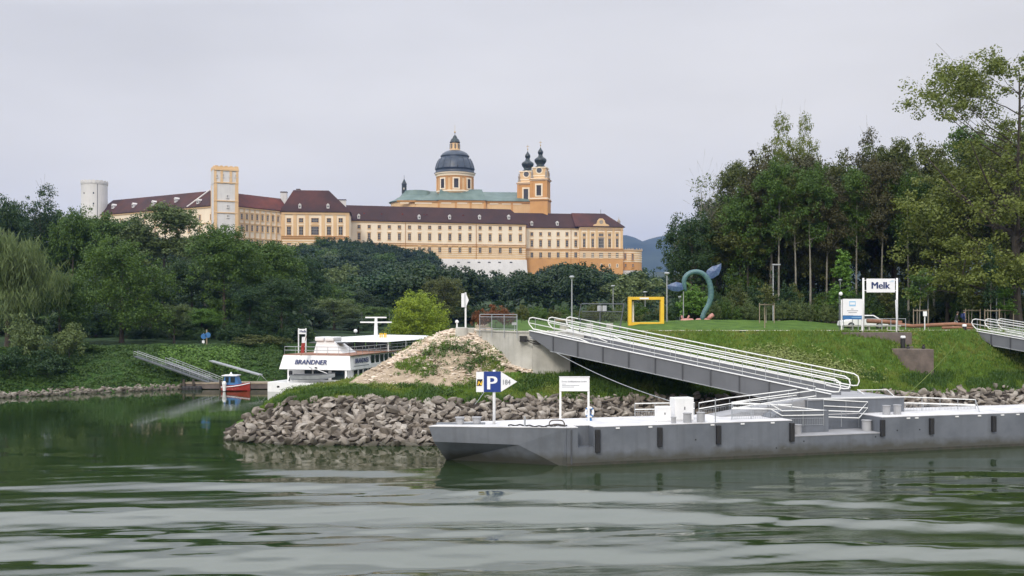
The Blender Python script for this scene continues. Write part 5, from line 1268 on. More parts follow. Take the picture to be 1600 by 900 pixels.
# life ring on its blue stand
t = thing('life_ring', 'white life ring on a dark blue stand beside the right post of the notice board', 'life ring', (X(922), Ys+.2, ZD+.04))
cx_, cz_ = X(921.5), Z(644.5); mb = MB()
ring = [(cx_+.19*math.cos(a)*1.15, Ys+.18, cz_+.29*math.sin(a)) for a in np.linspace(0, 2*math.pi, 21)]
mb.tube(ring, .07, 8, False); rg = mb.build('ring', M['white'], t, True)
for a in (math.pi/4, 3*math.pi/4, 5*math.pi/4, 7*math.pi/4)[:]:
    mb = MB(); mb.tube([(cx_+.22*math.cos(a-.18), Ys+.18, cz_+.29*math.sin(a-.18)), (cx_+.22*math.cos(a+.18), Ys+.18, cz_+.29*math.sin(a+.18))], .082, 8); mb.build('band', M['midblue'], rg)
mb = MB(); mb.tube([(cx_+.02, Ys+.24, ZD+.04), (cx_+.02, Ys+.24, cz_+.1)], .05, 8); mb.lathe([(.17, 0), (.12, .2), (.05, .32)], (cx_, Ys+.24, ZD+.04), 10); mb.build('stand', M['midblue'], t)

# ropes and hoses on the foredeck
rs = np.random.RandomState(3)
mb = MB(); ps = []
for i in range(40):
    f = i/39; px = lerp(794, 886, f); w = lerp(-0.0, .5, f); Yp = lerp(59.75, 59.35, f)
    ps.append(((px-800)/F*Yp, Yp+.25*math.sin(f*9), ZD+.09+.03*math.sin(i)))
mb.tube(ps, .045, 6); solo(mb, 'hose', M['black'], 'black hose lying along the bow edge of the pontoon deck', 'hose', smooth=True)
c = Vector(((870-800)/F*60.1, 60.1, ZD+.1)); mb = MB()
mb.tube([c+Vector((.45*math.cos(a), .1*math.sin(a), .28*max(0, math.sin(a))+.03*math.sin(3*a))) for a in np.linspace(0, 6.6, 26)], .04, 6); solo(mb, 'rope', M['bark'], 'looped brown rope on the foredeck below the notice board', 'rope', smooth=True)
Yp = 59.7; mb = MB(); x = (820-800)/F*Yp; mb.tube([(x, Yp, ZD+.04), (x, Yp, ZD+.62)], .055, 8); solo(mb, 'mooring_post', M['galv'], 'short grey post at the bow edge of the pontoon', 'post')

# ---------------------------------------------------------------- gangway to the shore
def gangway(name, label, L0, R0, W_, zL, zR, loops, gh=1.15, endext=0):
    L0 = Vector(L0); R0 = Vector(R0); d = (R0-L0); LN = d.length; d = d.normalized(); n = Vector((-d.y, d.x))
    if n.y < 0: n = -n
    t = thing(name, label, 'gangway', (L0.x, L0.y, zL))
    def P(s, w, dz=0): q = L0+d*s+n*w; return Vector((q.x, q.y, lerp(zL, zR, s/LN)+dz))
    def girder(w, h, nm):
        mb = MB(); a = [P(0, w-.06, -.35), P(1.8, w-.06, -gh), P(LN-1.0, w-.06, -gh), P(LN, w-.06, -.7), P(LN, w-.06, h), P(0, w-.06, h)]
        b = [p+Vector((n.x*.12, n.y*.12, 0)) for p in a]; k = len(a)
        mb.add(a+b, [tuple(range(k)), tuple(range(2*k-1, k-1, -1))]+[((i+1) % k, i, k+i, k+(i+1) % k) for i in range(k)])
        g_ = mb.build(nm, M['girder'], t)
        mb = MB(); mb.hexa([P(0, w-.16, h), P(LN, w-.16, h), P(LN, w+.16, h), P(0, w+.16, h)], [P(0, w-.16, h+.05), P(LN, w-.16, h+.05), P(LN, w+.16, h+.05), P(0, w+.16, h+.05)]); mb.build('top_flange', M['white'], g_)
        mb = MB(); mb.hexa([P(1.8, w-.16, -gh-.05), P(LN-1, w-.16, -gh-.05), P(LN-1, w+.16, -gh-.05), P(1.8, w+.16, -gh-.05)], [P(1.8, w-.16, -gh), P(LN-1, w-.16, -gh), P(LN-1, w+.16, -gh), P(1.8, w+.16, -gh)]); mb.build('bottom_flange', M['galv'], g_)
        return g_
    g1 = girder(0, .02, 'girder'); g2 = girder(W_, .02, 'girder')
    ns = 11
    for i in range(1, ns):
        s = LN*i/ns; mb = MB(); mb.hexa([P(s-.04, -.15, -gh), P(s+.04, -.15, -gh), P(s+.04, -.055, -gh), P(s-.04, -.055, -gh)], [P(s-.04, -.15, .0), P(s+.04, -.15, .0), P(s+.04, -.055, .0), P(s-.04, -.055, .0)]); mb.build('stiffener', M['stiff'], g1)
    mb = MB(); mb.hexa([P(0, .07, -.6), P(LN, .07, -.6), P(LN, W_-.07, -.6), P(0, W_-.07, -.6)], [P(0, .07, -.5), P(LN, .07, -.5), P(LN, W_-.07, -.5), P(0, W_-.07, -.5)]); mb.build('walkway', M['deckgrey'], t)
    mb = MB(); mb.hexa([P(0, W_/2-.06, -.5), P(LN, W_/2-.06, -.5), P(LN, W_/2+.06, -.5), P(0, W_/2+.06, -.5)], [P(0, W_/2-.06, -.05), P(LN, W_/2-.06, -.05), P(LN, W_/2+.06, -.05), P(0, W_/2+.06, -.05)]); mb.build('centre_beam', M['girder'], t)
    for w in loops:
        mb = MB(); hi, lo_, kn = 1.08, .22, .62; r = .042; e = 1.0; s0, s1 = -.1, LN+.6
        pa = [P(s0+.35, w, hi), P(s1-.35, w, hi), P(s1-.08, w, hi-.12), P(s1, w, hi-.4), P(s1, w, lo_+.35), P(s1-.1, w, lo_+.08), P(s1-.4, w, lo_), P(s1-1.6, w, lo_-.02)]
        mb.tube(pa, r, 8)
        pb = [P(s0+.35, w, hi), P(s0+.1, w, hi-.1), P(s0, w, hi-.38), P(s0+.08, w, lo_+.28), P(s0+.4, w, lo_), P(4.2, w, lo_), P(5.0, w, .05)]
        mb.tube(pb, r, 8)
        mb.tube([P(s0+.05, w, kn), P(LN, w, kn)], r*.8, 6)
        mb.tube([P(1.5, w, .32), P(LN-1, w, .32)], r*.55, 6)
        rl = mb.build('handrail', M['railwhite'], t, True)
        mb = MB()
        for i in range(14): s = LN*(i+.3)/14; mb.tube([P(s, w, -.1), P(s, w, hi)], .022, 5)
        mb.build('rail_posts', M['galv'], rl)
    return t, P, LN
gw, GP, GL = gangway('gangway', 'gangway to the pontoon', (1.35, 78.2), (21.0, 67.4), 6.6, 7.42, 3.45, (0, 3.3, 6.6))
gw['label'] = 'wide grey steel gangway with white handrails from the concrete abutment down to the pontoon'
c0 = Vector((40.6, 90.2)); d0 = Vector((.65, -.76)).normalized()
gw2, GP2, GL2 = gangway('gangway', 'second grey gangway with white rails cut by the right edge of the photo', (c0.x, c0.y), (c0.x+d0.x*18, c0.y+d0.y*18), 5.0, 7.2, 4.35, (0, 2.5, 5.0), gh=.95)

# dark steel gate frame standing across the gangway head
Yg = 83.2; X = lambda px: (px-800)/F*Yg; Z = lambda py: zof(py, Yg)
t = thing('gate_frame', 'tall grey steel mesh gate standing across the upper end of the gangway', 'gate', (X(940), Yg, 7))
for (x0, y0, x1, y1, r) in ((907, 497, 904.5, 530, .05), (938, 476, 936.5, 533, .06), (975, 475, 968, 516, .06), (909, 474.5, 975, 475, .05), (909, 486.5, 974, 487, .04), (904, 500, 908, 474.5, .04)):
    mb = MB(); mb.tube([(X(x0), Yg, Z(y0)), (X(x1), Yg, Z(y1))], r, 6); mb.build('frame_bar', M['darksteel'], t)
mb = MB()
for i in range(34): px = 910+i*1.85; mb.tube([(X(px), Yg, Z(487)), (X(px-1.2), Yg, Z(512))], .007, 3, False)
for i in range(9): py = 489+i*2.8; mb.tube([(X(909), Yg, Z(py)), (X(972), Yg, Z(py))], .007, 3, False)
mb.build('mesh_infill', M['darksteel'], t)
for px in (936.5, 944.5):
    mb = MB(); mb.box(X(px)-.17, X(px)+.17, Yg-.05, Yg-.02, Z(486), Z(477.5)); mb.build('notice', M['galv'], t)

# ---------------------------------------------------------------- abutment
t = thing('abutment', 'pale concrete abutment wall carrying the upper end of the gangway', 'wall', (1.4, 79, 5))
c1 = W(748, 522, 84.0); c2 = W(803, 560, 79.8); c3 = W(826, 520, 79.0)
mb = MB()
# left wing wall slopes back up the mound
mb.prism([(c1.x-.2, 84.5), (c2.x, 79.9), (c3.x+.3, 79.15), (c3.x+4.5, 79.3+3.0), (c3.x+4.5, 86), (c1.x, 86)], 2.5, 7.28); mb.build('wall', M['concrete'], t)
mb = MB(); mb.prism([(c1.x-.3, 84.5), (c2.x-.02, 79.78), (c3.x+.35, 79.03), (c3.x+.35, 79.6), (c2.x+.2, 80.4), (c1.x+.3, 84.9)], 7.285, 7.40); mb.build('coping', M['concrete'], t)
mb = MB(); x = (817.5-800)/F*79.2; mb.box(x-.28, x+.28, 79.0, 79.6, zof(534, 79.2), zof(525, 79.2)); mb.build('cable_opening', M['black'], t)
mb = MB(); mb.prism([(c3.x+.32, 78.6), (c3.x+3.2, 78.9), (c3.x+3.2, 80.6), (c3.x+.32, 79.4)], 3.2, 6.35); mb.build('bearing_block', M['concrete'], t)
# black cables drooping from the opening
for i, (e, sg) in enumerate(((858, .9), (852, .5))):
    mb = MB(); a = W(819, 529, 78.8); b = W(e, 533-i*3, 77.7); mb.tube([a.lerp(b, f)+Vector((0, 0, -sg*4*f*(1-f)*.35)) for f in np.linspace(0, 1, 9)], .04, 5); mb.build('cable', M['black'], t)
# railing on the abutment
t = thing('railing', 'galvanised railing with dark infill on top of the concrete abutment', 'railing', (-1, 81, 7.4))
a = Vector((c1.x+.1, 83.6, 7.4)); b = Vector((c3.x-.9, 79.5, 7.4)); c = Vector((c1.x+.4, 86.5, 7.4))
for p0, p1 in ((a, b),):
    mb = MB(); 
    for h in (1.28, 1.08, .12): mb.tube([p0+Vector((0, 0, h)), p1+Vector((0, 0, h))], .03, 6)
    mb.build('rail', M['galv'], t)
    for i in range(4):
        p = p0.lerp(p1, i/3); mb = MB(); mb.tube([p-Vector((0, 0, .55))-Vector((0, .1, 0)), p+Vector((0, 0, 1.25))], .035, 6); mb.build('post', M['galv'], t)
    mb = MB()
    for i in range(40): p = p0.lerp(p1, (i+.5)/40); mb.tube([p+Vector((0, 0, .12)), p+Vector((0, 0, 1.08))], .016, 4, False)
    mb.build('infill_bars', M['darksteel'], t)
mb = MB(); p = W(804, 508, 80); mb.box(p.x-.2, p.x+.2, 80, 80.3, zof(508, 80), zof(504, 80)); mb.tube([(p.x, 80.15, 7.3), (p.x, 80.15, zof(508, 80))], .03, 5); solo(mb, 'switch_box', M['white'], 'small white box on a stem at the right end of the abutment railing', 'box')

# thin stay cables from the abutments down to the pontoon
def cable(p, q, sag, label, r=.03, mat='galv'):
    mb = MB(); mb.tube([p.lerp(q, f)+Vector((0, 0, -sag*4*f*(1-f))) for f in np.linspace(0, 1, 14)], r, 5); solo(mb, 'mooring_cable', M[mat], label, 'cable', smooth=True)
cable(W(850, 540, 78.5), pq(1052, 628, 4.0), .35, 'thin grey cable sagging from the abutment to the tall white cabinet')
cable(W(1497, 535, 86), pq(1412, 622, 4.5), .15, 'thin cable slanting down the grass bank at the right', mat='grass')
cable(W(757, 612, 73), W(742, 632, 72.2), .02, 'short cable behind the arrow sign running into the rocks', r=.02)
# ---------------------------------------------------------------- the white river ship
def ang2(v): return math.atan2(v.y, v.x)
SC = Vector((-17.6, 113.0)); SU = Vector((.265, .964)).normalized(); SV = Vector((-SU.y, SU.x))     # starboard-aft corner; SU ahead, SV to port
SB_ = 8.4; SL = 34
ship = thing('river_ship', 'white passenger ship moored behind the stony point, seen from its stern', 'ship', (SC.x-4, SC.y+12, 0))
def sp(s, w, z): q = SC+SU*s+SV*w; return Vector((q.x, q.y, z))
def sblock(mb, s0, s1, w0, w1, z0, z1): return mb.hexa([sp(s0, w0, z0), sp(s1, w0, z0), sp(s1, w1, z0), sp(s0, w1, z0)][::1], [sp(s0, w0, z1), sp(s1, w0, z1), sp(s1, w1, z1), sp(s0, w1, z1)])
mb = MB()
st = [sp(-1.2, -.1, -.4), sp(SL-7, -.1, -.4), sp(SL, SB_/2, -.4), sp(SL-7, SB_+.1, -.4), sp(-1.0, SB_+1.1, -.4), sp(-2.0, SB_+.9, -.4), sp(-2.0, .8, -.4)]
mb.prism([(p.x, p.y) for p in st], -.4, 1.05); mb.build('hull', M['white'], ship)
mb = MB(); mb.box(0, 0.01, 0, .01, 0, .01) if 0 else None
mb = MB(); q = W(435.5, 605.5, 110.8); mb.lathe([(.14, 0), (.14, .2)], (q.x, q.y-.25, q.z), 10); mb.build('hawse_hole', M['black'], ship)
mb = MB(); sblock(mb, .6, SL-9, .25, SB_-.4, 1.05, 2.45); mb.build('lower_superstructure', M['white'], ship)
# overhanging aft banner box, leaning outwards
mb = MB(); z0, z1 = 2.42, 3.98
mb.hexa([sp(-.5, -.0, z0), sp(SL-9, .0, z0), sp(SL-9, SB_, z0), sp(-.5, SB_+.3, z0)], [sp(-.05, .3, z1), sp(SL-9, .0, z1), sp(SL-9, SB_, z1), sp(-.05, SB_, z1)]); mb.build('stern_panel', M['white'], ship)
face = sp(-.28, SB_*.60+1.35, 3.0); up_ = (sp(-.05, 4, z1)-sp(-.5, 4, z0)).normalized()
lettering('BRANDNER', .76, sp(-.38, 6.85, 3.0)-Vector((0, .06, 0)), -SV.to_3d() if hasattr(SV, 'to_3d') else (-SV.x, -SV.y, 0), (-SU.x, -SU.y, 0), M['navy'], ship, bold=.022, sx=.98, up=up_, shear=.12)
lettering('BRANDNER', .78, sp(.7, -.02, 3.12), (SU.x, SU.y, 0), (-SV.x, -SV.y, 0), M['navy'], ship, bold=.02, sx=.92)
mb = MB(); q = sp(-.6, 4.15, 2.62); mb.lathe([(.12, -.1), (.12, .1)], q, 8); mb.build('stern_light', M['black'], ship)
# dark openings of the aft deck and windows along the side
for w0, w1 in ((5.2, 6.1), (3.2, 5.0), (1.2, 2.8)):
    mb = MB(); sblock(mb, .57, .62, w0, w1, 1.25, 2.3); mb.build('aft_opening', M['glass'], ship)
for w in (7.6, .6):
    mb = MB(); sblock(mb, -.4, -.1, w-.12, w+.12, 1.05, 2.42); mb.build('stanchion', M['white'], ship)
for i in range(11):
    s0 = .9+i*1.4; mb = MB(); sblock(mb, s0, s0+.95, .22, .26, 1.2, 2.32); mb.build('side_window', M['glass'], ship)
for i in range(9):
    s0 = 5.2+i*1.35; mb = MB(); sblock(mb, s0, s0+.95, -.02, .02, 2.95, 3.85); mb.build('upper_window', M['glass'], ship)
mb = MB(); sblock(mb, .4, 4.6, -.02, .0, 2.78, 2.86); mb.build('side_stripe', M['greytext'], ship)
# sun deck
mb = MB(); sblock(mb, 0, SL-9, .0, SB_, z1+.005, z1+.08); mb.build('sun_deck', M['timber'], ship)
mb = MB()
cor = [sp(0.05, .35, z1), sp(0.05, SB_-.1, z1)]; pr = [sp(0.05, SB_-.1, z1), sp(0.05, .35, z1), sp(SL-10, .1, z1)]
for h in (.95, .55): mb.tube([p+Vector((0, 0, h)) for p in pr], .035, 5)
for a, b, n in ((pr[0], pr[1], 6), (pr[1], pr[2], 14)):
    for i in range(n+1): p = a.lerp(b, i/n); mb.tube([p, p+Vector((0, 0, .95))], .025, 4)
mb.build('deck_railing', M['galv'], ship)
# funnel housing with twin pods
mb = MB(); b = [sp(4, 3.0, z1), sp(8, 3.0, z1), sp(8, 6.7, z1), sp(4, 6.7, z1)]; tp = [sp(4.3, 4.3, z1+1.5), sp(6.2, 4.3, z1+1.5), sp(6.2, 6.4, z1+1.5), sp(4.3, 6.4, z1+1.5)]

mb.hexa(b, tp); fn = mb.build('funnel', M['white'], ship)
for w in (4.75, 6.0): mb = MB(); sblock(mb, 4.0, 6.4, w-.56, w+.56, z1+1.45, z1+1.95); mb.build('funnel_cap', M['white'], fn, bevel=.12)
mb = MB(); sblock(mb, 4.6, 6.2, 2.6, 7.6, z1+1.2, z1+1.32); mb.build('wing_plate', M['darksteel'], fn)
# wheelhouse / canopy further forward
zc = 5.3; kc0 = 10.5
mb = MB(); mb.hexa([sp(kc0-.5, -.1, zc-.1), sp(SL-6, -.1, zc-.1), sp(SL-6, SB_, zc-.1), sp(kc0-.5, SB_, zc-.1)], [sp(kc0+.6, .5, zc+.28), sp(SL-7, .5, zc+.28), sp(SL-7, SB_-.6, zc+.38), sp(kc0+.6, SB_-.6, zc+.38)]); mb.build('canopy', M['white'], ship, bevel=.1)
for i in range(5):
    w0 = .8+i*1.45; mb = MB(); sblock(mb, kc0+1.4, kc0+1.46, w0, w0+1.3, z1+.25, zc-.12); mb.build('canopy_window', M['glass'], ship)
for i in range(6):
    s0 = kc0+1.6+i*2.2; mb = MB(); sblock(mb, s0, s0+2.0, .35, .40, z1+.25, zc-.12); mb.build('canopy_window', M['glass'], ship)
mb = MB(); sblock(mb, kc0+1.5, SL-8, .42, SB_-.5, z1+.08, z1+.25); mb.build('canopy_base', M['white'], ship)
for s0 in (kc0+.2, kc0+6, kc0+12.5):
    mb = MB(); mb.tube([sp(s0, .15, z1), sp(s0, .15, zc)], .09, 6); mb.build('pillar', M['white'], ship)
# mast with radar bar
q = W(587.5, 531, 131); zm0 = zc+.3; mb = MB(); mb.tube([(q.x, q.y, zm0), (q.x, q.y, zof(497, 131))], [.28, .18], 8); ms = mb.build('mast', M['white'], ship)
mb = MB(); mb.box(q.x-2.0, q.x+2.0, q.y-.15, q.y+.15, zof(504.5, 131), zof(502.5, 131)); mb.build('cross_tree', M['white'], ms)
mb = MB(); mb.box(q.x-1.35, q.x+1.35, q.y-.12, q.y+.12, zof(497, 131), zof(495, 131)); mb.build('radar_bar', M['white'], ms)
for dx in (-1.8, 1.7): mb = MB(); mb.tube([(q.x+dx, q.y, zof(503, 131)), (q.x+dx, q.y, zof(487, 131))], .035, 4); mb.build('antenna', M['stiff'], ms)
for i, px in enumerate((594, 597, 600.5, 603)):
    p = W(px, 530, 128); mb = MB(); mb.tube([(p.x, 128, zc+.3), (p.x, 128, zof(520.5, 128))], .09, 6); solo(mb, 'closed_parasol', M['yellow'], ['leftmost', 'second from the left', 'third from the left', 'rightmost'][i]+' of the four folded orange parasols beside the ship mast', 'parasol', 'folded parasols on the ship')
# flag on the stern rail
q = sp(-.1, 6.2, z1); t = thing('flag', 'red and white flag hanging at the stern rail of the white ship', 'flag', tuple(q))
q = W(474.5, 549, 113.3)
mb = MB(); mb.tube([(q.x-.3, q.y, z1), (q.x+.4, q.y-.5, z1+2.2)], .035, 5); mb.build('staff', M['timber'], t)
pts = []
for i in range(7):
    f = i/6; x0 = q.x+.33-.6*f*.15; pts.append((f, x0))
vs = []; fs = []
for i in range(9):
    for j in range(4): vs.append((q.x+.3-j*.13-.02*i, q.y-.45+.06*math.sin(i*.9+j*1.7), z1+2.1-i*.22))
for i in range(8):
    for j in range(3): fs.append((i*4+j, i*4+j+1, i*4+j+5, i*4+j+4))
mb = MB(); mb.add(vs, fs); mb.m = [0 if (k//3) not in (0, 1, 2) else 1 for k in range(24)]; o = mb.build('cloth', [M['red'], M['signwhite']], t); so = o.modifiers.new('thickness', 'SOLIDIFY'); so.thickness = .015
# tender slung behind the stern
c = sp(-1.3, 4.1, 1.25); t = thing('tender_boat', 'small grey boat with a tan bottom slung across the stern of the white ship', 'boat', tuple(c))
ux = Vector((-SV.x, -SV.y, 0)); uy = Vector((SU.x, SU.y, 0)); vs = []; fs = []; n = 9
for i in range(n):
    f = i/(n-1); x = (f-.5)*5.2; wv = .75*math.sin(math.pi*min(1, .22+f*.62))**.8*(1 if f < .8 else (1-f)/.2*.9+.1); zk = 0+.42*max(0, f-.55)**1.6*3
    for (b, zf) in ((-wv, .62), (-wv*.85, .2), (0, .0), (wv*.85, .2), (wv, .62)): p = c+ux*x+uy*b+Vector((0, 0, zk*(1-zf)+zf+.12*f*f)); vs.append(p)
for i in range(n-1):
    for j in range(4): fs.append((i*5+j, i*5+j+1, i*5+j+6, i*5+j+5))
fs.append((0, 1, 2, 3, 4)); mb = MB(); mb.add(vs, fs); mb.build('hull', M['galv'], t)
mb = MB(); mb.tube([Vector(vs[i*5])+Vector((0, 0, .03)) for i in range(n)], .05, 5); mb.tube([Vector(vs[i*5+4])+Vector((0, 0, .03)) for i in range(n)], .05, 5); mb.build('gunwale', M['stiff'], t)
mb = MB(); p = c-ux*2.75; mb.lathe([(.18, 0), (.22, .3), (.2, .55)], p+Vector((0, 0, .5)), 8); mb.tube([p+Vector((0, 0, .6)), p-ux*.2+Vector((0, 0, -.1))], .07, 5); mb.build('outboard_motor', M['black'], t)
mb = MB(); mb.tube([c+ux*-.6+Vector((0, 0, 1.6)), c+ux*1.9+Vector((0, 0, .75))], .04, 5); mb.tube([c+ux*-.6+Vector((0, 0, 1.6)), sp(-.2, 4.7, 2.4)], .05, 5); mb.build('davit', M['white'], ship)
# small landing sign on the bank behind the ship's stern
Ys = 128; X = lambda px: (px-800)/F*Ys; Z = lambda py: zof(py, Ys)
t = thing('landing_sign', 'small white place-name sign on two posts on the bank behind the ship', 'sign', (X(471.5), Ys, 3.6))
for px in (466.5, 478): mb = MB(); mb.tube([(X(px), Ys, 3.2), (X(px), Ys, Z(513))], .08, 6); mb.build('post', M['white'], t)
mb = MB(); mb.box(X(466.5), X(478), Ys-.1, Ys-.04, Z(522), Z(514)); mb.build('panel', M['signwhite'], t)
lettering('Melk', .42, (X(468.4), Ys-.12, Z(519.5)), (1, 0, 0), (0, -1, 0), M['navy'], t, bold=.012)
Ys = 140; t = thing('street_lamp', 'small globe lamp on a dark post on the bank behind the ship', 'street lamp', ((555.5-800)/F*Ys, Ys, 4.6))
mb = MB(); mb.tube([((555.5-800)/F*Ys, Ys, 4.4), ((555.5-800)/F*Ys, Ys, zof(520, Ys))], .05, 5); mb.build('post', M['darksteel'], t)
mb = MB(); mb.lathe([(.05, -.25), (.25, -.1), (.27, .12), (.1, .28)], ((555.5-800)/F*Ys, Ys, zof(517.5, Ys)), 8); mb.build('globe', M['signwhite'], t)

# ---------------------------------------------------------------- floating dock, ramps and the red boat
Yd_ = 116.6
X = lambda px, Y=Yd_: (px-800)/F*Y
t = thing('floating_dock', 'low grey floating dock along the left bank with wooden edge', 'dock', (X(350), Yd_, 0))
mb = MB(); mb.box(X(288), X(436), Yd_, Yd_+2.2, .08, .62); mb.build('float', M['oldwall'], t)
mb = MB(); mb.box(X(287), X(437), Yd_-.06, Yd_+2.3, .62, .78); mb.build('planking', M['stake'], t)
for px in (288, 303, 345, 430): mb = MB(); mb.tube([(X(px), Yd_-.2, -.3), (X(px), Yd_-.2, 1.15)], .14, 7); mb.build('pile', M['bark'], t)
for i in range(5): mb = MB(); mb.lathe([(.3, 0), (.36, .15), (.36, .4), (.3, .55)], (X(291+i*5.5), Yd_-.5, -.15), 9); mb.build('tyre_fender', M['black'], t)
def ramp(a, b, wd, label, rails=True, wm='galv'):
    a = Vector(a); b = Vector(b); d = (b-a).normalized(); n = Vector((-d.y, d.x, 0)).normalized()
    t = thing('dock_ramp', label, 'ramp', tuple(b)); mb = MB()
    q = [a-n*wd/2, b-n*wd/2, b+n*wd/2, a+n*wd/2]; mb.hexa([p-Vector((0, 0, .12)) for p in q], q); mb.build('walkway', M[wm], t)
    if rails:
        for s in (-1, 1):
            mb = MB(); o = n*s*wd/2
            mb.tube([a+o+Vector((0, 0, .55)), b+o+Vector((0, 0, .55))], .03, 5); mb.tube([a+o+Vector((0, 0, .3)), b+o+Vector((0, 0, .3))], .015, 5)
            for i in range(9): p = a.lerp(b, i/8)+o; mb.tube([p, p+Vector((0, 0, .55))], .018, 4)
            mb.build('handrail', M['galv'], t)
ramp(W(212, 556, 118.2), W(328, 597, 117.2), .9, 'long pale-railed ramp, left of the two side by side from the bank to the dock', True, 'darksteel')
ramp(W(262, 566, 119.4), W(345, 598, 117.8), .9, 'shorter dark ramp right of the long pale-railed ramp', True, 'darksteel')
ramp(W(330, 563, 122.3), W(407, 585, 118), .7, 'thin white ramp reaching the dock right of the red boat', False)
mb = MB(); q = W(407, 585, 118); mb.tube([q, Vector((q.x-.5, 118, .7)), q, Vector((q.x+.9, 118, .7)), q+Vector((0,.02,0)), Vector((q.x+.1, 118.6, .7))], .06, 5) #.tube([q, Vector((q.x+.9, 118, .7))], .06, 5); mb.tube([q+Vector((0, .8, 0)), Vector((q.x+.1, 118.6, .7))], .06, 5)
solo(mb, 'ramp_trestle', M['galv'], 'steel trestle holding the lower end of the thin white ramp', 'trestle')
# red motor boat
Yb = 114.6; x0, x1 = (349-800)/F*Yb, (391-800)/F*Yb; LB = x1-x0
t = thing('red_motorboat', 'red motorboat with blue-windowed cabin moored at the floating dock', 'boat', ((x0+x1)/2, Yb, 0))
vs = []; fs = []; n = 10
for i in range(n):
    f = i/(n-1); x = x0+LB*f; wv = .95*(1 if f < .6 else math.cos((f-.6)/.4*1.45)); zt = .62+.38*f*f
    for (b, z) in ((-wv, zt), (-wv*.88, .12), (0, -.25), (wv*.88, .12), (wv, zt)): vs.append((x, Yb+b, z))
for i in range(n-1):
    for j in range(4): fs.append((i*5+j, i*5+j+1, i*5+j+6, i*5+j+5))
    fs.append((i*5+4, i*5, i*5+5, i*5+9))
fs.append((0, 1, 2, 3, 4)); mb = MB(); mb.add(vs, fs); mb.build('hull', M['red'], t)
mb = MB(); mb.tube([Vector(vs[i*5])+Vector((0, -.03, -.12)) for i in range(n)], .05, 5); mb.build('rub_rail', M['signwhite'], t)
mb = MB(); a = (351-800)/F*Yb; b = (372-800)/F*Yb; zt = zof(587, Yb)
mb.hexa([(a, Yb-.7, .7), (b+.3, Yb-.7, .7), (b+.3, Yb+.7, .7), (a, Yb+.7, .7)], [(a+.15, Yb-.65, zt), (b-.1, Yb-.65, zt), (b-.1, Yb+.65, zt), (a+.15, Yb+.65, zt)]); cb = mb.build('cabin', M['midblue'], t)
for u0, u1 in ((.12, .42), (.5, .88)):
    mb = MB(); mb.box(lerp(a, b, u0)+.1, lerp(a, b, u1), Yb-.73, Yb-.66, .98, zt-.12); mb.build('cabin_window', M['glass'], cb)
mb = MB(); mb.box(a-.1, b+.1, Yb-.85, Yb+.85, zt, zt+.1); mb.build('cabin_roof', M['signwhite'], t)
mb = MB(); mb.lathe([(.22, 0), (.12, .15), (.05, .3)], ((361-800)/F*Yb, Yb, zt+.1), 8); mb.build('roof_lamp', M['signwhite'], t)
mb = MB(); q = ((354.5-800)/F*Yb, Yb-1.05, .55); mb.lathe([(.16, -.5), (.2, 0), (.26, .35), (.15, .6)], q, 8); mb.build('outboard_motor', M['white'], t)
# blue road sign on the bank top
Ys = 133; x = (323-800)/F*Ys; zb = 4.4
t = thing('blue_road_sign', 'round blue road sign with small white plate on a pale post above the left bank', 'sign', (x, Ys, zb))
mb = MB(); mb.tube([(x, Ys, zb-.3), (x, Ys, zof(515, Ys))], .09, 6); mb.build('post', M['stake'], t)
mb = MB(); mb.tube([((318-800)/F*Ys, Ys, zb-.3), ((318-800)/F*Ys, Ys, zof(520, Ys))], .05, 6); mb.build('post', M['galv'], t)
for px, py in ((318.5, 525.5), (325, 523.5)):
    mb = MB(); mb.vprism([(.36*math.cos(a), .36*math.sin(a)) for a in np.linspace(0, 2*math.pi, 16, endpoint=False)], ((px-800)/F*Ys, Ys-.1, zof(py, Ys)), (1, 0, 0), (0, 1, 0), .04); mb.build('disc', M['midblue'], t)
mb = MB(); mb.box((316-800)/F*Ys, (320-800)/F*Ys, Ys-.1, Ys-.05, zof(536, Ys), zof(532, Ys)); mb.build('plate', M['signwhite'], t)
# ---------------------------------------------------------------- riverside park
# white arrow board with its concrete base on the mound
Ys = 85.2; X = lambda px, Y=None: (px-800)/F*(Y or Ys); Z = lambda py, Y=None: zof(py, Y or Ys)
t = thing('arrow_board', 'white arrow-shaped navigation board seen from the side on a white post on the mound', 'sign', (X(727), Ys, 7.2))
mb = MB(); mb.tube([(X(727.5), Ys, Z(516)), (X(727.5), Ys, Z(457))], .075, 8); mb.build('post', M['white'], t)
mb = MB(); mb.vprism([(X(721), Z(480)), (X(728), Z(480)), (X(732.5), Z(469)), (X(728), Z(458)), (X(721), Z(458.5))], (0, Ys-.12, 0), (1, 0, 0), (0, 1, 0), .06); mb.build('board', M['signwhite'], t)
mb = MB(); mb.box(X(726), X(727), Ys-.2, Ys-.12, Z(480), Z(458)); mb.build('edge_strip', M['galv'], t)
mb = MB(); mb.box(X(712), X(730), Ys-.4, Ys+.8, 6.6, Z(511.5)); mb.box(X(729), X(741), Ys-.2, Ys+.8, 6.6, Z(512.5)); solo(mb, 'concrete_block', M['concrete'], 'two concrete base blocks at the foot of the white arrow board', 'block', bevel=.05)
mb = MB(); mb.lathe([(.07, 0), (.07, .35), (.16, .4), (.14, .55), (.03, .62)], (X(714), Ys, Z(511.5)), 8); solo(mb, 'mooring_lamp', M['white'], 'small white lamp on the concrete block left of the arrow board', 'lamp')
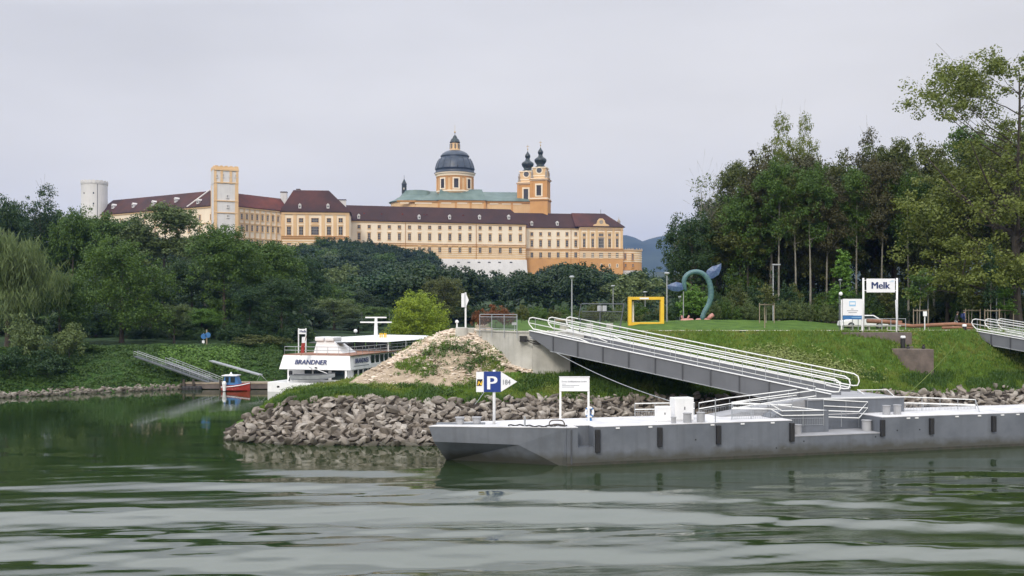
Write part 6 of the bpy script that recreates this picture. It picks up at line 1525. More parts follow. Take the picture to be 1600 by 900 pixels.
# yellow picture frame
Ys = 97; zb = right_z(X(1010), Ys)
t = thing('yellow_frame', 'large yellow walk-in picture frame standing on the lawn', 'frame', (X(1010), Ys, zb)); pz = lambda py: zof(py, Ys)
for nm, bx in (('left_side', (981.5, 986.5, 464, 509)), ('right_side', (1031.5, 1037, 464, 509)), ('top_beam', (986.5, 1031.5, 464, 468.5)), ('bottom_beam', (986.5, 1031.5, 503.5, 508.5))):
    mb = MB(); mb.box(X(bx[0]), X(bx[1]), Ys-.3, Ys+.45, pz(bx[3]), pz(bx[2])); mb.build(nm, M['yellow'], t, bevel=.02)
for a, b in ((982, 995), (1023, 1039)): mb = MB(); mb.box(X(a), X(b), Ys-.45, Ys+.8, zb-.3, pz(508.3)); mb.build('foot', M['timber'], t)
mb = MB(); mb.box(X(999), X(1013), Ys-.325, Ys-.302, pz(467.6), pz(465)); mb.build('caption_plate', M['signwhite'], t)
mb = MB(); mb.box(X(988.5), X(991.5), Ys+.5, Ys+.55, pz(503), pz(471)); mb.build('info_strip', M['signwhite'], t)
# arched sculpture
Ys = 101
M['mosaic'] = pm('mosaic_teal', (.09, .19, .18), (.055, .12, .15), .4, scale=6, lo=.42, hi=.58)
M['mosaicblue'] = pm('mosaic_blue', (.05, .085, .20), (.09, .15, .27), .4, scale=7, lo=.42, hi=.58)
M['mosaicpink'] = pm('mosaic_pink', (.52, .26, .22), (.42, .18, .16), .5, scale=6)
t = thing('arch_sculpture', 'teal mosaic arch sculpture with two blue fins rising from pink blocks', 'sculpture', (X(1095), Ys, 7.9))
pth = [(1071.5, 455), (1069, 447), (1068, 438), (1072, 430), (1079, 425.5), (1087, 424), (1095, 425.5), (1103, 430.5), (1108, 439), (1111, 450), (1111.5, 461), (1109.5, 473), (1104, 482), (1099, 489), (1097, 500)]
rr = [.12, .22, .24, .24, .24, .25, .25, .26, .27, .28, .29, .27, .25, .23, .26]
cr = []
for i in range(len(pth)-1):
    for f in (0, .5): cr.append(((lerp(pth[i][0], pth[i+1][0], f), lerp(pth[i][1], pth[i+1][1], f)), lerp(rr[i], rr[i+1], f)))
cr.append((pth[-1], rr[-1])); pts = [Vector((X(p[0]), Ys+.0, zof(p[1], Ys))) for p, _ in cr]
for _ in range(2): pts = [pts[0]]+[(pts[i-1]+pts[i]*2+pts[i+1])/4 for i in range(1, len(pts)-1)]+[pts[-1]]
mb = MB(); mb.tube(pts, [r for _, r in cr], 10); mb.build('arch', M['mosaic'], t, True)
def fin(pl, name):
    vs = []; n = len(pl); cxx = sum(p[0] for p in pl)/n; cyy = sum(p[1] for p in pl)/n
    ring0 = [Vector((X(p[0]), Ys-.06, zof(p[1], Ys))) for p in pl]; ring1 = [Vector((X(p[0]), Ys+.06, zof(p[1], Ys))) for p in pl]
    c0, c1 = Vector((X(cxx), Ys-.2, zof(cyy, Ys))), Vector((X(cxx), Ys+.2, zof(cyy, Ys)))
    mb = MB(); mb.add(ring0+ring1+[c0, c1], [((i+1) % n, i, 2*n) for i in range(n)]+[(n+i, n+(i+1) % n, 2*n+1) for i in range(n)]+[(i, (i+1) % n, n+(i+1) % n, n+i) for i in range(n)])
    mb.build(name, M['mosaicblue'], t)
fin([(1102, 430), (1105, 422), (1113, 416), (1120, 414.5), (1127, 411.5), (1126.5, 420), (1123, 429), (1115, 434.5), (1109, 436)], 'fin')
fin([(1069, 443), (1063, 442), (1056, 440.5), (1049, 443), (1041, 446.5), (1043, 451), (1050, 454.5), (1060, 455.5), (1067, 453), (1070, 448)], 'fin')
for a, b in ((1063.5, 1084), (1086.5, 1110)):
    mb = MB(); c = (X(a)+X(b))/2; hw = (X(b)-X(a))/2
    mb.tube([(c-hw, Ys, zof(501.3, Ys)), (c-hw*.8, Ys-.0, zof(501.3, Ys)), (c, Ys, zof(501.3, Ys)), (c+hw*.8, Ys, zof(501.3, Ys)), (c+hw, Ys, zof(501.3, Ys))], [.14, .24, .26, .24, .14], 10); mb.build('base_block', M['mosaicpink'], t, True)
mb = MB(); mb.tube([(X(1105), Ys, zof(499, Ys)), (X(1110), Ys, zof(495, Ys)), (X(1114.5), Ys, zof(491.5, Ys))], [.16, .22, .2], 8); mb.build('hand', M['mosaicpink'], t, True)
for a, b in ((1066, 1065), (1074, 1077)):
    mb = MB(); mb.tube([(X(a), Ys, zof(499, Ys)), (X(b), Ys, zof(493, Ys))], [.1, .08], 8); mb.build('finger', M['mosaicpink'], t, True)
mb = MB(); mb.tube([(X(1068.5), Ys+.3, 7.8), (X(1068.5), Ys+.2, zof(455, Ys))], .05, 5); mb.build('support_post', M['galv'], t)
# park lamps: slim pole with a flat head
LP = [(893.5, 432, 92, 'tall park lamp rising above the upper end of the gangway', 8), (958, 446.5, 130, 'grey park lamp left of the yellow frame', 7), (1008, 456, 140, 'distant park lamp seen inside the yellow frame', 7), (1042, 426.5, 99, 'tall park lamp between the yellow frame and the arched sculpture', 9), (1062.5, 463.5, 112, 'short distant park lamp under the left fin of the sculpture', 6), (1208, 414, 102, 'tall park lamp above the bushes left of the info sign', 11), (1313, 437, 108, 'park lamp in front of the narrow bright green tree', 6), (1557, 442, 103, 'park lamp beside the young trees near the right edge', 7), (1450, 435, 112, 'park lamp half hidden in the young trees right of the place-name sign', 6)]
for px, py, Y, lb, wpx in LP:
    x = X(px, Y); zb = right_z(x, Y) if px > 742 else 5; zt = zof(py, Y)
    t = thing('park_lamp', lb, 'street lamp', (x, Y, zb), 0, 'park lamps'); mb = MB(); mb.tube([(x, Y, zb-.3), (x, Y, zt)], [.075, .05], 7); mb.build('pole', M['galv'], t)
    mb = MB(); L_ = wpx*Y/F; s = 1 if px in (1208,) else 0
    if s: mb.box(x-.1, x+L_, Y-.12, Y+.12, zt-.02, zt+.1)
    else: mb.lathe([(.1, -.22), (L_*.5, -.08), (L_*.5, 0), (L_*.3, .07)], (x, Y, zt), 14)
    mb.build('lamp_head', M['galv'], t)
# low stone wall with the place-name sign
Ys = 87.2; X0 = lambda px: (px-800)/F*Ys
t = thing('stone_wall', 'weathered dark stone retaining wall under the place-name sign', 'wall', (X0(1370), Ys, 5))
mb = MB(); mb.box(X0(1316), X0(1425), Ys, Ys+2.6, 4.4, zof(519.5, Ys)); mb.build('wall', M['oldwall'], t, bevel=.04)
mb = MB(); mb.box(X0(1374), X0(1425.2), Ys-.35, Ys-.02, 4.0, zof(541, Ys)); mb.build('lower_step', M['oldwall'], t, bevel=.04)
Yw = 85.0; X1 = lambda px: (px-800)/F*Yw
t = thing('stone_steps', 'low brown stone block wall stepping down the grass below the retaining wall', 'wall', (X1(1430), Yw, 4))
mb = MB(); mb.prism([(X1(1402), Yw+1.2), (X1(1434), Yw-.5), (X1(1457), Yw-.3), (X1(1457), Yw+1), (X1(1434), Yw+1.6), (X1(1405), Yw+2.4)], 3.2, zof(545.5, Yw)); mb.build('wall', M['oldstep'], t, bevel=.05)
for px, py0, py1, Y, w, lb in ((1411, 526, 541, 86.7, 8, 'black bollard with white cap in front of the dark stone wall'), (1507, 508, 519, 90, 7, 'black bollard with white cap beside the second gangway')):
    x = X(px, Y); t = thing('bollard', lb, 'bollard', (x, Y, zof(py1, Y)), 0, 'black and white bollards'); r = w*Y/F/2*.85
    mb = MB(); mb.lathe([(r, -.3), (r, zof(py0+2.2, Y)-zof(py1, Y))], (x, Y, zof(py1, Y)), 14); mb.build('body', M['black'], t)
    mb = MB(); mb.lathe([(r*1.1, 0), (r*1.15, .1), (r*.9, .2)], (x, Y, zof(py0+2.2, Y)), 14); mb.build('cap', M['signwhite'], t)
for px, py, Y in ((1419, 543.5, 86), (1443, 543, 85.4)):
    mb = MB(); mb.lathe([(.11, 0), (.15, .1), (.08, .3), (.16, .36)], (X(px, Y), Y, zof(py+2, Y)), 9); solo(mb, 'mooring_hook', M['black'], 'small black mooring hook on the '+('upper stone wall edge' if px == 1419 else 'low brown stone block'), 'mooring hook')
# place-name sign
Ys = 88.2; XX_ = lambda px: (px-800)/F*Ys; ZZ_ = lambda py: zof(py, Ys)
t = thing('place_name_sign', 'white place-name sign reading Melk between two tall white posts', 'sign', (XX_(1375), Ys, ZZ_(519)))
for px in (1349, 1401.5): mb = MB(); mb.tube([(XX_(px), Ys, ZZ_(520)), (XX_(px), Ys, ZZ_(434.5))], .085, 10); mb.build('post', M['white'], t, True)
mb = MB(); mb.box(XX_(1353.5), XX_(1398), Ys-.09, Ys-.01, ZZ_(457), ZZ_(435.5)); pn = mb.build('panel', M['signwhite'], t, bevel=.02)
for py in (438, 454): mb = MB(); mb.tube([(XX_(1349), Ys+.02, ZZ_(py)), (XX_(1401.5), Ys+.02, ZZ_(py))], .035, 6); mb.build('bracket', M['white'], t)
lettering('Melk', .83, (XX_(1360.5), Ys-.1, ZZ_(451)), (1, 0, 0), (0, -1, 0), M['navy'], t, bold=.028, sx=.98)
for i, (a, b, py) in enumerate(((1389, 1396, 440.5), (1392, 1396, 439))): mb = MB(); mb.box(XX_(a), XX_(b), Ys-.1, Ys-.09, ZZ_(py), ZZ_(py)+.03); mb.build('text_line', M['lightblue'], pn)
# white information sign
t = thing('info_sign', 'white information sign with a light blue emblem and a dark blue foot band', 'sign', (XX_(1331), Ys, ZZ_(519)))
for px in (1315, 1347): mb = MB(); mb.box(XX_(px)-.05, XX_(px)+.05, Ys-.05, Ys+.05, ZZ_(520), ZZ_(468)); mb.build('post', M['white'], t)
mb = MB(); mb.box(XX_(1316.5), XX_(1346), Ys-.1, Ys-.04, ZZ_(492.7), ZZ_(467)); pn = mb.build('panel', M['signwhite'], t)
mb = MB(); mb.box(XX_(1316.5), XX_(1346), Ys-.1, Ys-.04, ZZ_(499), ZZ_(493)); mb.build('blue_band', M['midblue'], t)
mb = MB(); mb.box(XX_(1326.3), XX_(1336.3), Ys-.11, Ys-.1, ZZ_(478.5), ZZ_(470.5)); em = mb.build('emblem', M['lightblue'], pn)
mb = MB(); mb.box(XX_(1327.3), XX_(1335.3), Ys-.115, Ys-.11, ZZ_(476), ZZ_(472.5)); mb.build('emblem_field', M['signwhite'], em)
for a, b, py in ((1329, 1333, 483.3), (1323, 1340, 486), (1325, 1338, 488.8)): mb = MB(); mb.box(XX_(a), XX_(b), Ys-.11, Ys-.1, ZZ_(py), ZZ_(py)+.05); mb.build('text_line', M['greytext'], pn)
mb = MB(); mb.box(XX_(1330), XX_(1345), Ys-.11, Ys-.1, ZZ_(496.3), ZZ_(495.3)); mb.build('text_line', M['lightblue'], pn)
# slim side board
t = thing('side_board', 'narrow white board turned edge-on beside the right post of the place-name sign', 'sign', (XX_(1398), Ys, ZZ_(519)))
mb = MB(); mb.hexa([(XX_(1398), Ys-.3, ZZ_(499)), (XX_(1402.5), Ys-.05, ZZ_(499)), (XX_(1402.5)+.02, Ys+.0, ZZ_(499)), (XX_(1398)+.02, Ys-.25, ZZ_(499))], [(XX_(1396.5), Ys-.3, ZZ_(469)), (XX_(1402.5), Ys-.05, ZZ_(467.5)), (XX_(1402.5)+.02, Ys, ZZ_(467.5)), (XX_(1396.5)+.02, Ys-.25, ZZ_(469))]); mb.build('board', M['signwhite'], t)
mb = MB(); mb.tube([(XX_(1399.5), Ys-.15, ZZ_(519)), (XX_(1399.5), Ys-.15, ZZ_(499))], .04, 6); mb.build('post', M['white'], t)
# globe lamp
t = thing('globe_lamp', 'small white globe lamp on a thin grey post above the information sign', 'lamp', (XX_(1313.5), Ys+.4, ZZ_(519)))
mb = MB(); mb.tube([(XX_(1313.5), Ys+.4, ZZ_(521)), (XX_(1313.5), Ys+.4, ZZ_(461))], .035, 6); mb.build('pole', M['darksteel'], t)
mb = MB(); mb.lathe([(.04, -.17), (.14, -.1), (.16, 0), (.14, .1), (.04, .17)], (XX_(1316), Ys+.4, ZZ_(459)), 12); mb.build('globe', M['signwhite'], t, True)
# railing behind the wall
Yr = 89.4; t = thing('railing', 'thin grey railing along the landing behind the stone wall', 'railing', (X(1370, Yr), Yr, 7.1))
for px in (1318, 1332, 1341, 1378, 1392, 1415):
    mb = MB(); mb.tube([(X(px, Yr), Yr, 7.0), (X(px, Yr), Yr, zof(497.5, Yr))], .035, 5); mb.build('post', M['galv'], t)
for py in (498, 508): mb = MB(); mb.tube([(X(1318, Yr), Yr, zof(py, Yr)), (X(1415, Yr), Yr, zof(py, Yr))], .022, 5); mb.build('rail', M['galv'], t)
# white vehicle parked behind, and log benches
Yv = 97; t = thing('parked_car', 'white parked car half hidden behind the landing railing', 'car', (X(1348, Yv), Yv, 7.25))
x0, x1 = X(1328, Yv), X(1360, Yv)+2.2; x0 -= 1.0
prof = [(x0, .3), (x0+.1, .75), (x0+.9, .9), (x0+1.6, 1.3), (x0+3.0, 1.32), (x0+3.7, .9), (x0+4.3, .8), (x0+4.4, .3)]
mb = MB(); mb.vprism([(a, b+7.25) for a, b in prof], (0, Yv-.8, 0), (1, 0, 0), (0, 1, 0), 1.6); mb.build('body', M['white'], t, bevel=.06)
mb = MB(); mb.vprism([(x0+1.15, 8.2), (x0+1.7, 8.47), (x0+2.9, 8.49), (x0+3.4, 8.2)], (0, Yv-.82, 0), (1, 0, 0), (0, 1, 0), .03); mb.build('side_window', M['glass'], t)
for dx in (.85, 3.5): mb = MB(); mb.tube([(x0+dx, Yv-.85, 7.58), (x0+dx, Yv-.6, 7.58)], .31, 16); w_ = mb.build('wheel', M['black'], t); mb = MB(); mb.tube([(x0+dx, Yv-.87, 7.58), (x0+dx, Yv-.84, 7.58)], .17, 12); mb.build('rim', M['galv'], w_)
def log(pts, r, label):
    mb = MB(); ps = [Vector((X(px, Y), Y, zof(py, Y))) for px, py, Y in pts]; mb.tube(ps, r, 9); solo(mb, 'log', M['timber'], label, 'log', 'long peeled logs on the lawn', smooth=True)
log([(1355, 501.5, 94), (1380, 502.5, 94.3), (1409, 504.5, 94)], .2, 'reddish peeled log behind the posts of the place-name sign')
log([(1402, 507, 93.5), (1425, 509.5, 93.6), (1450, 508.3, 93.8), (1490, 506.3, 94), (1521, 508.5, 94)], .17, 'longest peeled log, lying between the stone wall and the second gangway')
log([(1472, 512.3, 93), (1495, 511.8, 93), (1520, 513, 93)], .12, 'thin peeled log in front of the longest one')
mb = MB(); mb.box(X(1320, 92), X(1408, 92), 92, 92.7, zof(510, 92), zof(507.8, 92)); 
for px in (1332, 1358, 1386, 1404): mb.box(X(px, 92), X(px+2, 92), 92.1, 92.6, 6.9, zof(510, 92))
solo(mb, 'stone_bench', M['concrete'], 'long pale bench behind the railing of the stone wall', 'bench')
# gravel path along the bank top
mb = MB(); vs = []; fs = []; pxs = list(range(985, 1560, 12))
for px in pxs:
    cY = interp(px, [(985, 85.8), (1000, 86), (1200, 87), (1400, 88), (1600, 91)])+.35
    for dy in (0, 1.7): vs.append(((px-800)/F*(cY+dy), cY+dy, max(right_z((px-800)/F*(cY+dy), cY+dy), 7.1)+.09))
for i in range(len(pxs)-1): fs.append((2*i, 2*i+2, 2*i+3, 2*i+1))
mb.add(vs, fs); M['gravel'] = pm('gravel', (.42, .40, .33), (.30, .29, .22), .95, scale=3, bump=.3, bscale=20); tag(mb.build('path', M['gravel']), kind='structure')
# second abutment
t = thing('abutment', 'small pale concrete abutment under the head of the second gangway', 'wall', (X(1500, 92), 92, 5))
mb = MB(); mb.vprism([(X(1478, 92), 7.12), (X(1529, 92), 7.12), (X(1529, 92), 5.2), (X(1518, 92), 5.2), (X(1500, 92), 5.9)], (0, 91.2, 0), (1, 0, 0), (0, 1, 0), 3.2); mb.build('wall', M['concrete'], t)
mb = MB(); mb.box(X(1518.5, 91), X(1523, 91), 91.0, 91.3, zof(534, 91.2), zof(526, 91.2)); mb.build('cable_opening', M['black'], t)
# staked young trees
def staked(px, Y, top, wd, mt, lb, kind='sapling', stakes=True):
    tree('young_tree', kind, px, Y, top, wd, mt, lb, land='R', bark=M['palebark'])
    if stakes:
        x = X(px, Y); zb = right_z(x, Y); t = thing('tree_stakes', 'wooden stakes with crossbars round the '+lb.replace('young tree', 'young tree', 1), 'stakes', (x, Y, zb), 0, 'tree stakes')
        for dx, dy in ((-.7, -.3), (.7, -.3), (0, .6)): mb = MB(); mb.tube([(x+dx, Y+dy, zb-.2), (x+dx, Y+dy, zb+1.9)], .045, 5); mb.build('stake', M['stake'], t)
        mb = MB(); mb.tube([(x-.75, Y-.3, zb+1.75), (x+.75, Y-.3, zb+1.75)], .035, 4); mb.tube([(x-.7, Y-.3, zb+1.7), (x, Y+.6, zb+1.7)], .035, 4); mb.tube([(x+.7, Y-.3, zb+1.7), (x, Y+.6, zb+1.7)], .035, 4); mb.build('crossbar', M['stake'], t)
staked(1197, 98, 440, 30, 'leaf_olive', 'young tree on the lawn before the bush row')
staked(1437, 97, 418, 42, 'leaf_mid', 'bushy young tree behind the place-name sign')
staked(1518, 99, 450, 40, 'leaf_olive', 'olive young tree beside the walkers')
staked(1548, 97, 380, 22, 'leaf_dark', 'thin dark young tree left of the right-hand lamp', 'slender')
staked(1570, 100, 430, 30, 'leaf_bright', 'bright young tree at the foot of the great tree', 'slender')
mb = MB(); x = X(1445.5, 93); mb.box(x-.17, x+.17, 93, 93.05, zof(494, 93), zof(486.5, 93)); mb.tube([(x, 93.08, 6.9), (x, 93.08, zof(488, 93))], .05, 5); solo(mb, 'notice_post', M['signwhite'], 'small white notice on a short post between tree stakes', 'notice')
mb = MB(); x = X(1195, 92); mb.tube([(x, 92, 7.2), (x, 92, 8.6)], .05, 5); solo(mb, 'wooden_post', M['stake'], 'single thin post on the lawn in front of the bush row', 'post')

# ---------------------------------------------------------------- two walkers
def person(px, Y, h, coat, trousers, label, step=.22, lean=.05, bag=False):
    x = X(px, Y); zb = right_z(x, Y); t = thing('person', label, 'person', (x, Y, zb))
    k = h/1.75
    J = {'pelvis': (0, 0, .93), 'waist': (lean*.4, 0, 1.1), 'chest': (lean, 0, 1.32), 'neck': (lean*1.3, 0, 1.48), 'head0': (lean*1.6, 0, 1.57), 'head1': (lean*1.8, 0, 1.69),
         'hl': (0, -.09, .9), 'kl': (step*.75, -.10, .5), 'al': (step*.9, -.10, .08), 'tl': (step*.9+.16, -.10, .03), 'hr': (0, .09, .9), 'kr': (-step*.2, .10, .49), 'ar': (-step*1.2, .10, .12), 'tr': (-step*1.2+.14, .10, .03),
         'sl': (lean, -.17, 1.40), 'el': (lean-.10, -.22, 1.14), 'wl': (lean+.08, -.21, .92), 'fl': (lean+.13, -.2, .84), 'sr': (lean, .17, 1.40), 'er': (lean+.1, .22, 1.14), 'wr': (lean+.22, .2, .97), 'fr': (lean+.27, .19, .9)}
    E = [('pelvis', 'waist'), ('waist', 'chest'), ('chest', 'neck'), ('neck', 'head0'), ('head0', 'head1'), ('pelvis', 'hl'), ('hl', 'kl'), ('kl', 'al'), ('al', 'tl'), ('pelvis', 'hr'), ('hr', 'kr'), ('kr', 'ar'), ('ar', 'tr'),
         ('chest', 'sl'), ('sl', 'el'), ('el', 'wl'), ('wl', 'fl'), ('chest', 'sr'), ('sr', 'er'), ('er', 'wr'), ('wr', 'fr')]
    Rr = {'pelvis': .14, 'waist': .13, 'chest': .155, 'neck': .055, 'head0': .085, 'head1': .095, 'hl': .1, 'hr': .1, 'kl': .065, 'kr': .065, 'al': .045, 'ar': .045, 'tl': .035, 'tr': .035, 'sl': .07, 'sr': .07, 'el': .05, 'er': .05, 'wl': .035, 'wr': .035, 'fl': .035, 'fr': .035}
    names = list(J); idx = {n: i for i, n in enumerate(names)}
    me = bpy.data.meshes.new('body'); me.from_pydata([tuple(c*k for c in J[n]) for n in names], [(idx[a], idx[b]) for a, b in E], [])
    o = bpy.data.objects.new('body', me); COL.objects.link(o)
    sk = o.modifiers.new('skin', 'SKIN'); sk.use_smooth_shade = True; o.modifiers.new('sub', 'SUBSURF').levels = 1
    for n in names:
        v = me.skin_vertices[0].data[idx[n]]; v.radius = (Rr[n]*k, Rr[n]*k); v.use_root = (n == 'pelvis')
    bpy.context.view_layer.update(); m2 = bpy.data.meshes.new_from_object(o.evaluated_get(bpy.context.evaluated_depsgraph_get())); bpy.data.objects.remove(o)
    m2.name = 'body'; m2.materials.clear()
    for m in (M[trousers], M[coat], M['skin'], M['black']): m2.materials.append(m)
    for p in m2.polygons:
        c = p.center/k; hd = c.z > 1.49; hand = (c.z < .95 and abs(c.y) > .17)
        p.material_index = 2 if (hd or hand) else 1 if c.z > .88 else 3 if c.z < .09 else 0
        p.use_smooth = True
    ob = bpy.data.objects.new('body', m2); COL.objects.link(ob); ob.parent = t
    mb = MB(); mb.lathe([(.02, .13), (.07, .12), (.105, .06), (.112, -.01), (.10, -.07)], ((lean*1.75-.015)*k, 0, 1.66*k), 12); mb.build('hair', M['bark'], t, True, world=False)
    if bag: mb = MB(); mb.box(-.27*k, -.1*k, -.14*k, .14*k, 1.05*k, 1.42*k); mb.build('rucksack', M['navy'], t, world=False, bevel=.04)
    return t
person(1493, 96, 1.62, 'black', 'greytext', 'person in dark coat and pale trousers walking bent forward near the logs', .3, .14)
person(1506, 97, 1.78, 'navy', 'black', 'taller person in dark blue jacket standing behind the logs by a young tree', .1, .02, True)

# white tables and seats behind the gangway head
Yq = 93; zb = right_z(X(890, Yq), Yq)
t = thing('park_table', 'pale round table with white top behind the gangway rails', 'table', (X(882, Yq), Yq, zb))
mb = MB(); mb.lathe([(.9, 0), (.95, .1), (.9, .2)], (X(882, Yq), Yq, zof(502, Yq)), 18); mb.build('top', M['stake'], t); mb = MB(); mb.lathe([(.45, 0), (.4, 1.0)], (X(882, Yq), Yq, zb-.1), 12); mb.build('base', M['concrete'], t)
mb = MB(); mb.box(X(877, Yq), X(890, Yq), 93.5, 94.3, zof(503, Yq), zof(498.5, Yq)); mb.box(X(878, Yq), X(889, Yq), 93.6, 94.2, 7.2, zof(503, Yq)); solo(mb, 'white_crate', M['white'], 'white box-shaped unit behind the round park table', 'box')
for px, Y in ((922, 90), (953, 91)): mb = MB(); mb.box(X(px-5, Y), X(px+5, Y), Y, Y+.5, 6.9, zof(505, Y)); solo(mb, 'concrete_cube', M['concrete'], 'pale concrete block seat behind the gangway, '+('left' if px == 922 else 'right')+' of the two', 'seat block', 'concrete block seats', bevel=.03)
HAZE = 0.000085
# ---------------------------------------------------------------- rocks
ROCK = []
for i in range(14):
    rs = np.random.RandomState(300+i); bm = bmesh.new()
    P = rs.normal(size=(15, 3)); P /= np.linalg.norm(P, axis=1)[:, None]; P *= np.array([.66, .40, .27])*rs.uniform(.85, 1.1, 3)*rs.uniform(.85, 1.0, (15, 1))
    for p in P: bm.verts.new(p)
    bmesh.ops.convex_hull(bm, input=bm.verts[:])
    bmesh.ops.delete(bm, geom=[v for v in bm.verts if not v.link_faces], context='VERTS')
    bmesh.ops.bevel(bm, geom=bm.edges[:], offset=.035, segments=1, affect='EDGES', clamp_overlap=True)
    me = bpy.data.meshes.new('boulder'); bm.to_mesh(me); bm.free(); ROCK.append(me)
def rockmat(name, a, b, c):
    m, nt, out = nodes(name); L = nt.links; d = nn(nt, 'ShaderNodeBsdfPrincipled'); d.inputs['Roughness'].default_value = .85; d.inputs['Specular IOR Level'].default_value = .3
    oi = nn(nt, 'ShaderNodeObjectInfo'); g = nn(nt, 'ShaderNodeNewGeometry'); at = nn(nt, 'ShaderNodeAttribute', attribute_name='tone')
    ad = nn(nt, 'ShaderNodeMath', operation='ADD'); L.new(oi.outputs['Random'], ad.inputs[0]); L.new(at.outputs['Fac'], ad.inputs[1])
    fr = nn(nt, 'ShaderNodeMath', operation='FRACT'); L.new(ad.outputs[0], fr.inputs[0])
    r = nn(nt, 'ShaderNodeValToRGB'); r.color_ramp.elements[0].color = c4(a); r.color_ramp.elements[1].color = c4(c); e = r.color_ramp.elements.new(.5); e.color = c4(b); L.new(fr.outputs[0], r.inputs[0])
    nz = nn(nt, 'ShaderNodeTexNoise'); nz.inputs['Scale'].default_value = 3; nz.inputs['Detail'].default_value = 8; L.new(g.outputs['Position'], nz.inputs['Vector'])
    mr = nn(nt, 'ShaderNodeMapRange'); mr.inputs[1].default_value = .3; mr.inputs[2].default_value = .7; mr.inputs[3].default_value = .62; mr.inputs[4].default_value = 1.25; L.new(nz.outputs['Fac'], mr.inputs[0])
    vm = nn(nt, 'ShaderNodeVectorMath', operation='SCALE'); L.new(r.outputs[0], vm.inputs[0]); L.new(mr.outputs[0], vm.inputs['Scale']); sz = nn(nt, 'ShaderNodeSeparateXYZ'); L.new(g.outputs['Position'], sz.inputs[0]); wa = nn(nt, 'ShaderNodeMath', operation='MULTIPLY_ADD'); wa.inputs[1].default_value = -.8; L.new(nz.outputs['Fac'], wa.inputs[0]); L.new(sz.outputs[2], wa.inputs[2]); wr = nn(nt, 'ShaderNodeMapRange'); wr.inputs[1].default_value = -.35; wr.inputs[2].default_value = .05; wr.inputs[3].default_value = .85; wr.inputs[4].default_value = 0; L.new(wa.outputs[0], wr.inputs[0]); wm = nn(nt, 'ShaderNodeMix', data_type='RGBA'); wm.inputs[7].default_value = (.045, .045, .03, 1); L.new(wr.outputs[0], wm.inputs[0]); L.new(vm.outputs[0], wm.inputs[6]); L.new(wm.outputs[2], d.inputs['Base Color'])
    bp = nn(nt, 'ShaderNodeBump'); bp.inputs['Strength'].default_value = .5; bp.inputs['Distance'].default_value = .06; n2 = nn(nt, 'ShaderNodeTexNoise'); n2.inputs['Scale'].default_value = 9; n2.inputs['Detail'].default_value = 6
    L.new(g.outputs['Position'], n2.inputs['Vector']); L.new(n2.outputs['Fac'], bp.inputs['Height']); L.new(bp.outputs[0], d.inputs['Normal']); L.new(d.outputs[0], out.inputs[0]); return m
M['rock'] = rockmat('riprap_stone', (.12, .105, .088), (.22, .19, .16), (.36, .33, .29))
M['palerock'] = rockmat('pale_rubble', (.52, .43, .34), (.62, .52, .42), (.68, .60, .50))
for me in ROCK: me.materials.append(M['rock'])
def rowYZ(px, f):
    """a point f of the way up the stone slope"""
    p = prof_right(px); (Y0, z0), (Y1, z1) = p[1], p[2]
    return lerp(Y0, Y1, f), lerp(z0, z1, f)
rs = np.random.RandomState(11); cand = []
px = 356.0
while px < 1720:
    Y0, _ = rowYZ(px, 0); Y1, _ = rowYZ(px, 1); L_ = math.hypot(Y1-Y0, rowYZ(px, 1)[1])
    n = max(2, int(L_/.36))
    for j in range(n):
        f = (j+rs.uniform(.1, .9))/n*1.05-.03; Y, z = rowYZ(px+rs.uniform(-4, 4), f); p2 = px+rs.uniform(-5, 5)
        s = rs.uniform(.38, 1.1)**1.15*(.95 if px < 740 else .85)
        if rs.uniform() < .1: s *= 1.35
        cand.append(((p2-800)/F*Y, Y, z+rs.uniform(-.12, .22), s, px, f))
    px += 7.0 if px < 740 else 8.4
print('rock candidates', len(cand))
def rot_euler(): return (rs.uniform(-.75, .75)+.25, rs.uniform(-.75, .75), rs.uniform(0, 6.28))
vis = [c for c in cand if c[4] < 700]; rest = [c for c in cand if c[4] >= 700]
order = sorted(range(len(vis)), key=lambda i: -vis[i][3]/vis[i][1]); pick = set(order[:300])
rest += [vis[i] for i in range(len(vis)) if i not in pick]
for i in sorted(pick):
    c = vis[i]; o = bpy.data.objects.new('boulder', ROCK[rs.randint(14)]); COL.objects.link(o); o.location = c[:3]; o.rotation_euler = rot_euler(); o.scale = (c[3]*rs.uniform(.9, 1.25), c[3], c[3]*rs.uniform(.8, 1.2))
    tag(o, 'angular grey-brown boulder in the stone bank of the point', 'boulder', 'boulders of the stone bank')
def rockpile(name, items, mat, label, cat='stones', flat=1.0):
    VV = []; FF = []; TT = []; n = 0; base = []
    for me in ROCK[:8]:
        bm = bmesh.new(); bm.from_mesh(me); bmesh.ops.triangulate(bm, faces=bm.faces[:]); base.append((np.array([v.co[:] for v in bm.verts]), np.array([[v.index for v in f.verts] for f in bm.faces]))); bm.free()
    for c in items:
        v, f = base[rs.randint(8)]; e = rot_euler(); from mathutils import Euler
        Rm = np.array(Euler(e).to_matrix()); w = (v*c[3]*np.array([1.1, 1, 1]))@Rm.T; w[:, 2] *= flat; w += np.array(c[:3])
        VV.append(w); FF.append(f+n); n += len(v); TT += [rs.uniform()]*len(v)
    me = np_mesh(name, np.concatenate(VV), np.concatenate(FF), [mat], False, {'tone': TT}); return tag(link(name, me), label, cat, kind='stuff')
rockpile('riprap', rest, M['rock'], 'smaller stones of the stone bank along the water and behind the pontoon')
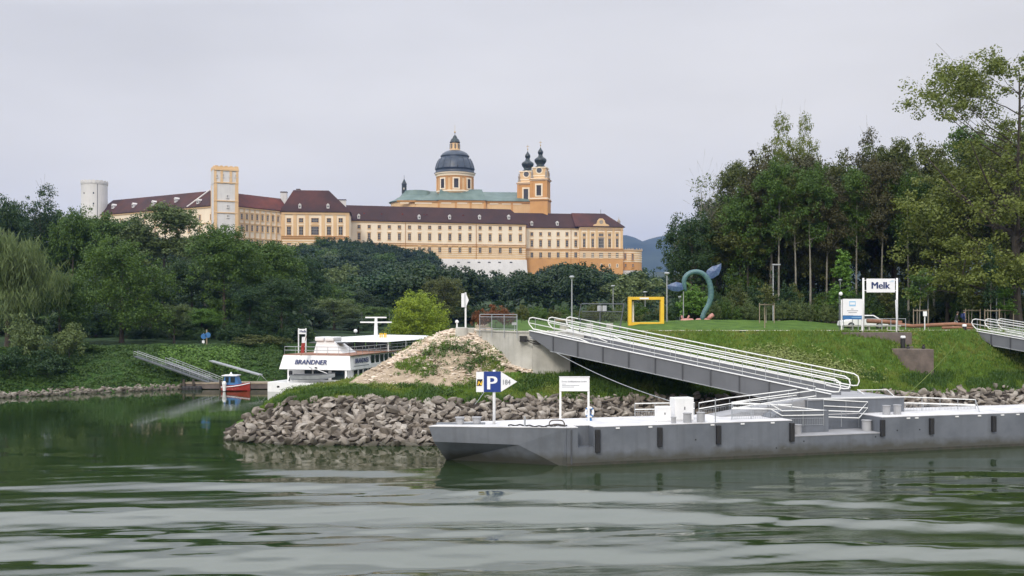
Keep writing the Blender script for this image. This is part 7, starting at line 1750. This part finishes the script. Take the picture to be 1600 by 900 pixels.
# pale rubble facing on top of the mound
items = []
for _ in range(1500):
    px = rs.uniform(610, 836); t0 = interp(px, [(610, 564), (650, 538), (700, 516), (725, 515), (760, 517), (800, 548), (836, 578)]); t1 = interp(px, [(610, 572), (650, 552), (690, 540), (730, 545), (770, 562), (800, 576), (836, 585)])
    py = rs.uniform(t0, t1); p = prof_right(px); Ys_ = np.linspace(p[2][0], p[4][0]+.3, 60); zs = np.interp(Ys_, [a[0] for a in p], [a[1] for a in p]); pys = HZ+(EYE-zs)/Ys_*F
    k = int(np.argmin(np.abs(pys-py)))
    if abs(pys[k]-py) > 2.5: continue
    items.append(((px-800)/F*Ys_[k], Ys_[k], zs[k]+.05, rs.uniform(.35, .75)))
rockpile('rubble', items, M['palerock'], 'pale beige rubble facing on top of the mound beside the abutment', flat=.6)
items = []
for _ in range(1300):
    px = rs.uniform(540, 790); py = interp(px, [(540, 602), (600, 565), (650, 538), (700, 530), (790, 570)])+rs.uniform(0, 1)**1.2*60
    if py > 606: continue
    p = prof_right(px); Ys_ = np.linspace(p[2][0], p[4][0]+.3, 60); zs = np.interp(Ys_, [a[0] for a in p], [a[1] for a in p]); pys = HZ+(EYE-zs)/Ys_*F; k = int(np.argmin(np.abs(pys-py)))
    items.append(((px-800)/F*Ys_[k], Ys_[k], zs[k]+.0, rs.uniform(.14, .42)))
rockpile('loose_stones', items, M['palerock'], 'loose pale stones scattered on the sandy side of the mound', flat=.45)
# stone edging of the left bank
items = []
for _ in range(700):
    px = rs.uniform(-60, 300); Y0 = prof_left(px)[1][0]; f = rs.uniform(); Y = Y0+f*1.1; items.append(((px-800)/F*Y, Y, f*.5+rs.uniform(-.1, .05), rs.uniform(.35, .85)))
rockpile('bank_stones', items, M['rock'], 'line of grey stones along the foot of the left bank')

# ---------------------------------------------------------------- grass tufts
def tufts(name, P, h, mat, label, n_blade=5, cat='grass', wide=.05, lean=.5):
    P = np.asarray(P); N = len(P)*n_blade; B = np.repeat(P, n_blade, axis=0)+np.c_[rs.normal(size=(N, 2))*.12, np.zeros(N)]
    a = rs.uniform(0, 2*np.pi, N); hh = h*rs.uniform(.5, 1.3, N); t = np.c_[np.cos(a), np.sin(a), np.zeros(N)]; l = rs.uniform(0, 2*np.pi, N); ln = np.c_[np.cos(l), np.sin(l), np.zeros(N)]*(hh*lean)[:, None]*rs.uniform(.2, 1, (N, 1))
    w = (wide*rs.uniform(.6, 1.4, N))[:, None]; tip = B+ln+np.c_[np.zeros((N, 2)), hh]
    V = np.stack([B-t*w, B+t*w, tip+t*w*.35, tip-t*w*.35], 1).reshape(-1, 3); V[:, 2] -= .03
    return tag(link(name, np_mesh(name, V, np.arange(N*4).reshape(N, 4), [mat])), label, cat, kind='stuff')
def bank_pts(n, px0, px1, fa, fb, cond=None):
    out = []
    while len(out) < n:
        px = rs.uniform(px0, px1); p = prof_right(px); Ya, Yb_ = p[2][0], p[4][0]; Y = lerp(Ya, Yb_, rs.uniform(fa, fb)); X_ = (px-800)/F*Y; z = float(np.interp(Y, [a[0] for a in p], [a[1] for a in p]))
        py = HZ+(EYE-z)/Y*F; zn = zone_right(px, py)
        q = noise.noise(Vector((X_*.35, Y*.35, 2)))
        if zn and q < .2: continue
        if cond and not cond(px, py, q): continue
        z += .16*fbm(X_, Y, .5)+.12*fbm(X_, Y, 1.9)
        out.append((X_, Y, z))
    return out
tufts('bank_grass', bank_pts(26000, 400, 1720, 0, 1.02), .22, M['grass'], 'short bright grass on the river bank and the point', 5, wide=.035)
tufts('tall_grass', bank_pts(4200, 430, 1720, -.02, .45, lambda px, py, q: q > -.02 and not (1140 < px < 1300 and False)), .42, M['grassdark'], 'taller dark grass and weeds above the stones', 6, wide=.045, lean=.7)
# leafy weed patches (dark clumps)
def patch(name, spots, leaf, size, mat, label, cat='plants'):
    C_ = []; Rr_ = []
    for (px, py, rx, rz, n) in spots:
        for _ in range(n):
            a = px+rs.normal()*rx*.5; b = py+rs.normal()*rz*.5; p = prof_right(a); Ys_ = np.linspace(p[1][0], p[4][0], 80); zs = np.interp(Ys_, [q[0] for q in p], [q[1] for q in p]); pys = HZ+(EYE-zs)/Ys_*F; k = int(np.argmin(np.abs(pys-b)))
            C_.append(((a-800)/F*Ys_[k], Ys_[k], zs[k]+.16)); Rr_.append(rs.uniform(.22, .45))
    V, Fc = leafcloud(rs, C_, Rr_, leaf, size, up=.9); return tag(link(name, np_mesh(name, V, Fc, [mat])), label, cat, kind='stuff')
patch('vine_patch', [(1165, 555, 40, 8, 60), (1195, 558, 50, 14, 150), (1235, 568, 60, 18, 230), (1275, 580, 60, 18, 210), (1315, 590, 50, 14, 110)], 26, .17, M['vine'], 'pale yellow-green vine patch on the bank behind the gangway')
patch('dark_weeds', [(725, 545, 40, 10, 60), (690, 556, 40, 14, 46), (650, 580, 40, 10, 30), (740, 570, 50, 16, 40), (770, 560, 20, 8, 18), (830, 600, 26, 14, 46), (930, 590, 22, 22, 60), (915, 610, 24, 14, 36), (500, 612, 90, 7, 60), (700, 615, 60, 8, 40), (560, 612, 40, 7, 30)], 26, .15, M['leaf_mid'], 'dark leafy weeds in patches on the mound and above the stones')
patch('bright_weeds', [(480, 610, 60, 6, 70), (560, 606, 60, 5, 40), (640, 606, 60, 6, 40), (745, 600, 40, 7, 30), (880, 600, 60, 16, 60)], 24, .14, M['grass'], 'bright low herbs along the top of the stones on the point')
# left bank greenery
C_ = []; 
for _ in range(2300):
    px = rs.uniform(-40, 450); p = prof_left(px); Y = rs.uniform(p[2][0]-.3, p[4][0]+1.0); z = float(np.interp(Y, [a[0] for a in p], [a[1] for a in p]))
    C_.append(((px-800)/F*Y, Y, z+.12))
V, Fc = leafcloud(rs, C_, np.full(len(C_), .5), 22, .22, flat=.5, up=1.0)
tag(link('bank_herbs', np_mesh('bank_herbs', V, Fc, [M['grassdark']])), 'dense green herbs covering the left bank slope', 'plants', kind='stuff')
C_ = []
for _ in range(420):
    a = rs.uniform(250, 372); b = rs.uniform(547, 583); p = prof_left(a); Ys_ = np.linspace(p[2][0], p[4][0]+1, 60); zs = np.interp(Ys_, [q[0] for q in p], [q[1] for q in p]); k = int(np.argmin(np.abs(HZ+(EYE-zs)/Ys_*F-b)))
    C_.append(((a-800)/F*Ys_[k], Ys_[k], zs[k]+.3))
V, Fc = leafcloud(rs, C_, np.full(len(C_), .55), 24, .26, up=1.0)
tag(link('knotweed', np_mesh('knotweed', V, Fc, [M['leaf_bright']])), 'bright green leafy patch on the left bank above the ramps', 'plants', kind='stuff')

# ---------------------------------------------------------------- haze
mb = MB(); mb.box(-4200, 5200, -60, 5600, -4, 420)
m, nt, out = nodes('haze'); v = nn(nt, 'ShaderNodeVolumePrincipled'); v.inputs['Color'].default_value = (.22, .42, 1.0, 1); v.inputs['Density'].default_value = HAZE; v.inputs['Anisotropy'].default_value = 0
nt.links.new(v.outputs[0], out.inputs['Volume']); tag(mb.build('haze', m), kind='stuff')
tag(bpy.data.objects['haze'], 'thin bluish haze filling the valley air', 'haze')
